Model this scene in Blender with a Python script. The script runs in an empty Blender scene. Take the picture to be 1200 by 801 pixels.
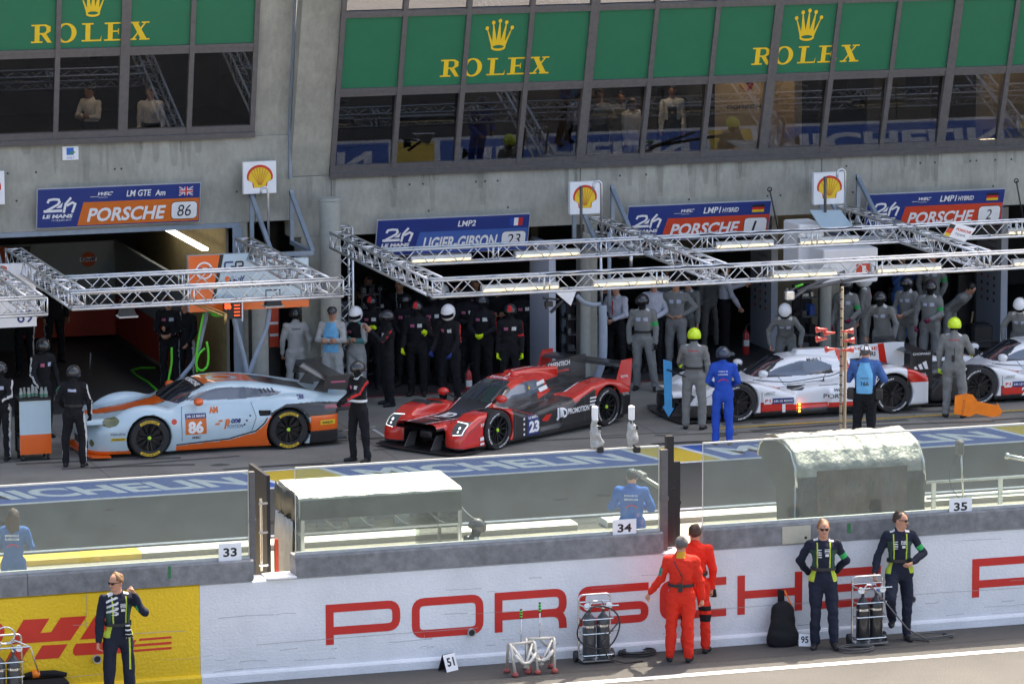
import bpy, math, random, numpy as np
from math import sin, cos, pi, radians
from mathutils import Vector, Matrix
from mathutils.bvhtree import BVHTree
from mathutils.geometry import tessellate_polygon
random.seed(7); RNG = np.random.default_rng(7)
SC = bpy.context.scene
COL = SC.collection
# ------------------------------------------------------------------ camera
F_PX, YAW, PIT, ROL = 5269.13, 0.307613, 0.158029, -0.00311
CAM = Vector((0.0, -57.273, 14.004))
cf = Vector((sin(YAW)*cos(PIT), cos(YAW)*cos(PIT), -sin(PIT)))
cr = cf.cross(Vector((0, 0, 1))).normalized(); cu = cr.cross(cf)
CR = cr*cos(ROL) + cu*sin(ROL); CU = -cr*sin(ROL) + cu*cos(ROL)
cam = bpy.data.cameras.new('camera'); co = bpy.data.objects.new('camera', cam); COL.objects.link(co)
m = Matrix((CR, CU, -cf)).transposed().to_4x4(); m.translation = CAM; co.matrix_world = m
cam.sensor_width = 36; cam.lens = F_PX*36/1200; cam.clip_start = 1; cam.clip_end = 3000
SC.camera = co
# ------------------------------------------------------------------ light
SUNV = Vector((0.45, 0.45, 1.0)).normalized()          # towards the sun
elev = math.asin(SUNV.z); azi = math.atan2(SUNV.x, SUNV.y)
w = bpy.data.worlds.new('World'); SC.world = w; w.use_nodes = True
nt = w.node_tree; bg = nt.nodes['Background']
sky = nt.nodes.new('ShaderNodeTexSky'); sky.sky_type = 'NISHITA'; sky.sun_disc = False
sky.sun_elevation = elev; sky.sun_rotation = azi; sky.air_density = .8; sky.dust_density = 4.5; sky.ozone_density = 1.0
nt.links.new(sky.outputs[0], bg.inputs[0]); bg.inputs[1].default_value = 0.15
sl = bpy.data.lights.new('sun', 'SUN'); sl.energy = 2.7; sl.angle = radians(0.5); sl.color = (1, 0.95, 0.87)
so = bpy.data.objects.new('sun', sl); COL.objects.link(so)
so.rotation_euler = (-SUNV).to_track_quat('-Z', 'Y').to_euler(); so.location = (20, 10, 60)
SC.view_settings.view_transform = 'Standard'; SC.view_settings.look = 'None'
SC.view_settings.exposure = 1.92; SC.view_settings.gamma = 1
SC.view_settings.use_curve_mapping = False
try: SC.view_settings.use_white_balance = True; SC.view_settings.white_balance_temperature = 7100
except Exception: pass
SC.render.engine = 'CYCLES'; SC.cycles.max_bounces = 7; SC.cycles.transparent_max_bounces = 16
SC.cycles.use_denoising = True
# ------------------------------------------------------------------ pixel -> world (design aid: each thing stands on its own plane)
def ray(px, py):
    return cf + CR*((px-600)/F_PX) - CU*((py-400.5)/F_PX)
def atY(px, py, Y):
    d = ray(px, py); return CAM + d*((Y-CAM.y)/d.y)
def atZ(px, py, Z=0.0):
    d = ray(px, py); return CAM + d*((Z-CAM.z)/d.z)
def atP(px, py, o, n):
    d = ray(px, py); return CAM + d*((o-CAM).dot(n)/d.dot(n))
def pixof(P):
    d = Vector(P)-CAM; z = d.dot(cf); return 600+F_PX*d.dot(CR)/z, 400.5-F_PX*d.dot(CU)/z
# ------------------------------------------------------------------ materials
_M = {}
def srgb(h):
    if isinstance(h, str):
        c = [int(h[i:i+2], 16)/255 for i in (0, 2, 4)]
    else: c = h
    return tuple(x/12.92 if x <= .04045 else ((x+.055)/1.055)**2.4 for x in c)
def mat(name, col=None, rough=.6, metal=0, var=.12, scale=6, bump=0, bscale=40, spec=.5, coat=0, sc3=None, emis=0, var2=0, s2=.6, alpha=1):
    if name in _M: return _M[name]
    m = bpy.data.materials.new(name); m.use_nodes = True; n = m.node_tree; N = n.nodes; L = n.links
    b = N['Principled BSDF']; c = srgb(col) if isinstance(col, str) else col
    b.inputs['Roughness'].default_value = rough; b.inputs['Metallic'].default_value = metal
    b.inputs['Specular IOR Level'].default_value = spec; b.inputs['Coat Weight'].default_value = coat
    if coat: b.inputs['Coat Roughness'].default_value = .06
    tc = N.new('ShaderNodeTexCoord'); vec = tc.outputs['Object']
    if sc3:
        mp = N.new('ShaderNodeMapping'); mp.inputs['Scale'].default_value = sc3; L.new(vec, mp.inputs[0]); vec = mp.outputs[0]
    nz = N.new('ShaderNodeTexNoise'); nz.inputs['Scale'].default_value = scale; nz.inputs['Detail'].default_value = 6; nz.inputs['Roughness'].default_value = .6
    L.new(vec, nz.inputs['Vector'])
    mr = N.new('ShaderNodeMapRange'); mr.inputs['From Min'].default_value = .25; mr.inputs['From Max'].default_value = .75
    mr.inputs['To Min'].default_value = 1-var; mr.inputs['To Max'].default_value = 1+var; L.new(nz.outputs['Fac'], mr.inputs['Value'])
    fac = mr.outputs[0]
    if var2:
        n2 = N.new('ShaderNodeTexNoise'); n2.inputs['Scale'].default_value = s2; n2.inputs['Detail'].default_value = 8; n2.inputs['Roughness'].default_value = .65
        L.new(tc.outputs['Object'], n2.inputs['Vector'])
        m2 = N.new('ShaderNodeMapRange'); m2.inputs['From Min'].default_value = .3; m2.inputs['From Max'].default_value = .7
        m2.inputs['To Min'].default_value = 1-var2; m2.inputs['To Max'].default_value = 1+var2; L.new(n2.outputs['Fac'], m2.inputs['Value'])
        mu = N.new('ShaderNodeMath'); mu.operation = 'MULTIPLY'; L.new(fac, mu.inputs[0]); L.new(m2.outputs[0], mu.inputs[1]); fac = mu.outputs[0]
    vm = N.new('ShaderNodeVectorMath'); vm.operation = 'SCALE'; vm.inputs[0].default_value = c; L.new(fac, vm.inputs['Scale'])
    L.new(vm.outputs[0], b.inputs['Base Color'])
    if emis:
        b.inputs['Emission Color'].default_value = (*c, 1); b.inputs['Emission Strength'].default_value = emis
    if bump:
        nb = N.new('ShaderNodeTexNoise'); nb.inputs['Scale'].default_value = bscale; nb.inputs['Detail'].default_value = 5
        L.new(vec, nb.inputs['Vector'])
        bp = N.new('ShaderNodeBump'); bp.inputs['Strength'].default_value = bump; bp.inputs['Distance'].default_value = .02
        L.new(nb.outputs['Fac'], bp.inputs['Height']); L.new(bp.outputs[0], b.inputs['Normal'])
    if alpha < 1: b.inputs['Alpha'].default_value = alpha
    _M[name] = m; return m
def glassmat(name, tint, refl=.08, trans=.85, rough=.0, dirt=.0):
    """thin pane: clear/tinted transparency, fresnel reflection, a little dust"""
    if name in _M: return _M[name]
    m = bpy.data.materials.new(name); m.use_nodes = True; n = m.node_tree; N = n.nodes; L = n.links
    N.remove(N['Principled BSDF']); out = N['Material Output']
    tr = N.new('ShaderNodeBsdfTransparent'); tr.inputs[0].default_value = (*tint, 1)
    gl = N.new('ShaderNodeBsdfGlossy'); gl.inputs['Roughness'].default_value = rough
    fr = N.new('ShaderNodeFresnel'); fr.inputs[0].default_value = 1.5
    ad = N.new('ShaderNodeMath'); ad.operation = 'ADD'; ad.use_clamp = True; L.new(fr.outputs[0], ad.inputs[0]); ad.inputs[1].default_value = refl
    mx = N.new('ShaderNodeMixShader'); L.new(ad.outputs[0], mx.inputs[0]); L.new(tr.outputs[0], mx.inputs[1]); L.new(gl.outputs[0], mx.inputs[2])
    df = N.new('ShaderNodeBsdfDiffuse'); df.inputs[0].default_value = (.6, .65, .6, 1)
    nz = N.new('ShaderNodeTexNoise'); nz.inputs['Scale'].default_value = 3; nz.inputs['Detail'].default_value = 6
    tc = N.new('ShaderNodeTexCoord'); L.new(tc.outputs['Object'], nz.inputs['Vector'])
    mu = N.new('ShaderNodeMath'); mu.operation = 'MULTIPLY'; L.new(nz.outputs['Fac'], mu.inputs[0]); mu.inputs[1].default_value = dirt*2
    m2 = N.new('ShaderNodeMixShader'); L.new(mu.outputs[0], m2.inputs[0]); L.new(mx.outputs[0], m2.inputs[1]); L.new(df.outputs[0], m2.inputs[2])
    L.new(m2.outputs[0], out.inputs[0])
    _M[name] = m; return m
# ------------------------------------------------------------------ objects
def tag(o, label=None, cat=None, group=None, kind=None):
    if label: o['label'] = label
    if cat: o['category'] = cat
    if group: o['group'] = group
    if kind: o['kind'] = kind
    return o
def empty(name, loc=(0, 0, 0), rz=0, label=None, cat=None, group=None):
    o = bpy.data.objects.new(name, None); COL.objects.link(o); o.location = loc; o.rotation_euler = (0, 0, rz); o.empty_display_size = .2
    return tag(o, label, cat, group)
def kids(o): return [c for c in bpy.data.objects if c.parent == o]
def copy_tree(o, parent=None, loc=None, rz=None):
    c = o.copy(); COL.objects.link(c); c.parent = parent
    if loc is not None: c.location = loc
    if rz is not None: c.rotation_euler = (0, 0, rz)
    for ch in o.children: copy_tree(ch, c)
    return c
class MB:
    def __init__(s, M=None): s.v = []; s.f = []; s.m = []; s.M = M
    def add(s, vs, fs, m=0):
        b = len(s.v)
        if s.M is not None: vs = [s.M @ Vector(p) for p in vs]
        s.v += [tuple(p) for p in vs]; s.f += [tuple(i+b for i in f) for f in fs]; s.m += [m]*len(fs); return s
    def box(s, x0, x1, y0, y1, z0, z1, m=0):
        v = [(x, y, z) for x in (x0, x1) for y in (y0, y1) for z in (z0, z1)]
        return s.add(v, [(0, 1, 3, 2), (4, 6, 7, 5), (0, 4, 5, 1), (2, 3, 7, 6), (0, 2, 6, 4), (1, 5, 7, 3)], m)
    def cbox(s, c, sz, m=0, bev=0):
        x, y, z = c; a, b, d = sz[0]/2, sz[1]/2, sz[2]/2
        if not bev: return s.box(x-a, x+a, y-b, y+b, z-d, z+d, m)
        e = bev; pl = [(-a+e, -b), (a-e, -b), (a, -b+e), (a, b-e), (a-e, b), (-a+e, b), (-a, b-e), (-a, -b+e)]
        return s.rings([[(x+p[0]*k, y+p[1]*k2, zz) for p in pl] for k, k2, zz in ((1-e/a, 1-e/b, z-d), (1, 1, z-d+e), (1, 1, z+d-e), (1-e/a, 1-e/b, z+d))], m)
    def rings(s, R, m=0, cap=True, closed=True):
        n = len(R[0]); v = [p for r in R for p in r]; f = []
        for i in range(len(R)-1):
            for j in range(n if closed else n-1):
                k = (j+1) % n; f.append((i*n+j, i*n+k, (i+1)*n+k, (i+1)*n+j))
        if cap: f.append(tuple(range(n-1, -1, -1))); f.append(tuple((len(R)-1)*n+j for j in range(n)))
        return s.add(v, f, m)
    def tube(s, pts, r, n=6, m=0, cap=True):
        pts = [Vector(p) for p in pts]; R = []; up = None
        rr = r if isinstance(r, (list, tuple)) else [r]*len(pts)
        for i, p in enumerate(pts):
            d = (pts[min(i+1, len(pts)-1)]-pts[max(i-1, 0)])
            if d.length < 1e-9: d = Vector((0, 0, 1))
            d.normalize()
            if up is None: up = Vector((0, 0, 1)) if abs(d.z) < .9 else Vector((1, 0, 0))
            a = d.cross(up); 
            if a.length < 1e-4: a = d.orthogonal()
            a.normalize(); b = d.cross(a); up = -b if False else up
            up = a.cross(d)*1.0
            R.append([p+a*rr[i]*cos(2*pi*k/n+.3)+b*rr[i]*sin(2*pi*k/n+.3) for k in range(n)])
        return s.rings(R, m, cap)
    def bar(s, a, b, w, h, m=0):
        a = Vector(a); b = Vector(b); d = (b-a).normalized(); up = Vector((0, 0, 1)) if abs(d.z) < .95 else Vector((0, 1, 0))
        x = d.cross(up).normalized(); z = x.cross(d)
        q = [(-w/2, -h/2), (w/2, -h/2), (w/2, h/2), (-w/2, h/2)]
        return s.rings([[p+x*i+z*j for i, j in q] for p in (a, b)], m)
    def lathe(s, prof, o=(0, 0, 0), ax='z', n=20, m=0, cap=False):
        o = Vector(o); R = []
        for r, h in prof:
            ring = []
            for k in range(n):
                c, t = r*cos(2*pi*k/n), r*sin(2*pi*k/n)
                ring.append(o+(Vector((c, t, h)) if ax == 'z' else Vector((c, h, t)) if ax == 'y' else Vector((h, c, t))))
            R.append(ring)
        return s.rings(R, m, cap)
    def prism(s, poly, fr, d0, d1, m=0):
        """poly in (u,v) of frame fr=(o,u,v,n), from depth d0 to d1 along n"""
        o, u, v, n = fr; A = [o+u*a+v*b+n*d1 for a, b in poly]; B = [o+u*a+v*b+n*d0 for a, b in poly]; k = len(poly)
        t = tessellate_polygon([[Vector((a, b, 0)) for a, b in poly]])
        fs = [tuple(x) for x in t] + [tuple(i+k for i in reversed(x)) for x in t] + [(i, (i+1) % k, (i+1) % k+k, i+k) for i in range(k)]
        return s.add(A+B, fs, m)
    def flat(s, poly, fr, d=0.0, m=0):
        o, u, v, n = fr; t = tessellate_polygon([[Vector((a, b, 0)) for a, b in poly]])
        return s.add([o+u*a+v*b+n*d for a, b in poly], [tuple(x) for x in t], m)
    def tri2(s, T, fr, d=0.0, m=0, box=None):
        """T=(verts2d, faces) unit glyph set scaled to box (u0,u1,v0,v1)"""
        o, u, v, n = fr; vs, fs = T
        return s.add([o+u*a+v*b+n*d for a, b in vs], fs, m)
    def build(s, name, mats, parent=None, smooth=False, loc=None):
        if not isinstance(mats, (list, tuple)): mats = [mats]
        me = bpy.data.meshes.new(name)
        vs = s.v
        me.from_pydata(vs, [], s.f)
        for x in mats: me.materials.append(x)
        me.polygons.foreach_set('material_index', [min(i, len(mats)-1) for i in s.m])
        if smooth: me.polygons.foreach_set('use_smooth', [True]*len(s.f))
        me.update(); o = bpy.data.objects.new(name, me); COL.objects.link(o)
        if parent: o.parent = parent
        if smooth == 'auto':
            me.polygons.foreach_set('use_smooth', [True]*len(s.f))
            try: me.set_sharp_from_angle(angle=radians(40))
            except Exception: pass
        return o
def place(o, parent):
    """parent o (built in world coordinates) to a thing whose Empty may be anywhere"""
    bpy.context.view_layer.update(); o.parent = parent; o.matrix_parent_inverse = parent.matrix_world.inverted(); return o
def frame(o, u, v):
    u = Vector(u).normalized(); v = Vector(v).normalized(); return (Vector(o), u, v, u.cross(v).normalized())
# ------------------------------------------------------------------ lettering
_T = {}
def text2d(s, shear=0.0, bold=0.0, space=1.0):
    """outline text as (verts, faces), normalised so cap height is 1 and left edge 0"""
    k = (s, shear, bold, space)
    if k in _T: return _T[k]
    c = bpy.data.curves.new('lettering', 'FONT'); c.body = s; c.offset = bold; c.space_character = space; c.resolution_u = 3
    o = bpy.data.objects.new('lettering', c); COL.objects.link(o); dg = bpy.context.evaluated_depsgraph_get()
    me = bpy.data.meshes.new_from_object(o.evaluated_get(dg))
    vs = [(v.co.x, v.co.y) for v in me.vertices]; fs = [tuple(p.vertices) for p in me.polygons]
    bpy.data.objects.remove(o); bpy.data.curves.remove(c); bpy.data.meshes.remove(me)
    x0 = min(v[0] for v in vs); x1 = max(v[0] for v in vs); y0 = min(v[1] for v in vs); y1 = max(v[1] for v in vs)
    if y0 > -.05: pass
    else: y0 = 0
    h = (y1-y0) or 1; vs = [((a-x0)/h, (b-y0)/h) for a, b in vs]
    vs = [(a+shear*b, b) for a, b in vs]; W = (x1-x0)/h+shear
    _T[k] = (vs, fs, W); return _T[k]
def put_text(mb, s, fr, u0, v0, h, w=None, m=0, d=0.0, shear=0.0, bold=0.0, space=1.0, rot=0):
    vs, fs, W = text2d(s, shear, bold, space); kx = (w/W) if w else h
    V2 = [(a*kx, b*h) for a, b in vs]
    if rot: V2 = [(a*cos(rot)-b*sin(rot), a*sin(rot)+b*cos(rot)) for a, b in V2]
    mb.tri2(([(u0+a, v0+b) for a, b in V2], fs), fr, d, m); return kx*W
def rpath(pts, r, seg=5):
    """round the corners of a polyline"""
    out = []; n = len(pts)
    for i, p in enumerate(pts):
        ri = r[i] if isinstance(r, (list, tuple)) else r
        if i in (0, n-1) or ri <= 0: out.append(p); continue
        a = Vector(pts[i-1]); b = Vector(p); c = Vector(pts[i+1]); d1 = (a-b).normalized(); d2 = (c-b).normalized()
        k = min(ri, (a-b).length*.5 if i > 1 else (a-b).length, (c-b).length*.5 if i < n-2 else (c-b).length)
        p1 = b+d1*k; p2 = b+d2*k
        for j in range(seg+1):
            t = j/seg; q = p1*(1-t)**2+b*2*t*(1-t)+p2*t*t; out.append((q.x, q.y))
    return out
def ribbon(mb, pts, t, fr, d=0.0, m=0, tx=None, closed=False):
    """strip of width t (tx: width of vertical strokes) along a 2d polyline"""
    tx = tx or t; n = len(pts); L = []; Rr = []
    for i in range(n):
        if closed: a = Vector(pts[i-1]); c = Vector(pts[(i+1) % n])
        else: a = Vector(pts[max(i-1, 0)]); c = Vector(pts[min(i+1, n-1)])
        b = Vector(pts[i]); d1 = (b-a); d2 = (c-b)
        if d1.length < 1e-9: d1 = d2
        if d2.length < 1e-9: d2 = d1
        d1 = d1.normalized(); d2 = d2.normalized(); n1 = Vector((-d1.y, d1.x)); n2 = Vector((-d2.y, d2.x)); nn = (n1+n2).normalized()
        k = 1/max(.5, nn.dot(n1)); w = Vector((nn.x*tx/2*k, nn.y*t/2*k))
        L.append(b+w); Rr.append(b-w)
    o, u, v, nv = fr; vs = [o+u*p.x+v*p.y+nv*d for p in L+Rr]
    fs = [(i, i+n, i+1+n, i+1) for i in range(n-1)]
    if closed: fs.append((n-1, 2*n-1, n, 0))
    mb.add(vs, fs, m)
def wide(mb, ch, fr, u0, v0, w, h, t, d, m=0, e=.0003):
    """wide square racing capitals"""
    l, r_, b_, t_ = u0+t/2, u0+w-t/2, v0+t/2, v0+h-t/2; c = min(w, h)*.22; mid = v0+h*.40
    S = {'P': [([(l, v0), (l, v0+h)], 0), ([(u0, t_), (r_, t_), (r_, mid-t*.3), (u0, mid-t*.3)], c)],
         'O': [([(l+c, b_), (r_, b_), (r_, t_), (l, t_), (l, b_), (l+c, b_)], c)],
         'R': [([(l, v0), (l, v0+h)], 0), ([(u0, t_), (r_, t_), (r_, mid), (u0, mid)], c), ([(r_-h*.35, mid), (r_, mid), (r_, v0)], h*.3)],
         'S': [([(u0+w, t_), (l, t_), (l, mid+t*.2), (r_, mid+t*.2), (r_, b_), (u0, b_)], c)],
         'C': [([(u0+w, t_), (l, t_), (l, b_), (u0+w, b_)], c)],
         'H': [([(l, v0), (l, v0+h)], 0), ([(r_, v0), (r_, v0+h)], 0), ([(l, v0+h*.5), (r_, v0+h*.5)], 0)],
         'E': [([(l, v0), (l, v0+h)], 0), ([(u0, t_), (u0+w, t_)], 0), ([(u0, v0+h*.5), (u0+w, v0+h*.5)], 0), ([(u0, b_), (u0+w, b_)], 0)]}
    for k, (pts, rr) in enumerate(S[ch]):
        ribbon(mb, rpath(pts, rr), t, fr, d+k*e, m)
def wide_word(mb, s, fr, u0, v0, W, h, t, d, m=0, gap=.16):
    n = len(s); w = W/(n+(n-1)*gap)
    for i, ch in enumerate(s): wide(mb, ch, fr, u0+i*w*(1+gap), v0, w, h, t, d, m)
def ell(cx, cy, rx, ry, n=24, a0=0, a1=2*pi):
    return [(cx+rx*cos(a0+(a1-a0)*i/n), cy+ry*sin(a0+(a1-a0)*i/n)) for i in range(n if abs(a1-a0-2*pi) < 1e-6 else n+1)]
def rrect(u0, v0, u1, v1, r, n=4, sh=0):
    P = []
    for cx, cy, a in ((u1-r, v0+r, -pi/2), (u1-r, v1-r, 0), (u0+r, v1-r, pi/2), (u0+r, v0+r, pi)):
        P += [(cx+r*cos(a+pi/2*i/n), cy+r*sin(a+pi/2*i/n)) for i in range(n+1)]
    return [(a+sh*(b-v0), b) for a, b in P]
# ================================================================== materials of the place
ASPH = mat('track_asphalt', (.078, .074, .066), .9, var=.45, scale=55, bump=.5, bscale=90, var2=.16, s2=.5)
LANE = mat('lane_asphalt', (.050, .053, .050), .85, var=.22, scale=45, bump=.25, bscale=80, var2=.22, s2=.35)
APRON = mat('apron_concrete', (.20, .193, .172), .85, var=.16, scale=30, bump=.2, bscale=60, var2=.28, s2=.5)
PLAT = mat('platform_concrete', (.30, .27, .21), .85, var=.15, scale=20, var2=.15)
CONC = mat('facade_concrete', (.325, .315, .265), .85, var=.12, scale=14, bump=.25, bscale=18, var2=.26, s2=.9, sc3=(1, 1, .35))
CONC2 = mat('column_concrete', (.33, .335, .30), .85, var=.10, scale=10, var2=.15)
WHITEP = mat('painted_wall_white', (.70, .70, .71), .6, var=.05, scale=26, bump=.45, bscale=22, var2=.10, s2=1.1, sc3=(1, 1, 1.6))
YELP = mat('painted_wall_yellow', (.84, .53, .012), .5, var=.06, scale=26, bump=.7, bscale=24, var2=.08, s2=.8)
REDP = mat('logo_red', (.56, .018, .012), .5, var=.05)
DRED = mat('courier_red', (.62, .03, .012), .5, var=.05)
BLOCK = mat('coping_concrete', (.19, .19, .19), .8, var=.35, scale=7, bump=.4, bscale=20, var2=.2)
STEEL = mat('frame_steel', (.135, .128, .128), .5, .3, var=.15, scale=12)
DSTEEL = mat('dark_steel', (.03, .03, .032), .45, .4)
BSTEEL = mat('bluegrey_steel', (.24, .29, .35), .45, .3)
ALU = mat('truss_aluminium', (.66, .67, .68), .32, .85, var=.15, scale=9)
WHITE = mat('white_paint', (.8, .8, .8), .5, var=.04)
LINE = mat('road_paint_white', (.74, .74, .72), .7, var=.12, scale=30)
BLACK = mat('black_plastic', (.015, .015, .016), .45)
GREENB = mat('banner_green', (.009, .16, .075), .55, var=.05, scale=3)
GOLD = mat('logo_gold', (.85, .56, .02), .45, var=.04)
SBLUE = mat('sign_blue', (.018, .04, .20), .4, var=.05)
SBLUE2 = mat('sign_lightblue', (.05, .12, .38), .4, var=.05)
SORANGE = mat('sign_orange', (.66, .15, .018), .4, var=.05)
SRED = mat('sign_red', (.62, .06, .022), .4, var=.05)
GBLUE = mat('livery_blue', (.47, .61, .68), .3, coat=.6, var=.03)
GORANGE = mat('livery_orange', (.80, .13, .012), .3, coat=.6, var=.03)
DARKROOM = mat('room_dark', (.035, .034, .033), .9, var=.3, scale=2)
YBLOCK = mat('yellow_blockwork', (.30, .24, .12), .9, var=.2, scale=8, bump=.3)
LAMPW = mat('lamp_white', (1, .98, .92), .4, emis=1.4)
LAMPY = mat('lamp_warm', (1, .86, .55), .4, emis=.26)
GLASS = glassmat('fence_glass', (.84, .91, .88), refl=.035, dirt=.085)
WGLASS = glassmat('window_glass', (.74, .73, .74), refl=.045, rough=.012)
LREDGE = (1, 0, 0)
UX, UZ = Vector((1, 0, 0)), Vector((0, 0, 1))
# ================================================================== ground
def sheet(name, x0, x1, y0, y1, z, m, kind='structure'):
    mb = MB(); nx = 1; mb.add([(x0, y0, z), (x1, y0, z), (x1, y1, z), (x0, y1, z)], [(0, 1, 2, 3)])
    return tag(mb.build(name, m), kind=kind)
sheet('ground', -400, 500, -200, 400, 0.0, ASPH)
sheet('platform_path', -60, 110, .05, 8.3, .004, PLAT)
sheet('pit_lane_road', -60, 110, 8.75, 13.1, .004, LANE)
sheet('working_lane_pavement', -60, 110, 13.1, 21.2, .004, APRON)
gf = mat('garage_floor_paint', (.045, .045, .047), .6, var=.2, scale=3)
sheet('garage_floor', -60, 110, 21.2, 30.5, .006, gf)
# track edge line and worn seam
mb = MB(); f0 = frame((0, 0, 0), UX, (0, 1, 0))
mb.flat([(-60, -1.60), (110, -1.60), (110, -1.43), (-60, -1.43)], f0, .006)
tag(mb.build('road_marking', LINE), kind='structure')
sheet('road_seam', -60, 110, -.86, -.845, .003, mat('seam_tar', (.05, .047, .042), .9))
sheet('road_gutter', -60, 110, -.84, .02, .002, mat('gutter_asphalt', (.066, .062, .055), .9, var=.3, scale=60, bump=.3, bscale=90))
mb = MB(); mb.flat([(-60, 9.28), (110, 9.28), (110, 9.42), (-60, 9.42)], f0, .010)
mb.flat([(-60, 13.1), (110, 13.1), (110, 13.22), (-60, 13.22)], f0, .010); mb.flat([(-60, 14.62), (110, 14.62), (110, 14.72), (-60, 14.72)], f0, .010)
for a, b, wd in (((458, 492), (520, 489), .08), ((770, 467), (800, 465), .08), ((402, 505), (440, 500), .05), ((437, 503), (465, 520), .06), ((150, 520), (300, 560), .0)):
    if wd:
        p, q = atZ(*a), atZ(*b); ribbon(mb, [(p.x, p.y), (q.x, q.y)], wd, f0, .010)
tag(mb.build('lane_marking', mat('lane_paint', (.62, .64, .66), .7, var=.25, scale=14)), kind='structure')
mb = MB(); y1 = atZ(864, 495.7).y
mb.flat([(27.0, 16.0), (36, 16.0), (36, 16.1), (27.0, 16.1)], f0, .010); mb.flat([(30.1, 15.2), (36, 15.2), (36, 15.26), (30.1, 15.26)], f0, .0)
tag(mb.build('lane_marking_yellow', mat('lane_yellow', (.5, .33, .03), .7, var=.4, scale=14)), kind='structure')
mb = MB(); mb.flat([(20.6, 21.1), (60, 21.1), (60, 21.2), (20.6, 21.2)], f0, .012)
tag(mb.build('sill_marking_red', mat('sill_red', (.25, .03, .03), .7)), kind='structure')
# tyre scuffs on the apron
mb = MB(); rg = random.Random(5)
for k in range(44):
    x = rg.uniform(14, 34); y = rg.uniform(14.9, 18.4); L = rg.uniform(.8, 3.2); a = rg.uniform(-.15, .15)
    ribbon(mb, [(x+L*t*cos(a), y+L*t*sin(a)+.05*sin(t*3)) for t in (0, .3, .6, 1)], rg.uniform(.06, .2), f0, .0062+.00006*k)
tag(mb.build('tyre_mark', mat('tyre_scuff', (.06, .06, .057), .85, var=.35, scale=22, alpha=.5)), kind='structure')
rg = random.Random(9); mb = MB()
for k in range(22):
    x = rg.uniform(13, 35); y = rg.choice((rg.uniform(9.8, 12.6), rg.uniform(14.9, 20.5))); r = rg.uniform(.03, .22); mb.flat([(x+r*1.5*cos(a)*rg.uniform(.7, 1.2), y+r*sin(a)*rg.uniform(.7, 1.2)) for a in np.linspace(0, 6.28, 11)[:-1]], f0, .0060+.00004*k)
tag(mb.build('road_stain', mat('oil_stain', (.05, .05, .048), .6, alpha=.5)), kind='structure')
for i, x in enumerate((15.9, 20.9, 25.9, 30.9)): sheet('apron_seam', x, x+.012, 14.73, 21.1, .0056, mat('seam_tar'))
sheet('apron_seam', -60, 110, 18.0, 18.012, .0054, mat('seam_tar'))
# painted advertising band on the pit lane edge
band = empty('lane_banner', (0, 0, 0)); tag(band, kind='structure')
BB = mat('band_blue', (.045, .12, .40), .6, var=.12, scale=18); BY = mat('band_yellow', (.62, .44, .04), .6, var=.12, scale=18); BW = mat('band_white', (.66, .70, .74), .6, var=.14, scale=18)
blue = [(13.35-6.6, 11.75), (13.35, 18.45), (20.05, 25.15), (26.4, 31.95), (33.3, 39)]
mb = MB(); mb.flat([(-40, 13.22), (90, 13.22), (90, 14.62), (-40, 14.62)], f0, .0085, 1)
for a, b in blue:
    mb.flat([(a-.28, 13.22), (b+.12, 13.22), (b-.25, 14.62), (a-.65, 14.62)], f0, .0100, 2)
    mb.flat([(a-.16, 13.22), (b, 13.22), (b-.37, 14.62), (a-.53, 14.62)], f0, .0115, 0)
    put_text(mb, 'MICHELIN', f0, a+.05, 13.52, .80, b-a-.7, 2, .013, shear=-.28, bold=.035)
mb.build('painted_band', [BB, BY, BW], band)
# kerb between the signalling platform and the lane
def kerb(x0, x1, m):
    mb = MB(); R = []
    for x in (x0, x1): R.append([(x, 8.3, 0), (x, 8.3, .09), (x, 8.33, .11), (x, 8.66, .11), (x, 8.70, .09), (x, 8.70, 0)])
    mb.rings(R); mb.m[0] = 1; mb.m[0:1] = [1]; return mb.build('kerb', [m, m if x0 < -30 else PLAT])
kx = [atY(166, 655, 8.3).x, atY(677, 622, 8.3).x]
tag(kerb(-40, kx[0], mat('kerb_yellow', (.72, .48, .05), .6, var=.1)), kind='structure')
tag(kerb(kx[0]+.004, kx[1], mat('kerb_white', (.76, .74, .66), .6, var=.12)), kind='structure')
tag(kerb(kx[1]+.5, 90, mat('kerb_white', (.76, .74, .66))), kind='structure')
# ================================================================== pit wall
pw = empty('pit_wall', (0, 0, 0), label='long painted pit wall along the track, yellow part then white part', cat='pit wall')
XD = atY(233.6, 690, 0).x
def wallseg(x0, x1, m, name):
    mb = MB(); R = []
    prof = [(-.05, 0), (-.05, .11), (-.035, .135), (0, .15), (.0, 1.36), (.03, 1.385), (.32, 1.385), (.32, 0)]
    for x in (x0, x1): R.append([(x, y, z) for y, z in prof])
    mb.rings(R); return mb.build(name, m, pw)
wallseg(-50, XD, YELP, 'yellow_section'); wallseg(XD+.004, 100, WHITEP, 'white_section')
wf = frame((0, -.003, 0), UX, UZ)
mb = MB(); fw = frame((0, -.004, 0), UX, UZ)
edges = [('P', 381.6, 469), ('O', 482.5, 566.5), ('R', 579.6, 664), ('S', 677, 760), ('C', 773, 851), ('H', 864, 940), ('E', 953, 1032), ('P', 1139, 1218), ('O', 1230, 1306)]
for ch, a, b in edges:
    yy = 732-(a-382)*.0705; x0 = atY(a, yy, 0).x; x1 = atY(b, yy-6, 0).x
    wide(mb, ch, fw, x0, .425, x1-x0, .555, .112, 0)
mb.build('wall_lettering', REDP, pw)
def wpoly(mb, pts, m=0, d=0, org=(0, 0), s=1):
    q = [atY(org[0]+x/s, org[1]+y/s, -.004) for x, y in pts]; mb.flat([(p.x, p.z) for p in q], fw, d, m)
mb = MB(); D = dict(org=(0, 700), s=5)
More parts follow.
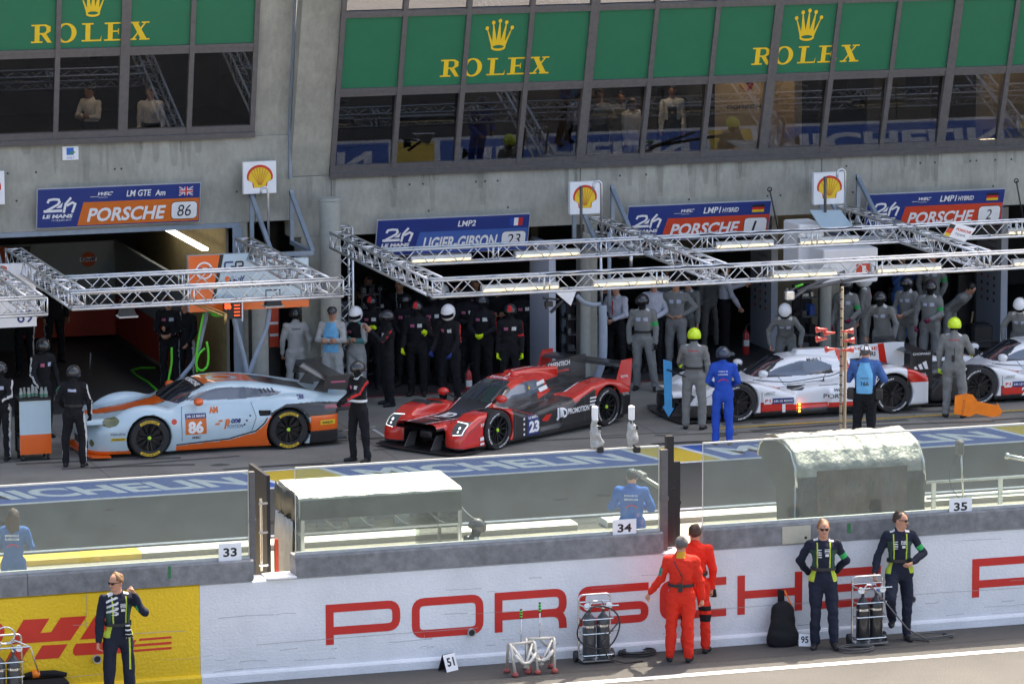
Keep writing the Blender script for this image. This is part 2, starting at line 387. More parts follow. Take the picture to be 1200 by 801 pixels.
wpoly(mb, [(55, 272), (138, 128), (290, 120), (237, 205), (300, 200), (355, 115), (510, 105), (412, 248)], **D)
wpoly(mb, [(30, 375), (75, 292), (175, 287), (125, 368)], **D)
wpoly(mb, [(197, 362), (248, 278), (397, 270), (345, 352)], **D)
wpoly(mb, [(468, 244), (560, 103), (700, 95), (615, 235)], **D)
wpoly(mb, [(445, 268), (800, 246), (760, 320), (440, 338), (428, 325), (428, 300)], **D)
wpoly(mb, [(820, 238), (1005, 224), (1005, 237), (812, 252)], **D)
wpoly(mb, [(790, 272), (1005, 255), (1005, 270), (780, 287)], **D)
wpoly(mb, [(770, 305), (1005, 286), (1005, 300), (760, 318)], **D)
wpoly(mb, [(-160, 145), (-20, 138), (10, 155), (28, 190), (22, 225), (0, 262), (-40, 275), (-190, 282), (-165, 245), (-90, 240), (-60, 180), (-180, 186)], **D)
mb.build('courier_lettering', DRED, pw)
# hairline cracks
mb = MB()
for pts in ([(300, 755), (360, 750), (450, 743), (560, 735)], [(820, 715), (870, 711), (1000, 702), (1100, 694), (1200, 688)], [(101, 695), (102, 712), (100, 725), (102, 735)]):
    q = [atY(a, b, -.003) for a, b in pts]; ribbon(mb, [(p.x, p.z) for p in q], .006, fw, .001)
mb.build('crack', mat('crack_grey', (.35, .34, .32), .8), pw)
# coping blocks
def coping(px0, px1, pyc, name='coping'):
    x0 = atY(px0, pyc, 0).x if px0 is not None else -50; x1 = atY(px1, pyc, 0).x if px1 is not None else 100
    mb = MB(); L = x1-x0; n = max(1, int(L/3.0))
    for i in range(n):
        a = x0+L*i/n+.004; b = x0+L*(i+1)/n-.004
        mb.rings([[(x, -.03, 1.386), (x, -.03, 1.65), (x, -.01, 1.67), (x, .28, 1.67), (x, .28, 1.386)] for x in (a, b)])
        for q in range(3):
            xx = a+(b-a)*(q+.5)/3; mb.lathe([(0, -.036), (.02, -.036), (.02, -.03)], (xx, 0, 1.46), 'y', 8)
    return mb.build(name, BLOCK, pw)
coping(None, 297, 670); coping(345.5, 777, 650); coping(823, None, 620)
mb = MB(); p, q = atY(313, 676, 0), atY(345, 673, 0); mb.box(p.x, q.x+.02, -.06, .3, 1.388, 1.41); mb.build('threshold', WHITE, pw)
GTAPE = mat('green_tape', (.02, .16, .05), .6)
for a, b in (((197, 663), (200.5, 677)), ((993, 613), (997, 624)), ):
    p, q = atY(*a, -.036), atY(*b, -.036); mb = MB(); mb.box(p.x, q.x, -.034, -.0305, q.z, p.z); mb.build('tape_mark', GTAPE, pw)
p, q = atY(917, 617, -.036), atY(950, 635, -.036); mb = MB(); mb.box(p.x, q.x, -.036, -.0305, q.z, p.z); mb.build('cream_plate', mat('cream_plate', (.5, .47, .36), .6), pw)
for i, (a, b) in enumerate(((553, 741), (114, 772), (1069, 702))):
    p = atY(a, b, -.05); mb = MB()
    mb.lathe([(.045, 0), (.045, -.05), (.055, -.055), (.055, .02)], (p.x, -.005, p.z), 'y', 16); mb.lathe([(0, -.04), (.045, -.041)], (p.x, 0, p.z), 'y', 16, 1)
    mb.build('drain_pipe', [mat('pipe_grey', (.35, .35, .36), .5), BLACK], pw, smooth=False)
rg = random.Random(21); mb = MB(); fs_ = frame((0, -.0045, 0), UX, UZ)
for i in range(46):
    x = rg.uniform(11.5, 27); z = rg.choice((rg.uniform(.16, .4), rg.uniform(.2, 1.3))); L = rg.uniform(.08, .9); ribbon(mb, [(x, z), (x+L*.5, z+rg.uniform(-.012, .012)), (x+L, z+rg.uniform(-.02, .02))], rg.uniform(.004, .012), fs_, .0006+.00004*i)
mb.build('scuffs', mat('wall_scuff', (.50, .49, .48), .8, var=.3, alpha=.45), pw)
# ------------------------------------------------------------------ glass fence
def glassfence(px0, px1, ytop, label, splits=()):
    x0 = atY(px0, ytop, .12).x if px0 is not None else -30; x1 = atY(px1, ytop, .12).x if px1 is not None else 60
    t = empty('glass_fence', (x0, .12, 1.67), label=label, cat='glass fence')
    L = x1-x0; mb = MB(); mb.box(0, L, -.006, .006, 0, 1.17); mb.build('pane', GLASS, t)
    mb = MB(); mb.box(0, L, -.013, .013, 1.172, 1.192); 
    for e in (0, L): mb.box(e-.004, e+.004, -.008, .008, 0, 1.17)
    mb.build('edge_trim', mat('trim_alu', (.75, .76, .74), .35, .5), t)
    mb = MB(); mb.box(0, L, -.05, .05, -.002, .03)
    for k in range(int(L/.25)): mb.box(.1+k*.25, .16+k*.25, -.06, -.05, -.002, .035)
    mb.build('clamp_rail', mat('rail_alu', (.55, .56, .55), .45, .6), t)
    return t
glassfence(None, 290.5, 553, 'glass safety screen above the yellow wall section, carrying plate 33')
glassfence(345.5, 772, 549, 'glass safety screen above the first red letters, carrying plate 34')
glassfence(823.5, None, 521, 'glass safety screen above the leaning men, carrying plate 35')
def numplate(s, px0, py0, px1, py1):
    p, q = atY(px0, py0, .03), atY(px1, py1, .03)
    mb = MB(); mb.cbox(((p.x+q.x)/2, .03, (p.z+q.z)/2), (q.x-p.x, .012, p.z-q.z)); f = frame((p.x, .023, q.z), UX, UZ); W = q.x-p.x; H = p.z-q.z
    put_text(mb, s, f, W*.2, H*.25, H*.5, W*.6, 1, .0, bold=.03)
    return tag(mb.build('number_plate', [WHITE, BLACK]), {'33': 'white plate 33 on the screen above the yellow wall', '34': 'white plate 34 in front of the man in blue', '35': 'white plate 35 right of the men leaning on the wall'}[s], 'number plate', 'bay number plates on the glass screens')
numplate('33', 256, 637, 283, 656); numplate('34', 718, 609, 745.5, 627); numplate('35', 1112.5, 584, 1138.5, 602)
def post(name, px0, px1, yt, yb, Y, m, label, dy=.08):
    p, q = atY(px0, yt, Y), atY(px1, yb, Y); mb = MB(); mb.box(p.x, q.x, Y, Y+dy, q.z, p.z)
    mb.box(p.x-.01, q.x+.01, Y-.01, Y+dy+.01, p.z*.5+q.z*.5, p.z*.5+q.z*.5+.05)
    return tag(mb.build(name, m), label, 'post')
post('fence_post', 292.5, 300, 553, 672, .08, STEEL, 'grey steel post between the yellow wall screen and the open gate')
post('fence_post', 775, 782.5, 527, 645, .08, STEEL, 'grey steel post against the tall black gate post')
post('gate_post', 781, 789.5, 511, 640, .2, DSTEEL, 'tall black post behind the two red suits, between the screens')
post('gate_post', 789.8, 797, 541, 640, .36, DSTEEL, 'short black post just right of the tall black gate post')
# ================================================================== pit building
YF = 21.2
bd = empty('pit_building', (20, YF, 0), label='concrete pit building with glazed upper floor over the open garages', cat='building')
def bbuild(mb, name, m, smooth=False):
    o = mb.build(name, m, None, smooth); return place(o, bd)
nR = Vector((0, 1, .30)).normalized(); oR = Vector((0, YF, 4.2)); vR = Vector((0, -.30, 1)).normalized()
nL = Vector((0, 1, .22)).normalized(); oL = Vector((0, YF, 5.0)); vL = Vector((0, -.22, 1)).normalized()
XJ = 20.72; XR0 = 21.45; XL1 = 20.05
# lower concrete: piers, lintels
mb = MB()
OPEN = [(11.5, 15.2), (15.2, 19.55), (21.2, 25.6), (26.9, 30.5), (31.5, 35.6), (36.6, 41)]
xs = -30
PX = lambda px, py: atY(px, py, YF).x
for a, b in [(9.5, 14.7), (15.3, 19.62), (19.9, PX(354, 380)), (PX(377, 380), 26.35), (26.6, 31.25), (31.45, 36.1), (36.3, 41)]:
    mb.box(xs, a, YF, YF+.5, 0, 3.015 if xs > 20 else 3.335); xs = b
mb.box(xs, 80, YF, YF+.5, 0, 3.015)
mb.box(-30, 20.72, YF-.002, YF+.45, 3.34, 4.90); mb.box(20.722, 80, YF-.002, YF+.45, 3.02, 4.125)
bbuild(mb, 'wall', CONC)
mb = MB(); mb.box(15.05, 19.75, YF-.02, YF+.2, 3.25, 3.337); mb.box(19.62, 19.80, YF-.03, YF+.3, 0, 3.25); mb.box(14.9, 15.25, YF-.03, YF+.3, 0, 3.3)
bbuild(mb, 'door_frame', BSTEEL)
# joints
mb = MB()
for a, b in (((298, 157), (298, 262)), ((388, 206), (388, 250)), ((680, 190), (679, 215)), ((963, 174), (961, 203))):
    p, q = atY(*a, YF), atY(*b, YF); mb = MB(); mb.box(p.x-.008, p.x+.008, YF-.006, YF-.003, q.z, min(p.z, 4.12)); bbuild(mb, 'joint', mat('joint_dark', (.1, .1, .09), .9))
# leaning upper front : left bay
def leanbox(mb, x0, x1, s0, s1, o, v, n, d0, d1, m=0):
    vs = []
    for x in (x0, x1):
        for s, d in ((s0, d0), (s1, d0), (s1, d1), (s0, d1)): vs.append(Vector((x, o.y, o.z))+v*s-n*d)
    mb.add(vs, [(0, 1, 2, 3), (7, 6, 5, 4), (0, 4, 5, 1), (1, 5, 6, 2), (2, 6, 7, 3), (3, 7, 4, 0)], m)
mb = MB(); leanbox(mb, XL1, XJ, -.10, 6, oL, vL, nL, -.35, .0); bbuild(mb, 'upper_pier', CONC)
mb = MB(); leanbox(mb, XJ+.01, XR0, -.07, 7, oR, vR, nR, -.35, .0); bbuild(mb, 'upper_pier', CONC)
mb = MB(); mb.box(XJ-.035, XJ+.02, YF-.06, YF, 4.1, 5.0); leanbox(mb, XJ-.04, XJ+.0, -.1, 6, oL, vL, nL, 0, .05); bbuild(mb, 'drain_channel', BSTEEL)
GREYIN = mat('blind_cream', (.42, .38, .28), .7)
def pane(mb, x0, x1, s0, s1, o, v, n, tip):
    vs = []
    for x in (x0, x1):
        for s, d in ((s0, .02), (s1, -.09 if tip else .02), (s1, -.10 if tip else .01), (s0, .01)): vs.append(Vector((x, o.y, o.z))+v*s-n*d)
    mb.add(vs, [(0, 1, 2, 3), (7, 6, 5, 4), (0, 4, 5, 1), (1, 5, 6, 2), (2, 6, 7, 3), (3, 7, 4, 0)])
def bay(x0, x1, o, v, n, pitch, hb, hg, ht, first, thick):
    """hb: window strip, hg: banner top, ht: top"""
    fr = (Vector((0, o.y, o.z)), UX, v, -n)
    mb = MB(); leanbox(mb, x0, x1, -.10, -.0, o, v, n, -.06, .10); bbuild(mb, 'window_sill', STEEL)
    mb = MB()
    leanbox(mb, x0, x1, .0, .12, o, v, n, -.05, .05); leanbox(mb, x0, x1, hb-.11, hb-.02, o, v, n, -.05, .04); leanbox(mb, x0, x1, hb-.018, hb+.05, o, v, n, -.05, .055)
    leanbox(mb, x0, x1, hg, hg+.11, o, v, n, -.05, .055); leanbox(mb, x0, x1, ht-.1, ht, o, v, n, -.05, .05)
    leanbox(mb, x0-.0, x0+.09, .003, ht-.1, o, v, n, -.049, .06); leanbox(mb, x1-.09, x1, .003, ht-.1, o, v, n, -.049, .06)
    x = first; k = 0
    while x < x1-.3:
        wd = .085 if thick(k) else .045
        if x > x0+.2: leanbox(mb, x-wd, x+wd, .004, ht-.004, o, v, n, -.048, .062)
        x += pitch; k += 1
    bbuild(mb, 'window_frame', STEEL)
    x = first-pitch; i = 0
    while x < x1-.05:
        a, b = max(x, x0), min(x+pitch, x1)
        if b-a > .1:
            mb = MB(); pane(mb, a+.04, b-.04, .12, hb-.11, o, v, n, x0 > 20); bbuild(mb, 'window_pane', WGLASS)
            mb = MB(); leanbox(mb, a+.04, b-.04, hb+.04, hg+.01, o, v, n, -.01, .012); bbuild(mb, 'banner_panel', GREENB)
            mb = MB(); leanbox(mb, a+.04, b-.04, hg+.1, ht-.08, o, v, n, -.012, -.004); bbuild(mb, 'upper_pane', WGLASS)
        x += pitch
    return fr
frR = bay(XR0, 52.2, oR, vR, nR, 1.2, 1.58, 3.0, 4.3, XR0+1.2, lambda k: k % 3 == 0 and k > 0 or k == 3)
frL = bay(5.4, XL1, oL, vL, nL, 1.22, 1.62, 3.2, 4.5, XL1-1.22*12, lambda k: k % 3 == 1)
# upper floors with roof canopy (gives the shade over the lane)
mb = MB(); mb.box(-30, 80, 20.0, 34, 9.2, 20); bbuild(mb, 'upper_storey', CONC)
mb = MB(); mb.box(-40, 90, 16.8, 36, 16.6, 17.0); bbuild(mb, 'roof', CONC)
# rooms behind the glass
CEIL = mat('room_ceiling', (.10, .10, .10), .9); CREAM = mat('room_cream', (.50, .40, .26), .8)
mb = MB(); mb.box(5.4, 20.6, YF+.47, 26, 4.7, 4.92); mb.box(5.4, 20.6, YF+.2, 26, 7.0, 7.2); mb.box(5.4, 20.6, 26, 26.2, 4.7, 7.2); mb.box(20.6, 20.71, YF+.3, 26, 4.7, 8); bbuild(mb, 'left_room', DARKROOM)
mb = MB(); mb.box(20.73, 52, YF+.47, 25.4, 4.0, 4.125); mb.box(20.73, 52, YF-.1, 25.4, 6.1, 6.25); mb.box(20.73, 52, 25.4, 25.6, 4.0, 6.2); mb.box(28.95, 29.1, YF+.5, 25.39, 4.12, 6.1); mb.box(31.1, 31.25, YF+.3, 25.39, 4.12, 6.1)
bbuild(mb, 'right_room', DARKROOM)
mb = MB(); mb.box(29.101, 31.09, 22.6, 22.7, 4.13, 6.09); mb.box(30.7, 30.85, 21.7, 22.6, 4.13, 6.09); mb.box(33.2, 37, 24.2, 24.3, 4.13, 6.09); mb.box(34.55, 34.7, 22.0, 24.19, 4.13, 6.09); bbuild(mb, 'cream_partition', CREAM)
mb = MB(); mb.box(26.2, 28.9, 24.4, 24.5, 4.13, 6.09); mb.box(24.9, 26.1, 24.4, 24.5, 4.13, 6.0); bbuild(mb, 'tan_partition', mat('room_tan', (.12, .10, .08), .8))
mb = MB(); mb.box(5.5, 52, YF-.4, 26, 8.3, 8.4); mb.box(5.5, 52, 23.2, 23.3, 7.2, 8.3)
for k in range(60): mb.box(5.5+k*.8, 5.54+k*.8, 23.15, 23.2, 7.2, 8.3)
bbuild(mb, 'upper_blind', GREYIN)
for x, y, z, wd in ((30, 22.0, 6.05, .35), (35.6, 23.2, 6.05, .3), (27.6, 22.6, 6.05, .30), (28.6, 22.6, 6.05, .2), (17.0, 21.9, 6.95, .3), (18.4, 21.9, 6.95, .3)):
    mb = MB(); mb.cbox((x, y, z), (wd, .25, .03)); o = bbuild(mb, 'ceiling_and_fill_lamp', mat('room_and_fill_lamp', (1, .82, .55), .5, emis=6))  # last two are unseen fill lamps, added to light the left-room guests
mb = MB(); mb.box(27.9, 28.9, 24.1, 24.2, 5.2, 5.9); mb.box(32.55, 33.1, 23.6, 23.66, 5.05, 5.8); mb.box(33.9, 34.4, 23.9, 23.95, 4.9, 5.8); bbuild(mb, 'wall_screen', BLACK)
# crest and name on the cream partition
mb = MB(); f = frame((29.7, 22.59, 4.9), UX, UZ)
wide_word(mb, 'PORSCHE', f, -.02, .0, .80, .075, .016, .001, 0, gap=.18)
sh = [(-.15, .36), (-.15, .1), (-.1, 0), (0, -.07), (.1, 0), (.15, .1), (.15, .36), (0, .40)]
f2 = frame((30.08, 22.588, 5.28), UX, UZ)
mb.flat(sh, f2, .002, 1); mb.flat([(-.13, .34), (-.13, .18), (-.01, .18), (-.01, .36)], f2, .004, 2); mb.flat([(.01, .16), (.01, -.04), (.09, 0), (.13, .1), (.13, .16)], f2, .004, 2)
mb.flat([(-.05, .26), (-.05, .12), (0, .06), (.05, .12), (.05, .26)], f2, .006, 0)
bbuild(mb, 'wall_emblem', [BLACK, mat('crest_gold', (.6, .3, .04), .5), mat('crest_red', (.3, .02, .02), .5)])
rg = random.Random(11); mb = MB()
for i in range(34):
    x = rg.uniform(13.5, 35); z = rg.uniform(3.55, 4.0) if x > 20.7 else rg.uniform(4.2, 4.8)
    if not 20.4 < x < 21.4: mb.lathe([(0, YF-.004), (.022, YF-.004)], (x, 0, round(z*2)/2-.1), 'y', 8)
bbuild(mb, 'formwork_holes', mat('hole_dark', (.07, .07, .06), .9))
ST = mat('rain_streak', (.20, .195, .16), .9, var=.25, scale=20, sc3=(4, 1, .6), alpha=.14); mb = MB()
for i in range(70):
    x = rg.uniform(13.5, 35.2); zt0 = 4.12 if x > 20.74 else 4.9
    if 20.0 < x < 20.74: continue
    L = rg.uniform(.15, .75); w = rg.uniform(.05, .22); mb.add([(x, YF-.0045-.00002*i, zt0), (x+w, YF-.0045-.00002*i, zt0), (x+w*.8, YF-.0045-.00002*i, zt0-L), (x+w*.3, YF-.0045-.00002*i, zt0-L)], [(0, 1, 2, 3)])
tag(bbuild(mb, 'rain_streaks', ST), kind='stuff')
# ------------------------------------------------------------------ banner lettering
def serif_word(mb, fr, u0, v0, W, h, d, m=0):
    # advance boxes (fractions of the word) for R O L E X
    k = W/6.65; T = .26*h; t = .085*h; e = .0012
    def st(x, y0, y1, w=None, j=0): mb.flat([(u0+x-(w or T)/2, v0+y0*h), (u0+x+(w or T)/2, v0+y0*h), (u0+x+(w or T)/2, v0+y1*h), (u0+x-(w or T)/2, v0+y1*h)], fr, d+j*e, m)
    def hb(x0, x1, y, j=1): mb.flat([(u0+x0, v0+y*h), (u0+x1, v0+y*h), (u0+x1, v0+y*h+t), (u0+x0, v0+y*h+t)], fr, d+j*e, m)
    a = k*1.12
    # R
    x = .0; st(x+.30*a, 0, 1); hb(x, x+.58*a, 0); hb(x, x+.75*a, .915)
    ribbon(mb, [(u0+x+.3*a, v0+.955*h), (u0+x+.7*a, v0+.955*h), (u0+x+.86*a, v0+.85*h), (u0+x+.86*a, v0+.62*h), (u0+x+.68*a, v0+.5*h), (u0+x+.3*a, v0+.5*h)], t, fr, d+2*e, m, tx=T*.85)
    mb.flat([(u0+x+.48*a, v0+.5*h), (u0+x+.74*a, v0+.5*h), (u0+x+1.02*a, v0+.03*h), (u0+x+1.08*a, v0), (u0+x+.82*a, v0)], fr, d+3*e, m)
    # O
    cx = u0+1.95*k; cy = v0+.5*h; N = 28
    out = ell(cx, cy, .60*k, .54*h, N); inn = ell(cx, cy, .60*k-T, .54*h-t*1.1, N); o, u, v, n = fr
    vs = [o+u*p[0]+v*p[1]+n*d for p in out+inn]; mb.add(vs, [(i, (i+1) % N, N+(i+1) % N, N+i) for i in range(N)], m)
    # L
    x = 2.85*k; st(x+.30*a, 0, 1); hb(x, x+.58*a, .915); hb(x, x+.98*a, 0); mb.flat([(u0+x+.9*a, v0), (u0+x+.98*a, v0), (u0+x+1.0*a, v0+.33*h)], fr, d+2*e, m)
    # E
    x = 4.12*k; st(x+.30*a, 0, 1); hb(x, x+1.0*a, .915); hb(x, x+1.02*a, 0); hb(x+.3*a, x+.72*a, .47)
    mb.flat([(u0+x+.93*a, v0+h), (u0+x+1.0*a, v0+h), (u0+x+1.0*a, v0+.72*h)], fr, d+2*e, m); mb.flat([(u0+x+.94*a, v0), (u0+x+1.02*a, v0), (u0+x+1.05*a, v0+.3*h)], fr, d+2*e, m)
    mb.flat([(u0+x+.68*a, v0+.35*h), (u0+x+.73*a, v0+.35*h), (u0+x+.73*a, v0+.66*h), (u0+x+.68*a, v0+.66*h)], fr, d+3*e, m)
    # X
    x = 5.52*k; mb.flat([(u0+x+.12*a, v0+h), (u0+x+.40*a, v0+h), (u0+x+.93*a, v0), (u0+x+.62*a, v0)], fr, d, m)
    mb.flat([(u0+x+.80*a, v0+h), (u0+x+.89*a, v0+h), (u0+x+.22*a, v0), (u0+x+.12*a, v0)], fr, d+e, m)
    hb(x, x+.5*a, .915, 2); hb(x+.62*a, x+1.02*a, .915, 2); hb(x, x+.38*a, 0, 2); hb(x+.52*a, x+1.05*a, 0, 2)
def crown(mb, fr, cx, v0, s, d, m=0):
    tips = [(-.45, .82), (-.235, 1.02), (0, 1.08), (.235, 1.02), (.45, .82)]
    base = [(-.25, .14), (-.25, .12)]
    bx = [-.25, -.125, 0, .125, .25]
    for i, (tx, ty) in enumerate(tips):
        x0 = max(-.26, bx[i]-.095); x1 = min(.26, bx[i]+.095)
        mb.flat([(cx+s*x0, v0+s*.16), (cx+s*x1, v0+s*.16), (cx+s*(tx+.012), v0+s*ty), (cx+s*(tx-.012), v0+s*ty)], fr, d+.0008*i, m)
        mb.flat(ell(cx+s*tx, v0+s*ty, s*.065, s*.075, 12), fr, d+.0045, m)
    N = 20; out = ell(cx, v0+s*.10, s*.265, s*.12, N); inn = ell(cx, v0+s*.13, s*.20, s*.065, N); o, u, v, n = fr
    mb.add([o+u*p[0]+v*p[1]+n*(d+.006) for p in out+inn], [(i, (i+1) % N, N+(i+1) % N, N+i) for i in range(N)], m)
    mb.flat([(cx-s*.262, v0+s*.12), (cx-s*.2, v0+s*.15), (cx, v0+s*.2), (cx+s*.2, v0+s*.15), (cx+s*.262, v0+s*.12), (cx+s*.27, v0+s*.26), (cx-s*.27, v0+s*.26)], fr, d+.0052, m)
    mb.flat(ell(cx, v0+s*.13, s*.19, s*.062, N), fr, d+.0068, 1)
def banner(fr, o, v, n, a, b, cxp, cyb, cyt, hpx):
    P = lambda px, py: (lambda q: (q.x, (q-fr[0]).dot(v)))(atP(px, py, o, n))
    u0, v0 = P(*a); u1, v1 = P(*b); mb = MB(); hgt = P(a[0], a[1]-hpx)[1]-v0
    serif_word(mb, fr, u0, v0, u1-u0, hgt, .016)
    cx, cb = P(cxp, cyb); ct = P(cxp, cyt)[1]
    crown(mb, fr, cx, cb, (ct-cb)/1.15, .016)
    bbuild(mb, 'banner_lettering', [GOLD, GREENB])
banner(frR, oR, vR, nR, (515, 90), (641.5, 85.5), 583, 58.5, 22, 20)
banner(frR, oR, vR, nR, (880, 76), (1004.5, 72), 944.5, 47, 10, 20)
banner(frL, oL, vL, nL, (36, 50.5), (174, 47.5), 108.5, 19, -16, 21.5)
# ------------------------------------------------------------------ garage name boards
def flag(mb, fr, u, v, w, h, kind, d):
    def R(a, b, c, e, m, k=0): mb.flat([(u+a*w, v+b*h), (u+c*w, v+b*h), (u+c*w, v+e*h), (u+a*w, v+e*h)], fr, d+k*.0008, m)
    if kind == 'fr': R(0, 0, .34, 1, 4); R(.33, 0, .67, 1, 1, 1); R(.66, 0, 1, 1, 5, 2)
    elif kind == 'de': R(0, .66, 1, 1, 3); R(0, .33, 1, .66, 5, 1); R(0, 0, 1, .34, 6, 2)
    else:
        R(0, 0, 1, 1, 4)
        for (a, b), (c, e) in (((0, 0), (1, 1)), ((0, 1), (1, 0))):
            ribbon(mb, [(u+a*w, v+b*h), (u+c*w, v+e*h)], .026, fr, d+.0010, 1); ribbon(mb, [(u+a*w, v+b*h), (u+c*w, v+e*h)], .009, fr, d+.0016, 5)
        R(.38, 0, .62, 1, 1, 3); R(0, .33, 1, .67, 1, 4); R(.43, 0, .57, 1, 5, 5); R(0, .41, 1, .59, 5, 6)
def board(bl, br, tl, t, cls, main, num, colm, fl, label, wec=True):
    n = Vector((0, 1, t)).normalized(); o = Vector((0, YF-.10, atY(*bl, YF-.10).z)); v = Vector((0, -t, 1)).normalized()
    A = atP(*bl, o, n); B = atP(*br, o, n); Tt = atP(*tl, o, n); W = B.x-A.x; H = (Tt-A).dot(v)
    fr = (Vector((A.x, o.y, o.z)), UX, v, -n)
    th = empty('garage_board', fr[0], label=label, cat='sign', group='team name boards above the garages')
    mb = MB(); mb.prism([(0, 0), (W, 0), (W, H), (0, H)], fr, -.03, 0, 0); mb.prism([(-.015, -.015), (W+.015, -.015), (W+.015, H+.015), (-.015, H+.015)], fr, -.035, -.006, 1)
    place(mb.build('panel', [SBLUE, mat('board_edge', (.5, .52, .55), .4, .4)]), th)
    U = lambda x, y: ((x-20)/1140*W, (1-(y-(62-44*(x-25)/1140))/268)*H)
    mb = MB(); c = [U(300, 313), U(1148, 275), U(1160, 107), U(340, 150)]
    c[0] = (c[0][0], .02); c[1] = (W-.01, .02); c[2] = (W-.01, c[3][1]); mb.flat(c, fr, .002, 2)
    d = .005
    R = lambda pts, tk, k=0: ribbon(mb, [U(*p) for p in pts], tk, fr, d+k*.0007, 1)
    s = W/1140
    R([(88, 155), (98, 134), (130, 128), (165, 130), (172, 148), (160, 165), (85, 207), (74, 218)], 17*s, 0); R([(62, 213), (192, 207)], 19*s, 1)
    mb.flat([U(148, 190), U(196, 150), U(186, 187)], fr, d+.0014, 1); R([(252, 116), (215, 160), (203, 222)], 17*s, 2); R([(222, 172), (262, 150), (282, 160), (262, 220)], 17*s, 3)
    def tx(sx, x0, y0, x1, hh, m=1, sh=.15, b=.02, k=0, sp=1): 
        p = U(x0, y0); q = U(x1, y0); put_text(mb, sx, fr, p[0], p[1], hh*s, q[0]-p[0], m, d+.003+k*.0005, shear=sh, bold=b, space=sp)
    tx('LE MANS', 55, 262, 268, 26, b=.05); tx('17-18 JUIN 2017', 120, 281, 258, 11, b=.01)
    if wec: tx('WEC', 425, 104, 548, 26, sh=.5, b=.03); R([(386, 112), (440, 110)], 3*s, 4); tx('WORLD ENDURANCE', 440, 120, 510, 8, sh=.2, b=0)
    if cls == 'LM GTE Am': tx('LM GTE', 640, 110, 815, 46); tx('Am', 842, 104, 918, 42)
    elif cls == 'LMP2': tx('LMP2', 620, 108, 760, 46)
    else: tx('LMP1', 620, 112, 760, 50); tx('HYBRID', 772, 104, 905, 38)
    p = U(1012, 104); flag(mb, fr, p[0], p[1]-.0, 98*s, 62*s, fl, d)
    pw_ = {'PORSCHE': (365, 925), 'LIGIER-GIBSON': (365, 930)}[main]
    tx(main, pw_[0], 287, pw_[1], 100, sh=.22, b=.03)
    a = U(958, 272); b = U(1146, 140)
    mb.flat(rrect(a[0], a[1], b[0], b[1], .08), fr, d, 3); mb.flat(rrect(a[0]+.01, a[1]+.01, b[0]-.01, b[1]-.01, .07), fr, d+.001, 1)
    if len(num) == 2: tx(num, 1000, 250, 1108, 84, m=3, sh=.15, b=.0)
    else: tx(num, 1025, 250, 1080 if num != '1' else 1062, 84, m=3, sh=.15, b=.0)
    place(mb.build('print', [SBLUE, WHITE, colm, BLACK, mat('flag_blue', (.02, .06, .35), .5), mat('flag_red', (.6, .02, .02), .5), mat('flag_gold', (.75, .5, .02), .5)]), th)
board((43.5, 267.5), (233, 261), (44.5, 222.5), .2, 'LM GTE Am', 'PORSCHE', '86', SORANGE, 'gb', 'blue and orange name board with number 86 and a British flag')
board((440, 300), (617, 291.5), (441, 259), .3, 'LMP2', 'LIGIER-GIBSON', '23', SBLUE2, 'fr', 'blue name board with number 23 and a French flag', wec=False)
board((733, 283.5), (899, 275.5), (734, 243), .3, 'LMP1', 'PORSCHE', '1', SRED, 'de', 'blue and red name board just right of the French flag board')
board((1013, 269.5), (1172, 262.5), (1014.5, 229), .3, 'LMP1', 'PORSCHE', '2', SRED, 'de', 'blue and red name board with a pennant below, farthest from the French flag board')
# ------------------------------------------------------------------ fuel company plates
def shell(px0, py0, px1, py1, Y, label):
    A = atY(px0, py1, Y); B = atY(px1, py0, Y); W = B.x-A.x; H = B.z-A.z+.02; fr = frame((A.x, Y, A.z), UX, UZ)
    th = empty('fuel_sign', (A.x+W/2, Y, A.z), label=label, cat='sign', group='square shell signs on the garage pillars')
    mb = MB(); mb.cbox((A.x+W/2, Y+.05, A.z+H/2), (W, .1, H)); place(mb.build('light_box', WHITE), th)
    mb = MB(); c = (W*.5, H*.22)
    def S(k, r):
        pts = [(-.16*W*k-.06*W*(k-1), -.03*H*k), (-.22*W*k, .11*H)]
        pts = [(-.21*W*k, -.035*H*k), (-.235*W*k, .13*H), (-.385*W*k, .22*H)]
        N = 16
        for i in range(N+1):
            a = pi*(1.02-1.04*i/N); rr = 1+(.015*abs(sin(7*a)))
            pts.append((.395*W*k*rr*cos(a), .30*H+.38*H*k*rr*sin(a)))
        pts += [(.385*W*k, .22*H), (.235*W*k, .13*H), (.21*W*k, -.035*H*k)]
        return [(c[0]+x, c[1]+y) for x, y in pts]
    mb.flat(S(1, 0), fr, .002, 0); mb.flat([(x*.0+c[0]+(x-c[0])*.86, c[1]+.02*H+(y-c[1]-.02*H)*.88) for x, y in S(1, 0)], fr, .004, 1)
    for a in (-52, -34, -17, 0, 17, 34, 52):
        t = radians(90+a); ribbon(mb, [(c[0]+.05*W*cos(t), c[1]+.05*H), (c[0]+.33*W*cos(t), c[1]+.30*H+.30*H*sin(t))], .014, fr, .006, 2)
    place(mb.build('emblem', [mat('shell_red', (.6, .03, .015), .5), mat('shell_yellow', (.80, .52, .02), .5), mat('shell_rib', (.62, .25, .015), .5)]), th)
shell(285.5, 190, 323.5, 227.5, 20.95, 'square shell sign above the orange and blue 86 panel')
shell(668, 213.5, 703, 251.5, 20.4, 'square shell sign right of the French flag board')
shell(953.5, 202.5, 990.5, 240, 20.4, 'square shell sign with white boxes below it')
shell(-34, 202, 5, 241, 20.95, 'square shell sign cut off by the picture edge, beside the 86 board')
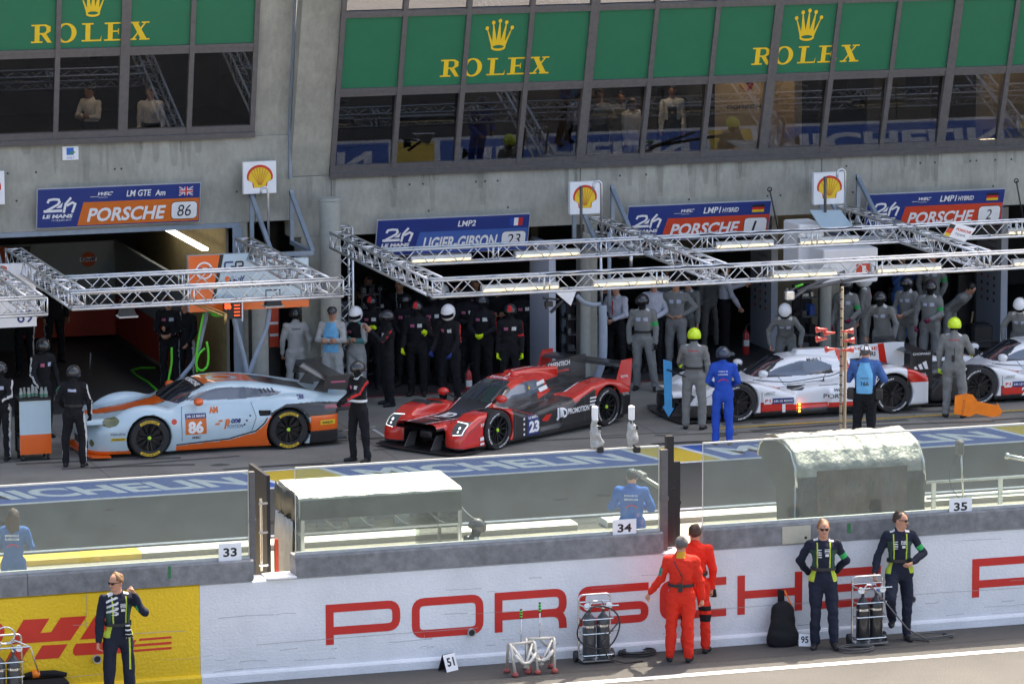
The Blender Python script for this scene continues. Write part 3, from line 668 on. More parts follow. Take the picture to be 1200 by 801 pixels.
p, q = atY(73, 172, YF-.01), atY(92, 187, YF-.01); mb = MB(); mb.box(p.x, q.x, YF-.02, YF-.004, q.z, p.z); f = frame((p.x, YF-.021, q.z), UX, UZ); W = q.x-p.x
mb.flat([(W*.25, .09), (W*.7, .09), (W*.7, .22), (W*.25, .22)], f, .001, 1); mb.flat([(W*.45, .10), (W*.82, .13), (W*.7, .16), (W*.5, .15)], f, .002, 2); put_text(mb, 'ANLT', f, W*.25, .02, .04, W*.5, 1, .002)
tag(mb.build('wall_plate', [WHITE, mat('plate_blue', (.03, .14, .5), .5), mat('plate_green', (.04, .25, .08), .5)]), 'small white plate with a blue square, alone on the concrete above board 86', 'sign')
# ================================================================== garage interiors
def wallbox(name, x0, x1, y0, y1, z0, z1, m): mb = MB(); mb.box(x0, x1, y0, y1, z0, z1); return bbuild(mb, name, m)
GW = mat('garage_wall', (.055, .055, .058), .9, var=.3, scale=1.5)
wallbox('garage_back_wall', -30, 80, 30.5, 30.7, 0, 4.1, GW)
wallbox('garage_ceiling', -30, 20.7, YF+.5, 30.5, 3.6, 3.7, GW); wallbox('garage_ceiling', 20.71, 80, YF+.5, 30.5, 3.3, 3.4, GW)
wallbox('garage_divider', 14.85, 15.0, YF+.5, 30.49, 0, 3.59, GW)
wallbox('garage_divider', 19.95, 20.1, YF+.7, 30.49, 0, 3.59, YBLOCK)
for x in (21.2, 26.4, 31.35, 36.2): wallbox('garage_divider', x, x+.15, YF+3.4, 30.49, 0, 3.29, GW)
PARTW = mat('partition_grey', (.30, .34, .36), .6, var=.06); PRED = mat('partition_red', (.42, .045, .02), .6, var=.06); POR = mat('partition_orange', (.55, .09, .02), .6)
cab = empty('garage_partition', (17.5, 29.3, 0), label='low grey and orange red partition inside garage 86 with a round orange logo', cat='partition')
z1 = 1.98; xa = atZ(60, 292, z1).x
mb = MB(); mb.box(xa-.9, 19.25, 29.35, 29.42, .62, z1); mb.box(19.25, 19.32, 23.6, 29.42, .9, z1); place(mb.build('upper_panel', PARTW), cab)
mb = MB(); mb.box(16.9, 19.24, 29.33, 29.40, .1, .62); mb.box(19.24, 19.31, 23.6, 29.3, .12, .9); place(mb.build('lower_panel', PRED), cab)
mb = MB(); mb.box(15.5, 17.0, 28.6, 28.66, 0, 2.05); mb.prism([(0, 0), (.42, 0), (.8, 2.05), (.42, 2.05)], frame((16.6, 28.55, 0), UX, UZ), -.02, .02, 1); place(mb.build('orange_panel', [POR, BLACK]), cab)
def roundlogo(fr, r, ring, txt, mats, name, par):
    mb = MB(); mb.flat(ell(0, 0, r, r, 28), fr, .001, 0); mb.flat(ell(0, 0, r*.84, r*.84, 28), fr, .0025, 1)
    mb.flat([(-r*1.15, -r*.28), (r*1.15, -r*.28), (r*1.15, r*.28), (-r*1.15, r*.28)], fr, .004, 2); put_text(mb, txt, fr, -r*1.0, -r*.2, r*.46, r*2.0, 3, .0055, bold=.04)
    return place(mb.build(name, mats), par)
WLOGO = mat('logo_blue', (.02, .035, .16), .5)
roundlogo(frame((atY(104, 304, 29.3).x, 29.34, atY(104, 304, 29.3).z), UX, UZ), .15, 0, 'Gulf', [POR, POR, WHITE, WLOGO], 'round_emblem', cab)
mb = MB(); a = atY(178, 303, 24.6); b = atY(203, 320, 24.6); mb.bar((19.6, 25.5, 3.1), (19.6, 22.9, 2.92), .1, .06); mb.bar((19.6, 25.5, 3.1), (19.6, 22.9, 2.92), .1, .06)
mb = MB(); mb.bar((19.55, 27.2, 2.62), (19.55, 23.0, 2.62), .12, .05)
tag(mb.build('fluorescent_tube', LAMPW), 'long lit fluorescent tube under the ceiling of garage 86', 'lamp')
# white and grey divider panels with sponsor print
PNL = mat('panel_bluegrey', (.42, .44, .50), .5, var=.04); PNLD = mat('panel_side', (.30, .31, .35), .6, var=.05)
def divider(px, pyb, h, depth, wid, txt, label, lean=0):
    p = atZ(px, pyb, 0); x0, y0 = p.x, p.y
    th = empty('divider_panel', (x0, y0, 0), label=label, cat='divider panel', group='upright panels between the garages')
    mb = MB(); mb.box(0, wid, 0, depth, 0, h); o = mb.build('panel', PNL, th)
    f = frame((-.003, depth, 0), (0, -1, 0), UZ)
    if txt:
        mb = MB(); put_text(mb, 'PORSCHE', f, .1, h-.42, .08, depth-.25, 1, .001, bold=.03)
        rr = random.Random(int(px))
        for r in range(9):
            k = 1 if r < 5 else 3
            for c in range(k):
                wd = (depth-.3)/k
                if r < 5: put_text(mb, ['Mobil', 'HYBRID', 'CHOPARD', 'MICHELIN', 'adidas'][r], f, .3+rr.uniform(0, .2), h-.75-r*.14, .05, wd*.6, 0, .001)
                else:
                    x = .15+c*wd; z = h-1.45-(r-5)*.15
                    mb.flat(ell(x+.12, z, .05, .035, 8), f, .001, 0 if rr.random() < .6 else 1)
        tag(mb.build('print', [mat('print_dark', (.03, .03, .04), .5), SRED], th), kind='stuff')
    return th
divider(643.5, 460, 2.75, 1.15, .13, False, 'plain grey panel between garage 23 and garage 1')
divider(903.5, 411.5, 2.7, 1.15, .13, True, 'printed grey panel beside the extinguisher of garage 1')
divider(1172, 402, 2.7, 1.2, .14, True, 'printed grey panel at the far edge of garage 2')
wallbox('side_panel', 36.0, 36.1, 24.7, 29.5, 0, 2.6, mat('panel_taupe', (.20, .19, .19), .7)); wallbox('side_panel', 30.6, 30.7, 25.2, 28.5, 0, 1.3, mat('panel_pale', (.34, .35, .35), .7))
wallbox('inner_wall', 24.2, 26.3, 26.6, 26.7, 1.9, 3.28, mat('wall_olive', (.24, .20, .12), .9)); wallbox('inner_wall', 29.2, 31.2, 27.5, 27.6, 1.4, 3.28, mat('wall_tan', (.36, .30, .2), .8)); wallbox('inner_wall', 31.6, 33.4, 26.5, 26.6, .0, 3.28, mat('wall_tan', (.2, .2, .2)))
# columns
def column(px, py0, Y, r, h, label, m=CONC2, grp=None):
    x = atY(px, py0, Y).x; th = MB(); th.lathe([(r, 0), (r, h-.06), (r*1.06, h-.05), (r*1.06, h), (0, h)], (0, 0, 0), 'z', 20)
    o = th.build('round_column', m, None, 'auto'); o.location = (x, Y, 0)
    return tag(o, label, 'column')
column(386.5, 240, 20.75, .19, 3.78, 'thick grey round column right of the 86 garage, topmost end free')
column(305, 400, 20.9, .15, 2.95, 'pale round column below the orange and blue 86 panel')
column(686, 380, 20.95, .10, 2.9, 'thin beige round column below the shell sign of garage 1')
column(968, 370, 20.95, .10, 2.9, 'thin beige round column below the white box numbered 1')
# steel brackets on the pillars
def bracket(x, z0, label, yo=19.6, h=.95, wd=.75):
    th = empty('pillar_bracket', (x, 21.1, z0), label=label, cat='bracket', group='blue grey steel brackets under the shell signs')
    for s in (0, wd):
        mb = MB(); mb.bar((s, .0, h), (s, yo-21.1, 0), .07, .07); mb.bar((s, .0, 0), (s, yo-21.1, 0), .07, .07); mb.bar((s, -.04, 0), (s, -.04, h+.05), .07, .06); mb.build('side_frame', BSTEEL, th)
    mb = MB(); mb.bar((0, yo-21.1, 0.0), (wd, yo-21.1, 0.0), .06, .08); mb.build('cross_bar', BSTEEL, th)
    return th
bracket(19.95, 2.95, 'steel bracket below the shell sign next to board 86', h=.92)
bracket(26.1, 2.75, 'steel bracket right of the French flag board')
bracket(31.0, 2.75, 'steel bracket half hidden behind the white boxes')
bracket(14.3, 2.95, 'steel bracket cut off by the picture edge above panel 69', h=1.1)
# ================================================================== trusses
def truss(A, B, label, s=.27, zt=3.25, vert=False, r=.024, wr=.0095, seg=.27):
    A = Vector(A); B = Vector(B); L = (B-A).length; d = (B-A).normalized()
    side = Vector((-d.y, d.x, 0)) if not vert else Vector((1, 0, 0)); up = Vector((0, 0, 1)) if not vert else Vector((0, 1, 0))
    th = empty('box_truss', A, label=label, cat='truss', group='aluminium box trusses over the pit boxes')
    C4 = [(side*(i*s/2)+up*(j*s/2)) for i, j in ((-1, -1), (1, -1), (1, 1), (-1, 1))]
    for c in C4:
        mb = MB(); mb.tube([c, c+d*L], r, 8); mb.build('chord', ALU, th, True)
    mb = MB(); n = max(2, round(L/seg)); n += n % 2
    for k in range(4):
        a, b = C4[k], C4[(k+1) % 4]
        for i in range(n):
            p, q = (a, b) if i % 2 == 0 else (b, a)
            mb.tube([p+d*(L*i/n), q+d*(L*(i+1)/n)], wr, 5)
        for t in [0.0]+[x for x in np.arange(2.0, L-.3, 2.0)]+[L]:
            for tt in (t-.05, t+.05) if 0 < t < L else (t,): mb.tube([a+d*tt, b+d*tt], wr*1.5, 5)
    mb.build('bracing', ALU, th, True)
    return th
Z = 3.25-.135
truss((21.25, 19.95, Z), (21.25, 13.85, Z), 'side truss running forward from the tower beside the thick column')
truss((21.12, 13.7, Z), (39, 13.7, Z), 'longest front truss above the red car and the white cars')
truss((21.4, 17.45, Z), (39, 17.45, Z), 'long middle truss just below boards 23, 1 and 2')
truss((26.3, 20.4, Z+.003), (26.3, 13.85, Z+.003), 'cross truss just right of the vent pipe and the French flag board')
truss((31.18, 20.4, Z+.003), (31.18, 13.85, Z+.003), 'cross truss passing under the white name pennant')
truss((36.2, 20.4, Z+.003), (36.2, 13.85, Z+.003), 'cross truss at the far edge beyond board 2')
XT = atY(403, 350, 21.0).x
truss((XT, 21.0, 0.02), (XT, 21.0, 3.2), 'upright tower truss beside the thick round column', vert=True)
truss((15.3, 19.7, Z), (15.3, 14.45, Z), 'side truss above the mechanics at the tool trolley')
truss((19.45, 19.7, Z), (19.45, 14.45, Z), 'side truss in front of the orange and blue 86 panel')
truss((15.15, 14.3, Z), (19.75, 14.3, Z), 'front truss above the pale blue and orange car')
truss((15.45, 15.95, Z), (19.3, 15.95, Z), 'second truss behind the front one over the pale blue car')
truss((14.5, 19.7, Z), (14.5, 14.05, Z), 'side truss in front of the white panel numbered 69')
truss((9, 13.9, Z), (14.66, 13.9, Z), 'front truss in front of the white panel numbered 69')
def lampbar(px, py, Y, L, label):
    p = atY(px, py, Y); th = empty('lamp_bar', (p.x, Y, 3.03), label=label, cat='lamp', group='lit lamp bars inside the long trusses')
    mb = MB(); mb.rings([[(x, -.07, .0), (x, .07, .0), (x, .05, .09), (x, -.05, .09)] for x in (0, L)]); mb.build('housing', mat('lamp_housing', (.45, .46, .46), .4, .4), th)
    mb = MB(); mb.box(.02, L-.02, -.082, -.071, .0, .03); mb.box(.02, L-.02, -.06, .06, -.012, -.001); mb.build('diffuser', LAMPY, th)
for i, (px, py, Y, L, lb) in enumerate(((481, 300, 17.45, 1.1, 'lamp bar under the left end of the LIGIER board'), (603, 296, 17.45, 1.2, 'lamp bar beside the 23 end of the middle truss'), (838, 290, 17.45, 1.1, 'lamp bar of the middle truss below the number 1'), (936, 282, 17.45, 1.15, 'lamp bar of the middle truss above the white box'),
        (1180, 270, 17.45, 1.1, 'lamp bar of the middle truss at its far end'), (564, 343, 13.7, 1.35, 'lamp bar of the front truss above the dark helmets'), (694, 337, 13.7, 1.35, 'lamp bar of the front truss above the black engine cover'), (903, 327, 13.7, 1.2, 'lamp bar of the front truss above the crouching white helmet'), (1026, 320, 13.7, 1.2, 'lamp bar of the front truss beside the red numbered square'), (1186, 312, 13.7, 1.2, 'lamp bar of the front truss at its far end'))):
    lampbar(px, py, Y, L, lb)
# ================================================================== hanging team panels
th = empty('team_panel', (18, 18.9, 2.2), label='orange and pale blue hanging panel with round logo and number 86', cat='panel')
Yp = 18.9; A = atY(221.5, 366, Yp); B = atY(362, 352, Yp); T1 = atY(222, 300, Yp).z; X2 = atY(292, 330, Yp).x; T2 = atY(350, 302.5, Yp).z
mb = MB(); f = frame((A.x, Yp, A.z), UX, UZ); W = B.x-A.x; w1 = X2-A.x; H1 = T1-A.z; H2 = T2-A.z; o1 = atY(258, 330, Yp).x-A.x; o2 = atY(248, 360, Yp).x-A.x
mb.prism([(0, 0), (W, 0), (W, H2), (w1, H2), (w1, H1), (0, H1)], f, -.12, 0, 0)
mb.flat([(0, 0), (W, 0), (W, .17), (0, .17)], f, .003, 1); mb.flat([(0, .17), (o2, .17), (o1, H1), (0, H1)], f, .003, 1); mb.flat([(o2, .17), (o2+.06, .17), (o1+.07, H1), (o1, H1)], f, .0045, 2)
put_text(mb, '86', f, W-.38, H2-.30, .22, .30, 2, .005, bold=.02)
ribbon(mb, rpath([(w1*.74, H1*.86), (w1*.60, H1*.86), (w1*.60, H1*.70), (w1*.76, H1*.70), (w1*.76, H1*.78), (w1*.70, H1*.78)], .03), .03, f, .006, 4); ribbon(mb, rpath([(w1*.78, H1*.70), (w1*.78, H1*.86), (w1*.90, H1*.86), (w1*.90, H1*.78), (w1*.82, H1*.78), (w1*.92, H1*.69)], .03), .03, f, .0065, 2)
put_text(mb, 'Gulf', f, w1*.66, H1*.5, .11, .3, 4, .006, shear=.3, bold=.02); mb.flat(ell(w1*.64, H1*.56, .05, .05, 12), f, .005, 1)
place(mb.build('panel', [GBLUE, GORANGE, BLACK, WHITE, WLOGO]), th)
mb = MB(); fr2 = frame((A.x+w1*.26, Yp-.006, A.z+H1*.73), UX, UZ); N = 26; o, u, v, n = fr2; out = ell(0, 0, .155, .155, N); inn = ell(0, 0, .125, .125, N)
mb.add([o+u*p[0]+v*p[1]+n*.002 for p in out+inn], [(i, (i+1) % N, N+(i+1) % N, N+i) for i in range(N)], 0); mb.flat([(-.16, -.05), (.16, -.05), (.16, .05), (-.16, .05)], fr2, .003, 0); put_text(mb, 'Gulf', fr2, -.14, -.035, .09, .28, 1, .005, bold=.04)
place(mb.build('round_emblem', [WHITE, WLOGO]), th)
th = empty('team_panel', (13.5, 18.4, 2.3), label='white hanging panel with the number 69 at the picture edge', cat='panel')
Yp = 18.4; A = atY(-60, 386, Yp); B = atY(43, 382, Yp); Tz = atY(20, 309, Yp).z; mb = MB(); f = frame((A.x, Yp, B.z), UX, UZ); W = B.x-A.x; H = Tz-B.z
mb.prism([(0, 0), (W, 0), (W, H), (0, H)], f, -.12, 0, 0); put_text(mb, '69', f, W-.34, .07, .22, .28, 1, .004, bold=.01); put_text(mb, 'C', f, W-.75, H-.32, .3, .25, 2, .004, bold=.05)
place(mb.build('panel', [WHITE, WLOGO, SRED]), th)
# white equipment boxes at pit 1
def wbox(px0, py0, px1, py1, Y, dep, label, red=None):
    A = atY(px0, py1, Y); B = atY(px1, py0, Y); mb = MB(); mb.cbox(((A.x+B.x)/2, Y+dep/2, (A.z+B.z)/2), (B.x-A.x, dep, B.z-A.z), 0, .02)
    if red:
        f = frame((A.x, Y-.002, A.z), UX, UZ); W = B.x-A.x; H = B.z-A.z
        mb.flat([(W*.6, H*.15), (W*.88, H*.15), (W*.88, H*.55), (W*.6, H*.55)], f, .001, 1); put_text(mb, red, f, W*.71, H*.21, H*.28, W*.07, 0, .003, bold=.06)
    return tag(mb.build('equipment_box', [WHITE, SRED], None, False), label, 'box')
wbox(965, 290, 1029, 333, 18.6, .7, 'large white box with a red square numbered 1 above the car', '1')
wbox(936, 262, 966, 318, 19.4, .8, 'plain white box left of the one numbered 1')
mb = MB(); q = [atY(949, 246, 19.6), atY(985, 246, 19.6), atY(1000, 266, 18.8), atY(962, 266, 18.8)]
V4 = q+[p-Vector((0, 0, .03)) for p in q]; mb.add(V4, [(0, 1, 2, 3), (7, 6, 5, 4), (0, 4, 5, 1), (1, 5, 6, 2), (2, 6, 7, 3), (3, 7, 4, 0)])
tag(mb.build('sloping_sheet', GBLUE), 'pale blue sloping sheet on top of the white boxes below a shell sign', 'sheet')
def pipe(name, pts, r, m, label, cat='pipe', n=8):
    mb = MB(); mb.tube(pts, r, n); return tag(mb.build(name, m, None, True), label, cat)
def arc(p0, p1, h, n=8, ax=Vector((0, 0, 1))):
    return [Vector(p0).lerp(Vector(p1), i/n)+ax*(h*4*(i/n)*(1-i/n)) for i in range(n+1)]
def crook(px, pyb, pyt, Y, label, dx=-.12):
    a = atY(px, pyb, Y); t = atY(px, pyt, Y); R = abs(dx)/2
    pts = [a, Vector((a.x, Y, t.z-R))]+[Vector((a.x+dx/2-dx/2*cos(pi*i/8), Y, t.z-R+R*sin(pi*i/8))) for i in range(1, 9)]+[Vector((a.x+dx, Y, t.z-R-.08))]
    return pipe('vent_pipe', pts, .022, ALU, label)
crook(315, 305, 219, 20.2, 'crooked vent pipe in front of the shell sign next to board 86', -.13)
crook(705, 285, 212, 19.6, 'crooked vent pipe right of the French flag board', -.16)
crook(990, 265, 198, 19.6, 'crooked vent pipe rising behind the white boxes', -.16)
for a, lb in (((681, 218, 300), 'dark straight rod before the shell sign right of the French flag board'), ((967, 207, 268), 'dark straight rod before the shell sign above the white boxes')):
    pipe('rod', [atY(a[0], a[2], 19.5), atY(a[0], a[1], 19.5)], .028, mat('rod_grey', (.10, .10, .10), .4, .6), lb, 'rod')
for a, b, lb in (((902, 222), (912, 270), 'slanted antenna left of the white boxes'), ((1191, 212), (1200, 262), 'slanted antenna at the edge, right of the white name pennant')):
    t, q = atY(*a, 18.2), atY(*b, 18.2); mb = MB(); mb.tube([q, t], .014, 6); mb.tube([t+Vector((.04*cos(k), 0, .04*sin(k))) for k in np.linspace(0, 6.3, 10)], .012, 5)
    tag(mb.build('antenna', BLACK, None, True), lb, 'antenna')
# small pennant board hanging from the middle truss
p = [atY(x, y, 17.0) for x, y in ((1115, 260), (1144, 268), (1128, 287), (1105, 277))]
mb = MB(); mb.add([*p, *[q+Vector((0, .02, 0)) for q in p]], [(3, 2, 1, 0), (4, 5, 6, 7), (0, 1, 5, 4), (1, 2, 6, 5), (2, 3, 7, 6), (3, 0, 4, 7)])
u = (p[1]-p[0]).normalized(); f = (p[3], u, (p[0]-p[3]).normalized(), Vector((0, -1, 0)))
mb.flat([(0, 0), (.11, 0), (.11, .09), (0, .09)], f, .003, 3); mb.flat([(0, .09), (.11, .09), (.11, .19), (0, .19)], f, .003, 1); mb.flat([(0, .19), (.11, .19), (.11, .27), (0, .27)], f, .003, 2)
put_text(mb, 'PORSCHE', f, .16, .18, .05, .3, 1, .004, bold=.03); put_text(mb, 'TEAM', f, .18, .09, .045, .2, 2, .004)
tag(mb.build('name_pennant', [WHITE, SRED, BLACK, mat('flag_gold', (.75, .5, .02))]), 'white name pennant with a German flag clipped to the middle truss', 'sign')
# floodlights hanging under the left front truss
def flood(px, py, Y, label):
    p = atY(px, py, Y); th = empty('floodlight', p, label=label, cat='floodlight')
    mb = MB(); mb.rings([[(x*s, y*s2, z) for x, y in ((-.14, -.1), (.14, -.1), (.14, .1), (-.14, .1))] for s, s2, z in ((1, 1, 0), (.7, .7, .13))]); mb.build('housing', BLACK, th)
    mb = MB(); mb.box(-.16, .16, -.12, .12, -.03, -.004); mb.build('lens', mat('lens_grey', (.35, .37, .38), .2), th); mb = MB(); mb.tube([(-.12, 0, .12), (-.12, 0, .25), (.12, 0, .25), (.12, 0, .12)], .012); mb.build('yoke', BLACK, th)
flood(149, 369, 14.5, 'black floodlight under the left half of the front truss'); flood(320, 357, 14.6, 'black floodlight under the right half of the front truss')
# ================================================================== implicit surfaces -> mesh
def surfnet(f, org, h):
    s = f < 0; nx, ny, nz = f.shape; dims = (nx-1, ny-1, nz-1)
    ids_all = []; pos_all = []; edges = []
    E = np.eye(3, dtype=np.int64)
    for ax in range(3):
        a0 = [slice(None)]*3; a1 = [slice(None)]*3; a0[ax] = slice(0, -1); a1[ax] = slice(1, None)
        A = f[tuple(a0)]; B = f[tuple(a1)]; c = s[tuple(a0)] != s[tuple(a1)]
        idx = np.argwhere(c); va = A[c]; vb = B[c]; t = va/(va-vb)
        o1, o2 = [k for k in range(3) if k != ax]
        pos = idx.astype(float); pos[:, ax] += t
        ok = (idx[:, o1] >= 1) & (idx[:, o2] >= 1) & (idx[:, o1] < dims[o1]) & (idx[:, o2] < dims[o2])
        cells = []
        for d1, d2 in ((0, 0), (1, 0), (1, 1), (0, 1)):
            cc = idx - d1*E[o1] - d2*E[o2]; cells.append(cc)
            g = (cc >= 0).all(1) & (cc < dims).all(1)
            fl = (cc[g, 0]*dims[1]+cc[g, 1])*dims[2]+cc[g, 2]; ids_all.append(fl); pos_all.append(pos[g])
        flip = (va[ok] < 0) != (ax == 1)
        q = np.stack([(cc[ok, 0]*dims[1]+cc[ok, 1])*dims[2]+cc[ok, 2] for cc in cells], 1)
        q[~flip] = q[~flip][:, ::-1]; edges.append(q)
    ids = np.concatenate(ids_all); pos = np.concatenate(pos_all)
    u, inv = np.unique(ids, return_inverse=True); n = np.bincount(inv)
    V = np.stack([np.bincount(inv, pos[:, k])/n for k in range(3)], 1)*h+np.asarray(org)
    Q = np.searchsorted(u, np.concatenate(edges))
    return V, Q
def mesh_np(name, V, Q, mats, mi=None, parent=None, smooth=True):
    me = bpy.data.meshes.new(name); me.vertices.add(len(V)); me.vertices.foreach_set('co', np.asarray(V, np.float32).ravel())
    k = Q.shape[1]; me.loops.add(len(Q)*k); me.loops.foreach_set('vertex_index', Q.astype(np.int32).ravel())
    me.polygons.add(len(Q)); me.polygons.foreach_set('loop_start', np.arange(0, len(Q)*k, k, dtype=np.int32))
    try: me.polygons.foreach_set('loop_total', np.full(len(Q), k, np.int32))
    except Exception: pass
    for m in mats: me.materials.append(m)
    if mi is not None: me.polygons.foreach_set('material_index', np.asarray(mi, np.int32))
    me.polygons.foreach_set('use_smooth', np.full(len(Q), smooth)); me.update(calc_edges=True); me.validate()
    o = bpy.data.objects.new(name, me); COL.objects.link(o)
    if parent: o.parent = parent
    return o
class SDF:
    def __init__(s, lo, hi, h):
        s.h = h; s.lo = np.array(lo, float); s.n = np.ceil((np.array(hi)-s.lo)/h).astype(int)+1
        s.f = np.full(s.n, .5); s.tag = np.zeros(s.n, np.int16); s.best = np.full(s.n, .5)
        s.ax = [s.lo[k]+np.arange(s.n[k])*h for k in range(3)]
    def region(s, lo, hi):
        a = np.maximum(0, np.floor((np.array(lo)-s.lo)/s.h).astype(int)); b = np.minimum(s.n, np.ceil((np.array(hi)-s.lo)/s.h).astype(int)+1)
        if (b <= a).any(): return None
        sl = tuple(slice(a[k], b[k]) for k in range(3)); return sl, np.meshgrid(*[s.ax[k][sl[k]] for k in range(3)], indexing='ij', sparse=True)
    def put(s, sl, d, k, tag=None):
        f = s.f[sl]
        if k > 0:
            hh = np.clip(.5+.5*(f-d)/k, 0, 1); s.f[sl] = f+(d-f)*hh-k*hh*(1-hh)
        else: s.f[sl] = np.minimum(f, d)
        if tag is not None:
            b = s.best[sl]; w = d < b; s.tag[sl] = np.where(w, tag, s.tag[sl]); s.best[sl] = np.where(w, d, b)
    def cap(s, a, b, ra, rb, k=.02, tag=None, flat=None, fk=1.0):
        a = np.array(a, float); b = np.array(b, float); R = max(ra, rb)*max(1, 1/fk if fk else 1)+k+.05
        g = s.region(np.minimum(a, b)-R, np.maximum(a, b)+R)
        if g is None: return
        sl, (X, Y, Z) = g; px, py, pz = X-a[0], Y-a[1], Z-a[2]; v = b-a
        if flat is not None:
            fa = np.array(flat, float); fa /= np.linalg.norm(fa); dd = (px*fa[0]+py*fa[1]+pz*fa[2])*(fk-1); px = px+dd*fa[0]; py = py+dd*fa[1]; pz = pz+dd*fa[2]
            v = v+fa*(v@fa)*(fk-1)
        L = v@v+1e-12; t = np.clip((px*v[0]+py*v[1]+pz*v[2])/L, 0, 1)
        d = np.sqrt((px-t*v[0])**2+(py-t*v[1])**2+(pz-t*v[2])**2)-(ra+(rb-ra)*t); s.put(sl, d, k, tag)
    def ell(s, c, r, k=.02, tag=None, R=None):
        c = np.array(c, float); r = np.array(r, float); m = r.max()+k+.05; g = s.region(c-m, c+m)
        if g is None: return
        sl, (X, Y, Z) = g; P = [X-c[0], Y-c[1], Z-c[2]]
        if R is not None: P = [P[0]*R[0][i]+P[1]*R[1][i]+P[2]*R[2][i] for i in range(3)]
        q = np.sqrt((P[0]/r[0])**2+(P[1]/r[1])**2+(P[2]/r[2])**2); q2 = np.sqrt((P[0]/r[0]**2)**2+(P[1]/r[1]**2)**2+(P[2]/r[2]**2)**2)
        s.put(sl, q*(q-1)/np.maximum(q2, 1e-6), k, tag)
    def noise(s, amp, fr, seed=0):
        r = np.random.default_rng(seed); X, Y, Z = np.meshgrid(*s.ax, indexing='ij', sparse=True); t = 0
        for i in range(7):
            w = r.normal(size=3); w /= np.linalg.norm(w); w *= fr*(.6+.25*i); w2 = r.normal(size=3)*fr*.35
            t = t+np.sin(X*w[0]+Y*w[1]+Z*w[2]+r.uniform(0, 6)+1.6*np.sin(X*w2[0]+Y*w2[1]+Z*w2[2]))/(1+.3*i)
        s.f += amp*t*.45
    def mesh(s):
        V, Q = surfnet(s.f, s.lo, s.h); return V, Q
    def tags(s, P):
        i = np.clip(np.rint((P-s.lo)/s.h).astype(int), 0, s.n-1); return s.tag[i[:, 0], i[:, 1], i[:, 2]]
# ================================================================== people
def cloth(name, col=None, rough=.85, var=.10): return _M.get('cloth_'+name) or mat('cloth_'+name, col, rough, var=var, scale=9, bump=.35, bscale=28, spec=.25)
SKIN = mat('skin', (.50, .25, .16), .55, var=.06, spec=.35); SKIN2 = mat('skin_tan', (.34, .17, .10), .55, var=.06)
NAVY = cloth('navy', (.013, .016, .030)); BLK = cloth('black', (.012, .012, .014)); GREY = cloth('grey', (.20, .20, .19)); LGREY = cloth('light_grey', (.42, .42, .41)); BLUEC = cloth('blue', (.018, .075, .42)); DENIM = cloth('dusty_blue', (.055, .13, .34))
REDC = cloth('red', (.66, .030, .014), var=.06); LIME = cloth('lime', (.42, .50, .05)); WHT = cloth('white', (.62, .62, .60)); BOOT = cloth('boot', (.02, .02, .022), .6); DGREEN = cloth('dark_green', (.03, .07, .05)); BIBB = cloth('bib_blue', (.16, .45, .72)); PINK = cloth('pale_shirt', (.55, .55, .62)); CREAMC = cloth('cream', (.78, .74, .68))
NEON = cloth('neon', (.70, .95, .02)); RTRIM = cloth('red_trim', (.55, .03, .03)); HAIRB = mat('hair_brown', (.05, .028, .015), .6, bump=.5, bscale=60); HAIRBL = mat('hair_fair', (.17, .085, .03), .6, bump=.5, bscale=60); HAIRG = mat('hair_grey', (.10, .09, .085), .6, bump=.5, bscale=60); HAIRK = mat('hair_black', (.012, .01, .01), .5, bump=.5, bscale=60)
HWHITE = mat('helmet_white', (.78, .78, .78), .25, coat=.6, var=.02); HBLACK = mat('helmet_black', (.02, .02, .024), .25, coat=.6, var=.02); HYEL = mat('helmet_yellow', (.62, .85, .01), .3, coat=.5, var=.02); HNAVY = mat('helmet_navy', (.02, .035, .07), .3, coat=.5); VIS = mat('visor_dark', (.01, .01, .012), .08, var=0); VISC = mat('goggle_clear', (.25, .3, .32), .1, var=0)
LIPS = mat('lips', (.35, .11, .09), .5); EYEW = mat('eye_white', (.7, .7, .68), .3); EYED = mat('eye_dark', (.03, .02, .015), .2)
def U_(v): v = np.array(v, float); return v/np.linalg.norm(v)
def hand_prims(S, wr, fd, pn, side, k, sc=1.0, grip=0, tag=1):
    """wrist, finger direction, palm normal; curled fingers and a side thumb"""
    fd = U_(fd); pn = U_(np.array(pn, float)-fd*(np.array(pn, float)@fd)); sd = np.cross(fd, pn)*side
    c = wr+fd*.05*sc; S.cap(wr, wr+fd*.085*sc, .026*sc, .036*sc, k, tag, flat=pn, fk=1.9)
    for i, (o, L) in enumerate(((-.03, .070), (-.010, .080), (.011, .074), (.030, .058))):
        b = wr+fd*.085*sc+sd*o*sc; g = grip; a1 = .25+g*.9; a2 = .5+g*1.6
        d1 = fd*cos(a1)+pn*sin(a1); d2 = fd*cos(a2)+pn*sin(a2); m_ = b+d1*L*.5*sc; e = m_+d2*L*.5*sc
        S.cap(b-fd*.02*sc, m_, .0105*sc, .0095*sc, .003, tag); S.cap(m_, e, .0095*sc, .0075*sc, .002, tag)
    b = wr+fd*.03*sc-sd*.025*sc; m_ = b+(-sd*.7+fd*.6+pn*.25)*.042*sc; e = m_+(fd*.85-sd*.15+pn*(.3+g*.5))*.032*sc
    S.cap(b, m_, .014*sc, .0115*sc, .008, tag); S.cap(m_, e, .0115*sc, .009*sc, .003, tag)
POSES = {
 'stand': dict(),
 'hips': dict(ua=((.55, -.15, -.8), (-.55, -.15, -.8)), fa=((-.75, .45, -.45), (.75, .45, -.45))),
}
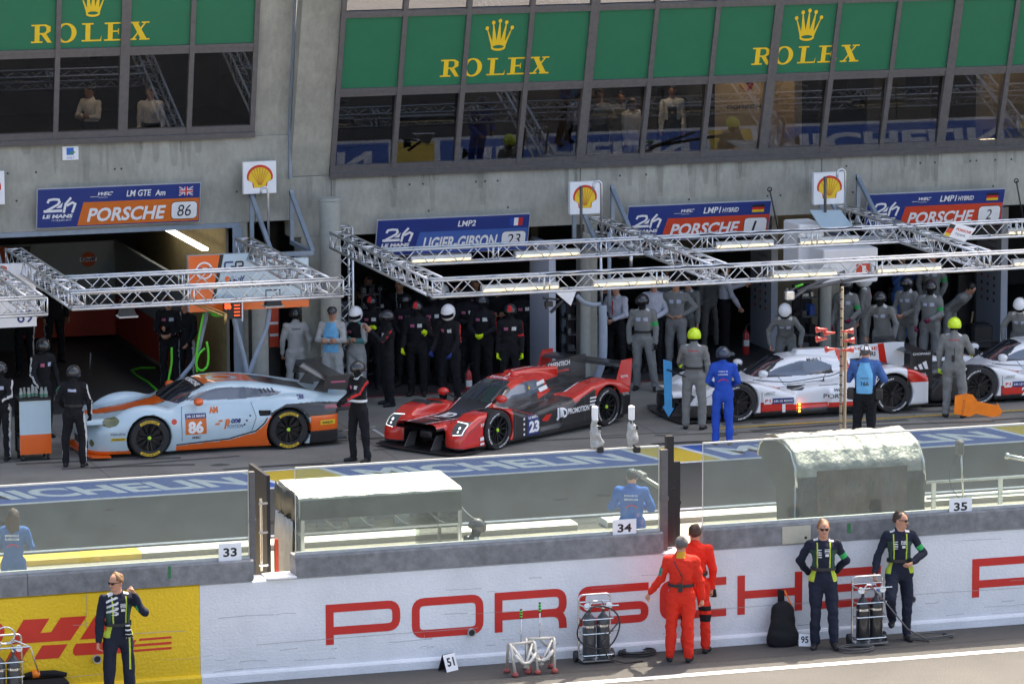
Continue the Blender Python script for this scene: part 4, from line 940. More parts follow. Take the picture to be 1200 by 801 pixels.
def person(label, px, py, face, suit=BLK, head=None, H=1.78, name='person', h=.014, ua=((.16, .02, -1), (-.16, .02, -1)), fa=((.06, .22, -1), (-.06, .22, -1)), th=((.055, .03, -1), (-.055, .03, -1)), sh=((.02, -.05, -1), (-.02, -.05, -1)), lean=0.0, side=0.0, look=(0, 1, -.12), gloves=None, pants=None, Z0=0.0, at=None, paint=None, boots=BOOT, belt=None, skin=SKIN, hair=None, cat='person', group=None, fat=1.0, grip=(.5, .5), z_feet=None, shades=False, cap=None, bib=None, vis=True, sleeve=None, extra=None):
    """body frame: x = person's right... drawn facing +y. ua/fa upper arm & forearm directions (right, left); th/sh thighs & shins"""
    k = H/1.78; rr_ = random.Random(int(px*31+py)); J = lambda V, a: tuple(tuple(c+rr_.uniform(-a, a) for c in v) for v in V)
    th = J(th, .045); sh = J(sh, .03); ua = J(ua, .05); fa = J(fa, .05); balac = head is not None and head[0] != 'bike'
    P = {}; lv = U_((side, lean, 1)); rt = np.array([1., 0, 0]); fw = U_(np.cross(lv, rt))*-1
    fw = np.array([0, 1, 0.])-lv*lv[1]; fw = U_(fw); rt = U_(np.cross(fw, lv))
    hip = np.array([0, 0, 0.])
    kn = []; an = []; hj = []
    for i, s in enumerate((1, -1)):
        j = hip+np.array([s*.095, 0, -.02]); d = U_(th[i]); e = U_(sh[i]); hj.append(j*k); kn.append((j+d*.43)*k); an.append((j+d*.43+e*.41)*k)
    low = min(a[2] for a in an)-.085*k
    cz = -low
    up = lambda v: np.array(v)+np.array([0, 0, cz])
    hj = [up(a) for a in hj]; kn = [up(a) for a in kn]; an = [up(a) for a in an]
    pel = up(hip*k); waist = pel+lv*.14*k; chest = pel+lv*.36*k; neck = pel+lv*.535*k; shd = [pel+lv*.468*k+rt*s*.172*k*fat for s in (1, -1)]
    el = []; wr = []
    def bf(v): v = np.array(v, float); return rt*v[0]+fw*v[1]+lv*v[2]
    for i in range(2):
        e = shd[i]+U_(bf(ua[i]))*.285*k; el.append(e); wr.append(e+U_(bf(fa[i]))*.25*k)
    hl = U_(np.array(look, float)); hz = U_(lv*.6+np.array([0, 0, .9])-hl*0); hup = U_(hz-hl*(hz@hl)); hr = np.cross(hl, hup)
    hc = neck+U_(lv*.5+np.array([0, 0, .5])+hl*.12)*.135*k
    pts = [pel, waist, chest, neck, hc, *shd, *el, *wr, *kn, *an]; A = np.array(pts); lo = A.min(0)-.17; hi = A.max(0)+.19; lo[2] = -.02
    S = SDF(lo, hi, h)
    # torso
    S.cap(pel-lv*.01*k, waist, .150*k*fat, .140*k*fat, .03, 2, flat=fw, fk=1.35); S.cap(waist, chest, .142*k*fat, .165*k*fat, .04, 2, flat=fw, fk=1.40)
    S.cap(shd[0]*.8+shd[1]*.2-lv*.05*k, shd[0]*.2+shd[1]*.8-lv*.05*k, .088*k, .088*k, .05, 2); S.cap(chest, neck-lv*.05*k, .13*k, .068*k, .05, 2, flat=fw, fk=1.2); S.cap(neck-lv*.05*k, neck+lv*.012*k-fw*.008*k, .066*k, .063*k, .01, 2)
    for i in range(2): S.cap(neck-lv*.035*k, shd[i]-lv*.012*k, .052*k, .052*k, .05, 2)
    for i in range(2):
        S.cap(shd[i], el[i], .064*k*fat, .053*k*fat, .03, 4+i); S.cap(el[i], wr[i], .053*k*fat, .040*k*fat, .012, 6+i)
        S.cap(hj[i], kn[i], .100*k*fat, .073*k*fat, .035, 8+i); S.cap(kn[i], an[i]+np.array([0, 0, .02]), .073*k*fat, .062*k*fat, .012, 10+i)
        ft = np.array([sin((.22, -.22)[i]), cos(.22), 0]); S.cap(an[i]+(0, 0, -.03*k), an[i]+ft*.13*k+(0, 0, -.050*k), .043*k, .036*k, .012, 12); S.cap(an[i]+ft*-.04*k+(0, 0, -.045*k), an[i]+ft*.15*k+(0, 0, -.056*k), .036*k, .030*k, .01, 12)
    S.noise(.0095, 25, seed=int(px*7+py)); S.noise(.0042, 60, seed=int(px*3+py)+1)
    S.cap(neck-lv*.05*k, hc-hup*.03*k, .056*k, .055*k, .012, 3)
    # head
    Rm = np.stack([hr, hl, hup], 1)
    S.ell(hc+hup*.025*k, np.array([.076, .096, .10])*k, .01, 1, R=Rm); S.ell(hc+hl*.020*k-hup*.050*k, np.array([.056, .070, .066])*k, .03, 1, R=Rm)
    q = lambda a, b, c: hc+hr*a*k+hl*b*k+hup*c*k
    S.cap(q(0, .088, .012), q(0, .108, -.022), .008*k, .013*k, .012, 1)                                  # nose
    for s in (1, -1):
        S.cap(q(s*.03, .086, .03), q(s*.012, .092, .032), .009*k, .008*k, .008, 1); S.ell(q(s*.078, -.005, .0), np.array([.010, .020, .032])*k, .004, 1, R=Rm)
    S.cap(q(-.016, .088, -.045), q(.016, .088, -.045), .007*k, .007*k, .008, 13); S.ell(q(0, .078, -.078), np.array([.022, .016, .016])*k, .012, 1, R=Rm)   # mouth, chin
    gk = 15
    for i in range(2):
        f = U_(wr[i]-el[i]); pn = U_(np.array([0, 0, 0])+(-rt if i == 0 else rt)*1.0+fw*.25); sd = 1 if i == 0 else -1
        hand_prims(S, wr[i]+f*.012*k, f, pn, sd, .010, 1.0*k if h < .012 else 1.06*k, grip[i], 14 if gloves is None else 15)
    V, Q = S.mesh(); ctr = V[Q].mean(1)
    e1 = V[Q[:, 2]]-V[Q[:, 0]]; e2 = V[Q[:, 3]]-V[Q[:, 1]]; N = np.cross(e1, e2); N /= np.linalg.norm(N, axis=1)[:, None]+1e-9
    tg = S.tags(ctr-N*h*.5)
    mats = [suit, BLK if balac else skin, pants or suit, boots, LIPS, gloves or skin, sleeve or suit]; mi = np.zeros(len(Q), int)
    mi[(tg == 1) | (tg == 3)] = 1; mi[tg == 13] = 1 if balac else 4; mi[(tg >= 8) & (tg <= 11)] = 2; mi[tg == 12] = 3; mi[tg == 14] = 5; mi[tg == 15] = 5; mi[(tg == 6) | (tg == 7)] = 6
    dp = (ctr-waist)@lv; mi[(tg == 2) & (dp < -.01*k)] = 2
    if sleeve is None: mi[mi == 6] = 0
    # local coordinates for painted trim
    tx = (ctr-waist)@rt/k; ty = (ctr-waist)@fw/k; tz = (ctr-waist)@lv/k
    ctx = dict(tag=tg, x=tx, y=ty, z=tz, N=N, rt=rt, fw=fw, lv=lv, c=ctr, k=k, shd=shd, el=el, wr=wr, kn=kn, an=an, hj=hj)
    if paint:
        for m, fn in paint:
            w = fn(ctx)
            if w.any():
                if m not in mats: mats.append(m)
                mi[w] = mats.index(m)
    g = at if at is not None else atZ(px, py, Z0)
    vdir = math.atan2(-(CAM.y-g.y), CAM.x-g.x)   # unused helper
    tocam = math.atan2(CAM.y-g.y, CAM.x-g.x); rz = tocam-pi/2+radians(face)
    root = mesh_np(name, V, Q, mats, mi); root.location = (g.x, g.y, Z0 if z_feet is None else z_feet); root.rotation_euler = (0, 0, rz)
    tag(root, label, cat, group)
    cx = dict(root=root, hc=hc, hr=hr, hl=hl, hup=hup, k=k, wr=wr, el=el, waist=waist, chest=chest, neck=neck, pel=pel, rt=rt, fw=fw, lv=lv, shd=shd, Rm=Rm)
    if head is None:
        for s in (1, -1):
            mb = MB(); c = q(s*.030, .088, .012); mb.lathe([(0, .0), (.010*k, .001), (.012*k, .006)], c, 'z', 8) if False else mb.add([tuple(c+hr*.013*k*cos(t)+hup*.006*k*sin(t)+hl*.006*k) for t in np.linspace(0, 2*pi, 9)[:-1]], [tuple(range(8))]); 
            mb.add([tuple(c+hr*.005*k*cos(t)+hup*.005*k*sin(t)+hl*.007*k) for t in np.linspace(0, 2*pi, 9)[:-1]], [tuple(range(8))], 1)
            if h < .012: mb.build('eye', [EYEW, EYED], root)
    if hair: hairdo(cx, *hair)
    if shades: sunglasses(cx)
    if head: helmet(cx, *head)
    if cap: capmesh(cx, cap)
    if belt:
        mb = MB(); R = []; hb = .022*k
        for z in (-hb, hb): R.append([tuple(waist+lv*(z-.0*k)+rt*(.172*k*fat*cos(t))+fw*(.135*k*fat*sin(t))) for t in np.linspace(0, 2*pi, 21)[:-1]])
        mb.rings(R, 0, False); mb.build('belt', belt, root, True)
    if bib: bibmesh(cx, bib, fat)
    if extra: extra(cx)
    return cx
def hairdo(cx, m, length=0):
    hc, hr, hl, hup, k = (cx[a] for a in ('hc', 'hr', 'hl', 'hup', 'k')); h = .008
    lo = hc-.17; hi = hc+.17; lo[2] -= max(0, length)
    S = SDF(lo, hi, h); S.ell(hc+hup*.040*k-hl*.012*k, np.array([.086, .100, .096])*k, .01, 1, R=cx['Rm'])
    S.noise(.010, 48, 3)
    if length: 
        S.cap(hc-hl*.08*k+hup*.0*k, hc-hl*.10*k-np.array([0, 0, length]), .07*k, .05*k, .04, 1, flat=hl, fk=1.5); S.cap(hc-hl*.05*k+hr*.07*k, hc-hl*.08*k+hr*.07*k-np.array([0, 0, length*.9]), .035*k, .03*k, .03, 1); S.cap(hc-hl*.05*k-hr*.07*k, hc-hl*.08*k-hr*.07*k-np.array([0, 0, length*.9]), .035*k, .03*k, .03, 1)
    # carve the face and the underside
    X, Y, Zz = np.meshgrid(*S.ax, indexing='ij', sparse=True)
    dx, dy, dz = X-hc[0], Y-hc[1], Zz-hc[2]; f = dx*hl[0]+dy*hl[1]+dz*hl[2]; u = dx*hup[0]+dy*hup[1]+dz*hup[2]
    cut = np.minimum(f+.012*k-(u-.062*k)*.9*0-.0, (.070*k-u)); cut = np.minimum(f-.012*k, .042*k-u)
    S.f = np.maximum(S.f, cut)
    if not length: S.f = np.maximum(S.f, (-.045*k-u))
    V, Q = S.mesh(); mesh_np('hair', V, Q, [m], None, cx['root'])
def sunglasses(cx):
    hc, hr, hl, hup, k = (cx[a] for a in ('hc', 'hr', 'hl', 'hup', 'k')); mb = MB()
    q = lambda a, b, c: hc+hr*a*k+hl*b*k+hup*c*k
    for s in (1, -1):
        P = [(.008, .020), (.052, .024), (.056, .006), (.040, -.010), (.016, -.008)]
        mb.rings([[tuple(q(s*a, d-.35*max(0, a-.02), c+.004)) for a, c in P] for d in (.100, .106)], 0)
    mb.rings([[tuple(q(s*.01, d, c)) for s, d, c in ((-1, .104, .02), (1, .104, .02), (1, .104, .012), (-1, .104, .012))], [tuple(q(s*.01, d, c)) for s, d, c in ((-1, .108, .02), (1, .108, .02), (1, .108, .012), (-1, .108, .012))]])
    for s in (1, -1): mb.bar(q(s*.055, .09, .02), q(s*.083, -.02, .016), .005, .008)
    mb.build('sunglasses', VIS, cx['root'])
def helmet(cx, kind, m, stripe=None):
    """full: closed racing helmet; open: crew helmet with goggles over a dark balaclava; bike: vented shell"""
    hc, hr, hl, hup, k = (cx[a] for a in ('hc', 'hr', 'hl', 'hup', 'k')); n, mm = 32, 22
    V = []; c = hc+hup*.018*k; low = -.16 if kind == 'full' else (-.075 if kind == 'open' else .015)
    r0 = np.array([.130, .158, .148])*k if kind == 'full' else np.array([.120, .148, .136])*k
    if kind == 'bike': r0 = np.array([.112, .145, .118])*k
    for j in range(mm+1):
        ph = pi/2-(pi*.80)*j/mm
        for i in range(n):
            t = 2*pi*i/n; x, y, z = cos(ph)*sin(t), cos(ph)*cos(t), sin(ph); rr = r0.copy()
            p = np.array([x*rr[0], y*rr[1], z*rr[2]])
            if kind == 'full' and z < 0 and y > 0: p[1] *= 1+.18*min(1, -z*1.6)*y
            p[2] = max(p[2], (low+.018)*k)
            V.append(c+hr*p[0]+hl*p[1]+hup*p[2])
    fs = {'shell': [], 'visor': [], 'stripe': []}
    for j in range(mm):
        for i in range(n):
            i2 = (i+1) % n; f = (j*n+i, (j+1)*n+i, (j+1)*n+i2, j*n+i2); t = 2*pi*(i+.5)/n; t = (t+pi) % (2*pi)-pi; ph = pi/2-(pi*.80)*(j+.5)/mm
            z = sin(ph); key = 'shell'
            if kind == 'full' and abs(t) < 1.15 and -.30 < z < .20: key = 'visor'
            if kind == 'open' and abs(t) < 1.25 and z < .10: key = None if z < -.25 else 'visor'
            if kind == 'open' and z < -.62: key = None
            if kind == 'bike' and z < -.02: key = None
            if kind == 'bike' and z < .85 and (i % 4 < 1) and z > .25: key = 'visor'
            if stripe and key == 'shell' and z > .25 and abs(abs(t)-.0) < .35 and z < .9: key = 'stripe'
            if stripe and key == 'shell' and abs(abs(t)-2.9) < .4 and z > .5: key = 'stripe'
            if key: fs[key].append(f)
    V = np.array(V)
    def mk(nm, F, mt, grow):
        if F: mb = MB(); mb.v = [tuple(v) for v in (c+(V-c)*grow)]; mb.f = F; mb.m = [0]*len(F); return mb.build(nm, mt, cx['root'], True)
    hm = mk('helmet', fs['shell'], m, 1.0); mk('visor' if kind != 'bike' else 'helmet_vent', fs['visor'], VIS, .985)
    if fs['stripe']: mk('helmet_stripe', fs['stripe'], stripe, 1.002)
    if kind == 'bike':
        pass
def capmesh(cx, m):
    hc, hr, hl, hup, k = (cx[a] for a in ('hc', 'hr', 'hl', 'hup', 'k')); mb = MB(); n = 20; R = []
    for j in range(8):
        ph = pi/2*(1-j/7.0); R.append([tuple(hc+hup*(.045+.085*sin(ph))*k+hr*.090*k*cos(ph)*cos(t)+hl*(.106*k*cos(ph)*sin(t)-.005)) for t in np.linspace(0, 2*pi, n+1)[:-1]])
    mb.rings(R, 0, False)
    P = [(-.075, .06), (-.06, .13), (-.03, .165), (0, .175), (.03, .165), (.06, .13), (.075, .06)]
    mb.rings([[tuple(hc+hr*a*k+hl*b*k+hup*(z-(b-.06)*.25)*k) for a, b in P] for z in (.045, .055)])
    mb.build('cap', m, cx['root'], True)
def bibmesh(cx, txt, fat=1.0):
    k = cx['k']; w = cx['waist']; rt, fw, lv = cx['rt'], cx['fw'], cx['lv']
    for sgn, nm in ((1, 'bib_front'), (-1, 'bib_back')):
        mb = MB(); G = []
        for j in range(9):
            z = (-.14+.52*j/8)*k; hw = (.135 if j < 6 else .135-.02*(j-5))*k; row = []
            for i in range(11):
                a = -1+2*i/10; row.append(w+lv*z+rt*a*hw+fw*sgn*((.128 if j < 1 else .138)*fat*k-(.045)*k*a*a+(.012*k*sin(j*1.3+i))*.4))
            G.append(row)
        vs = [tuple(p) for r in G for p in r]+[tuple(p+fw*sgn*.004) for r in G for p in r]; n0 = 99
        fsx = []
        for j in range(8):
            for i in range(10):
                a = j*11+i; fsx += [(a, a+1, a+12, a+11), (a+n0, a+11+n0, a+12+n0, a+1+n0)]
        mb.add(vs, fsx); 
        o = w+lv*.10*k+fw*sgn*(.160*fat)*k+rt*sgn*.085*k
        if txt:
            fr = frame(o-lv*.14*k, -rt*sgn, lv); put_text(mb, txt, fr, .03*k, .04*k, .075*k, .13*k, 1, .006, bold=.02)
            put_text(mb, 'MEDIA', fr, .02*k, .15*k, .03*k, .14*k, 1, .004)
        mb.build(nm, [BIBB, BLACK], cx['root'])
# ---- paint rules
def limb_t(c, a, b): v = b-a; return ((c['c']-a)@v)/(v@v)
def stripe_out(tags, width=.35):
    def fn(c):
        s = np.where(np.isin(c['tag'], [t for t in tags if t % 2 == 0]), 1, -1); d = (c['N']@c['rt'])*s; return np.isin(c['tag'], tags) & (d > 1-width)
    return fn
def torso(fn): return lambda c: (c['tag'] == 2) & fn(c['x'], c['y'], c['z'])
patch_l = torso(lambda x, y, z: (y > 0) & (x > .03) & (x < .11) & (z > .20) & (z < .255)); patch_r = torso(lambda x, y, z: (y > 0) & (x < -.03) & (x > -.11) & (z > .20) & (z < .265))
backpatch = torso(lambda x, y, z: (y < 0) & (abs(x) < .075) & (z > .24) & (z < .28))
shoulder = lambda c: (c['tag'] == 2) & (c['z'] > .335) & (abs(c['x']) > .07) & (abs(c['x']) < .15) & (abs(c['y']) < .05)
RDP = cloth('patch_pink', (.45, .12, .2)); BLP = cloth('patch_pale', (.45, .48, .6))
def armline(m): return (m, stripe_out((4, 5, 6, 7), .10))
BLKP = [(WHT, patch_r), (RDP, patch_l), (RTRIM, stripe_out((4, 5), .05))]
G86P = [(WHT, stripe_out((4, 5, 6, 7), .16)), (WHT, stripe_out((8, 9, 10, 11), .13)), (BLP, backpatch), (BLP, patch_r), (RDP, patch_l)]
GRYP = [(WHT, shoulder), (BLP, patch_l), (BLP, patch_r), (RTRIM, torso(lambda x, y, z: (y < 0) & (abs(x) < .10) & (z > .29) & (z < .305)))]
def greenband(c): t = limb_t(c, c['shd'][1], c['el'][1]); return (c['tag'] == 5) & (t > .55) & (t < .8)
NAVP = [(LIME, torso(lambda x, y, z: (y > -.02) & (abs(abs(x)-.085-.02*(z-.1)) < .009) & (z > -.01) & (z < .36))), (DGREEN, torso(lambda x, y, z: (abs(x) > .105) & (z > 0) & (z < .26))), (WHT, shoulder),
        (LIME, lambda c: np.isin(c['tag'], (8, 9, 2)) & (c['z'] < -.02) & (c['z'] > -.17) & (abs(c['x']) > .095+.3*(c['z']+.17)*0+(-.02-c['z'])*.25) & (c['y'] > -.02)),
        (WHT, torso(lambda x, y, z: (y > 0) & (x < -.02) & (x > -.07) & (z > .17) & (z < .205))), (WHT, torso(lambda x, y, z: (y > 0) & (x < -.01) & (x > -.08) & (z > .22) & (z < .27) & (np.sin(z*260) > 0))), (WHT, torso(lambda x, y, z: (y > 0) & (x > .03) & (x < .08) & (z > .16) & (z < .28) & (np.sin(z*200) > .3))),
        (cloth('green_band', (.03, .35, .1)), greenband)]
# ================================================================== cast : the wall side
UP = 'men in racing overalls'
p = person('man with fair hair and sunglasses leaning on the wall, hands behind his back', 964, 757, 4, NAVY, H=1.83, h=.0085, hair=(HAIRBL,), shades=True, belt=BLACK, paint=NAVP, ua=((.50, -.30, -.8), (-.50, -.30, -.8)), fa=((-.55, -.55, -.75), (.55, -.55, -.75)), th=((.03, .17, -1), (-.10, .20, -1)), sh=((.04, .06, -1), (-.03, .10, -1)), lean=-.05, look=(-.05, 1, .02), fat=1.02)
p = person('dark haired man with sunglasses, one foot against the wall, hand on the bottle trolley', 1053, 748, 8, NAVY, H=1.85, h=.0085, hair=(HAIRB,), shades=True, belt=BLACK, paint=NAVP, ua=((.45, .05, -.9), (-.50, -.1, -.8)), fa=((.18, .45, -.85), (.65, .55, -.35)), th=((.15, .72, -.8), (-.02, .12, -1)), sh=((-.1, -.55, -.85), (.02, .05, -1)), lean=-.06, look=(-.85, .6, -.02), fat=1.0)
RP = [(BLACK, torso(lambda x, y, z: (y < 0) & (abs((x+.02)+(z-.2)*.55) < .008) & (z > .12) & (z < .34))), (cloth('teal_patch', (.03, .22, .16)), lambda c: (c['tag'] == 5) & (limb_t(c, c['shd'][1], c['el'][1]) > .45) & (limb_t(c, c['shd'][1], c['el'][1]) < .85) & ((c['N']@c['rt']) < -.3)), (cloth('mustard', (.6, .3, .03)), torso(lambda x, y, z: (z > .37) & (abs(x) < .06)))]
def radio(cx):
    mb = MB(); k = cx['k']; c = cx['waist']-cx['fw']*.15*k+cx['rt']*.0; mb.cbox(tuple(c+np.array([0, 0, -.02])), (.06, .04, .12), 0, .008); mb.tube([tuple(c+np.array([.02, 0, .04])), tuple(c+np.array([.02, 0, .17]))], .006); mb.build('radio', BLACK, cx['root'])
p = person('grey haired man in red overalls seen from behind, radio on his belt', 798, 776, 176, REDC, H=1.80, h=.0085, hair=(HAIRG,), belt=BLACK, paint=RP, ua=((.22, .05, -1), (-.40, .12, -.9)), fa=((.05, .25, -1), (-.55, .25, -.8)), th=((.04, .02, -1), (-.09, .05, -1)), sh=((.0, .03, -1), (-.02, -.02, -1)), look=(-.3, 1, -.1), extra=radio, fat=1.05)
def gl(cx):
    S = SDF(cx['wr'][0]-.15, cx['wr'][0]+.16, .009); b = cx['wr'][0]+np.array([.01, .02, -.06])
    S.cap(b, b+(0, .02, -.10), .035, .045, .01, 1); 
    for i in range(4): S.cap(b+(.0, -.03+.022*i, -.11), b+(.01, -.035+.024*i, -.155), .012, .010, .004, 1)
    V, Q = S.mesh(); mesh_np('held_gloves', V, Q, [BLK, NEON], (V[Q].mean(1)[:, 1] > b[1]+.015).astype(int), cx['root'])
p = person('curly haired man in red overalls with black knee pads, partly hidden behind his colleague', 814, 764, 172, REDC, H=1.84, h=.0085, hair=(HAIRB,), belt=BLACK, ua=((.26, .10, -1), (-.3, .4, -.9)), fa=((.02, .12, -1), (-.1, 1, .2)), paint=[(BLK, lambda c: np.isin(c['tag'], (9, 8, 10, 11)) & (abs(c['c'][:, 2]-.50) < .05)), (BLK, lambda c: np.isin(c['tag'], (9, 8)) & (abs(c['c'][:, 2]-.64) < .035))], look=(-.2, 1, -.1), extra=gl)
def glv(cx):
    S = SDF(cx['pel']-.3, cx['pel']+.3, .010); b = cx['waist']-cx['rt']*.10+cx['fw']*.12
    S.cap(b+(0, 0, -.02), b+(-.01, .01, -.11), .035, .045, .01, 1)
    for i in range(4): S.cap(b+(-.045+.024*i, .02, -.11), b+(-.055+.026*i, .03, -.17), .013, .010, .004, 1)
    V, Q = S.mesh(); mesh_np('held_gloves', V, Q, [BLK, WHT], (np.sin(V[Q].mean(1)[:, 2]*110) > .6).astype(int), cx['root'])
foot = atY(138, 763, -.45); foot.z = 0
p = person('fair haired man in dark overalls on the yellow wall side, hand at his ear', 140, 840, 12, NAVY, H=1.82, h=.0085, hair=(HAIRBL,), shades=True, belt=BLACK, at=Vector((atZ(140, 826, 0).x, atZ(140, 826, 0).y, 0)), paint=NAVP+[(WHT, torso(lambda x, y, z: (x > .02) & (z > .12) & (z < .36) & (np.sin(z*90+x*40) > .3))), (LIME, lambda c: (c['tag'] == 9) & (abs(c['c'][:, 0]+.13) < .012))], ua=((.28, .0, -1), (-.42, .62, -.55)), fa=((.12, .12, -1), (.42, -.25, .85)), th=((.05, .04, -1), (-.08, .05, -1)), look=(.85, .5, -.08), grip=(.5, 1.0), extra=glv, fat=1.03)
# behind the glass
foot = atY(18, 690, 4.2)
def cxt(cx, lines, z=.33, col=WHITE, w=.24):
    k = cx['k']; mb = MB(); o = cx['waist']-cx['fw']*.175*k+cx['lv']*0; fr = frame(o+cx['rt']*w/2*k*1.0*0-cx['rt']*0, cx['rt'], cx['lv'])
    fr = frame(cx['waist']-cx['fw']*.152*k, cx['rt'], cx['lv'])
    for i, (t, hh, ww) in enumerate(lines): put_text(mb, t, fr, -ww/2, (z-i*.055)*k, hh, ww, 0, .0, bold=.01)
    ribbon(mb, [(-.08, z-.17), (-.02, z-.125), (.06, z-.14), (.09, z-.17)], .014, fr, .0, 1)
    mb.build('back_print', [col, RTRIM], cx['root'])
g = atZ(16, 700, 0); g = Vector((atY(16, 640, 4.6).x, 4.6, 0))
def zfeet(head_py, px, Y, H): return atY(px, head_py, Y).z-H
person('woman in blue overalls and cap with long brown hair behind the glass', 16, 700, 172, DENIM, H=1.68, h=.012, at=g, z_feet=max(0, zfeet(599, 18, 4.6, 1.70)), hair=(HAIRB, .34), cap=mat('cap_navy', (.03, .05, .15), .8), ua=((.3, .2, -1), (-.3, .2, -1)), fa=((-.2, .9, .3), (.3, .9, .3)), look=(.05, 1, -.1), extra=lambda c: cxt(c, (('BENEVOLE', .03, .2), ('FLASH.COM', .03, .2)), .26))
g = Vector((atY(740, 600, 4.2).x, 4.2, 0))
person('man in blue overalls and blue cap behind the glass at plate 34', 740, 640, 178, cloth('blue_mid', (.03, .12, .40)), H=1.78, h=.012, at=g, z_feet=max(0, zfeet(557, 740, 4.2, 1.80)), cap=mat('cap_blue', (.05, .25, .5), .8), hair=(HAIRK,), ua=((.35, .15, -1), (-.35, .15, -1)), fa=((-.5, .8, .1), (.5, .8, .1)), look=(.35, 1, -.25), extra=lambda c: cxt(c, (('SCIENCES DU', .028, .2), ('SERVICE LOG', .028, .2)), .27), fat=1.12)
g = Vector((atY(544, 600, 2.6).x, 2.6, 0))
person('person in black jacket with orange trim hunched at the end of the silver stand', 544, 660, 120, BLK, H=1.7, h=.014, at=g, z_feet=.08, head=('open', HBLACK), paint=[(WHT, shoulder), (REDC, stripe_out((4, 5), .08))], lean=.35, th=((.1, .9, -.4), (-.1, .9, -.4)), sh=((0, -.1, -1), (0, -.1, -1)), look=(0, 1, -.5))
# ------------------------------------------------------------------ the pit lane
person('black clad mechanic with helmet standing before the red car, one arm held out', 421, 541, -52, BLK, ('open', HBLACK), H=1.76, h=.011, gloves=BLK, belt=WHITE, paint=BLKP+[(RTRIM, stripe_out((4, 5, 6, 7), .09)), (WHT, torso(lambda x, y, z: (z > .36) & (abs(x) < .07)))], ua=((.35, -.1, -.8), (-.25, .75, -.6)), fa=((-.2, .75, -.35), (-.1, 1, -.25)), th=((.1, .12, -1), (-.05, -.12, -1)), look=(-.1, 1, -.15))
person('mechanic with white side stripes seen from behind at the nose of the coupe', 88, 547, 165, BLK, ('open', HBLACK), H=1.76, h=.011, gloves=BLK, belt=DSTEEL, paint=G86P, ua=((.28, .15, -1), (-.42, .05, -.85)), fa=((.0, .35, -.9), (.25, .65, -.45)), th=((.14, .06, -1), (-.12, .0, -1)), look=(.15, 1, -.1))
person('mechanic in black leaning over the tool trolley with green gloves', 50, 513, 35, BLK, ('open', HBLACK), H=1.80, h=.012, gloves=cloth('green_glove', (.05, .25, .15)), paint=G86P, ua=((.35, .35, -.8), (-.3, .1, -1)), fa=((-.1, .6, -.6), (.1, .5, -.8)), lean=.10, look=(.3, 1, -.4))
person('mechanic in black with goggles at the far left edge behind the trolley', 3, 538, -30, BLK, ('open', HBLACK), H=1.70, h=.012, gloves=BLK, paint=G86P, ua=((.2, .3, -.9), (-.3, .5, -.8)), fa=((0, .8, -.3), (.1, .9, -.1)), look=(.1, 1, -.2))
person('marshal in grey overalls and neon yellow helmet beside the blue arrow board', 813, 503, 168, GREY, ('open', HYEL), H=1.83, h=.011, gloves=cloth('neon_glove', (.55, .85, .02)), belt=BLACK, paint=GRYP, ua=((.22, .1, -1), (-.3, .35, -.9)), fa=((.0, .25, -1), (-.2, .9, -.3)), th=((.1, .0, -1), (-.07, .02, -1)), look=(-.1, 1, -.12), fat=1.03)
person('marshal in royal blue overalls and dark helmet seen from behind', 847, 522, 180, BLUEC, ('open', HNAVY), H=1.75, h=.011, paint=[(BLUEC, shoulder)], ua=((.35, .1, -1), (-.35, .1, -1)), fa=((-.35, .7, -.3), (.35, .7, -.3)), look=(-.35, 1, -.12), extra=lambda c: cxt(c, (('GENERAL DE', .025, .16), ('LA ENTREPRISE', .025, .17)), .25), fat=1.0)
def pack(cx):
    k = cx['k']; mb = MB(); mb.bar(cx['shd'][1]*.6+cx['neck']*.4-cx['fw']*.10, cx['pel']+cx['rt']*.17-cx['fw']*.10, .035, .01)
    mb.build('camera_strap', BLACK, cx['root'])
    for s in (1, -1):
        b = MB(); b.cbox(tuple(cx['pel']+cx['rt']*s*.23*k+np.array([0, -.02, -.02])), (.13, .17, .19), 0, .02); b.build('camera_pouch', BLACK, cx['root'])
person('photographer wearing pale blue bib 166 and vented white helmet', 1013, 525, 176, DENIM, ('bike', HWHITE), H=1.84, h=.011, pants=BLK, hair=(HAIRG,), bib='166', ua=((.35, .25, -.9), (-.35, .25, -.9)), fa=((-.2, 1, .1), (.2, 1, .1)), look=(0, 1, -.1), extra=pack, fat=1.12)
person('marshal in grey overalls and neon yellow helmet holding the orange arrow', 1117, 489, 176, GREY, ('open', HYEL), H=1.83, h=.011, gloves=cloth('neon_glove', (.55, .85, .02)), belt=None, paint=GRYP, ua=((.35, .25, -.9), (-.22, .1, -1)), fa=((.0, .8, -.2), (-.02, .25, -1)), th=((.12, -.02, -1), (-.08, .04, -1)), look=(.1, 1, -.12), extra=radio, fat=1.06)
# ------------------------------------------------------------------ crews at the garages
CG = 'crew standing along the garage fronts'
def crew(label, px, py, face, suit, head=None, **k): k.setdefault('h', .0135); k.setdefault('group', CG); return person(label, px, py, face, suit, head, **k)
A_x = dict(ua=((.2, .35, -.9), (-.2, .35, -.9)), fa=((-.9, .45, .1), (.9, .45, .05)))     # arms folded
A_f = dict(ua=((.2, .2, -1), (-.2, .2, -1)), fa=((-.55, .75, -.3), (.55, .75, -.3)))      # hands joined in front
A_h = POSES['hips']
A_b = dict(ua=((.28, -.1, -1), (-.28, -.1, -1)), fa=((-.3, .35, -1), (.3, .35, -1)))
crew('man in pale grey overalls and dark helmet seen from behind, left of bib 957', 347, 470, 190, LGREY, ('open', HBLACK), H=1.76, ua=((.3, .05, -1), (-.28, .05, -1)), fa=((.0, .3, -1), (.1, .35, -1)), paint=[(mat('print_grey', (.15, .15, .16)), torso(lambda x, y, z: (y < 0) & (abs(x) < .08) & (z > .27) & (z < .30)))])
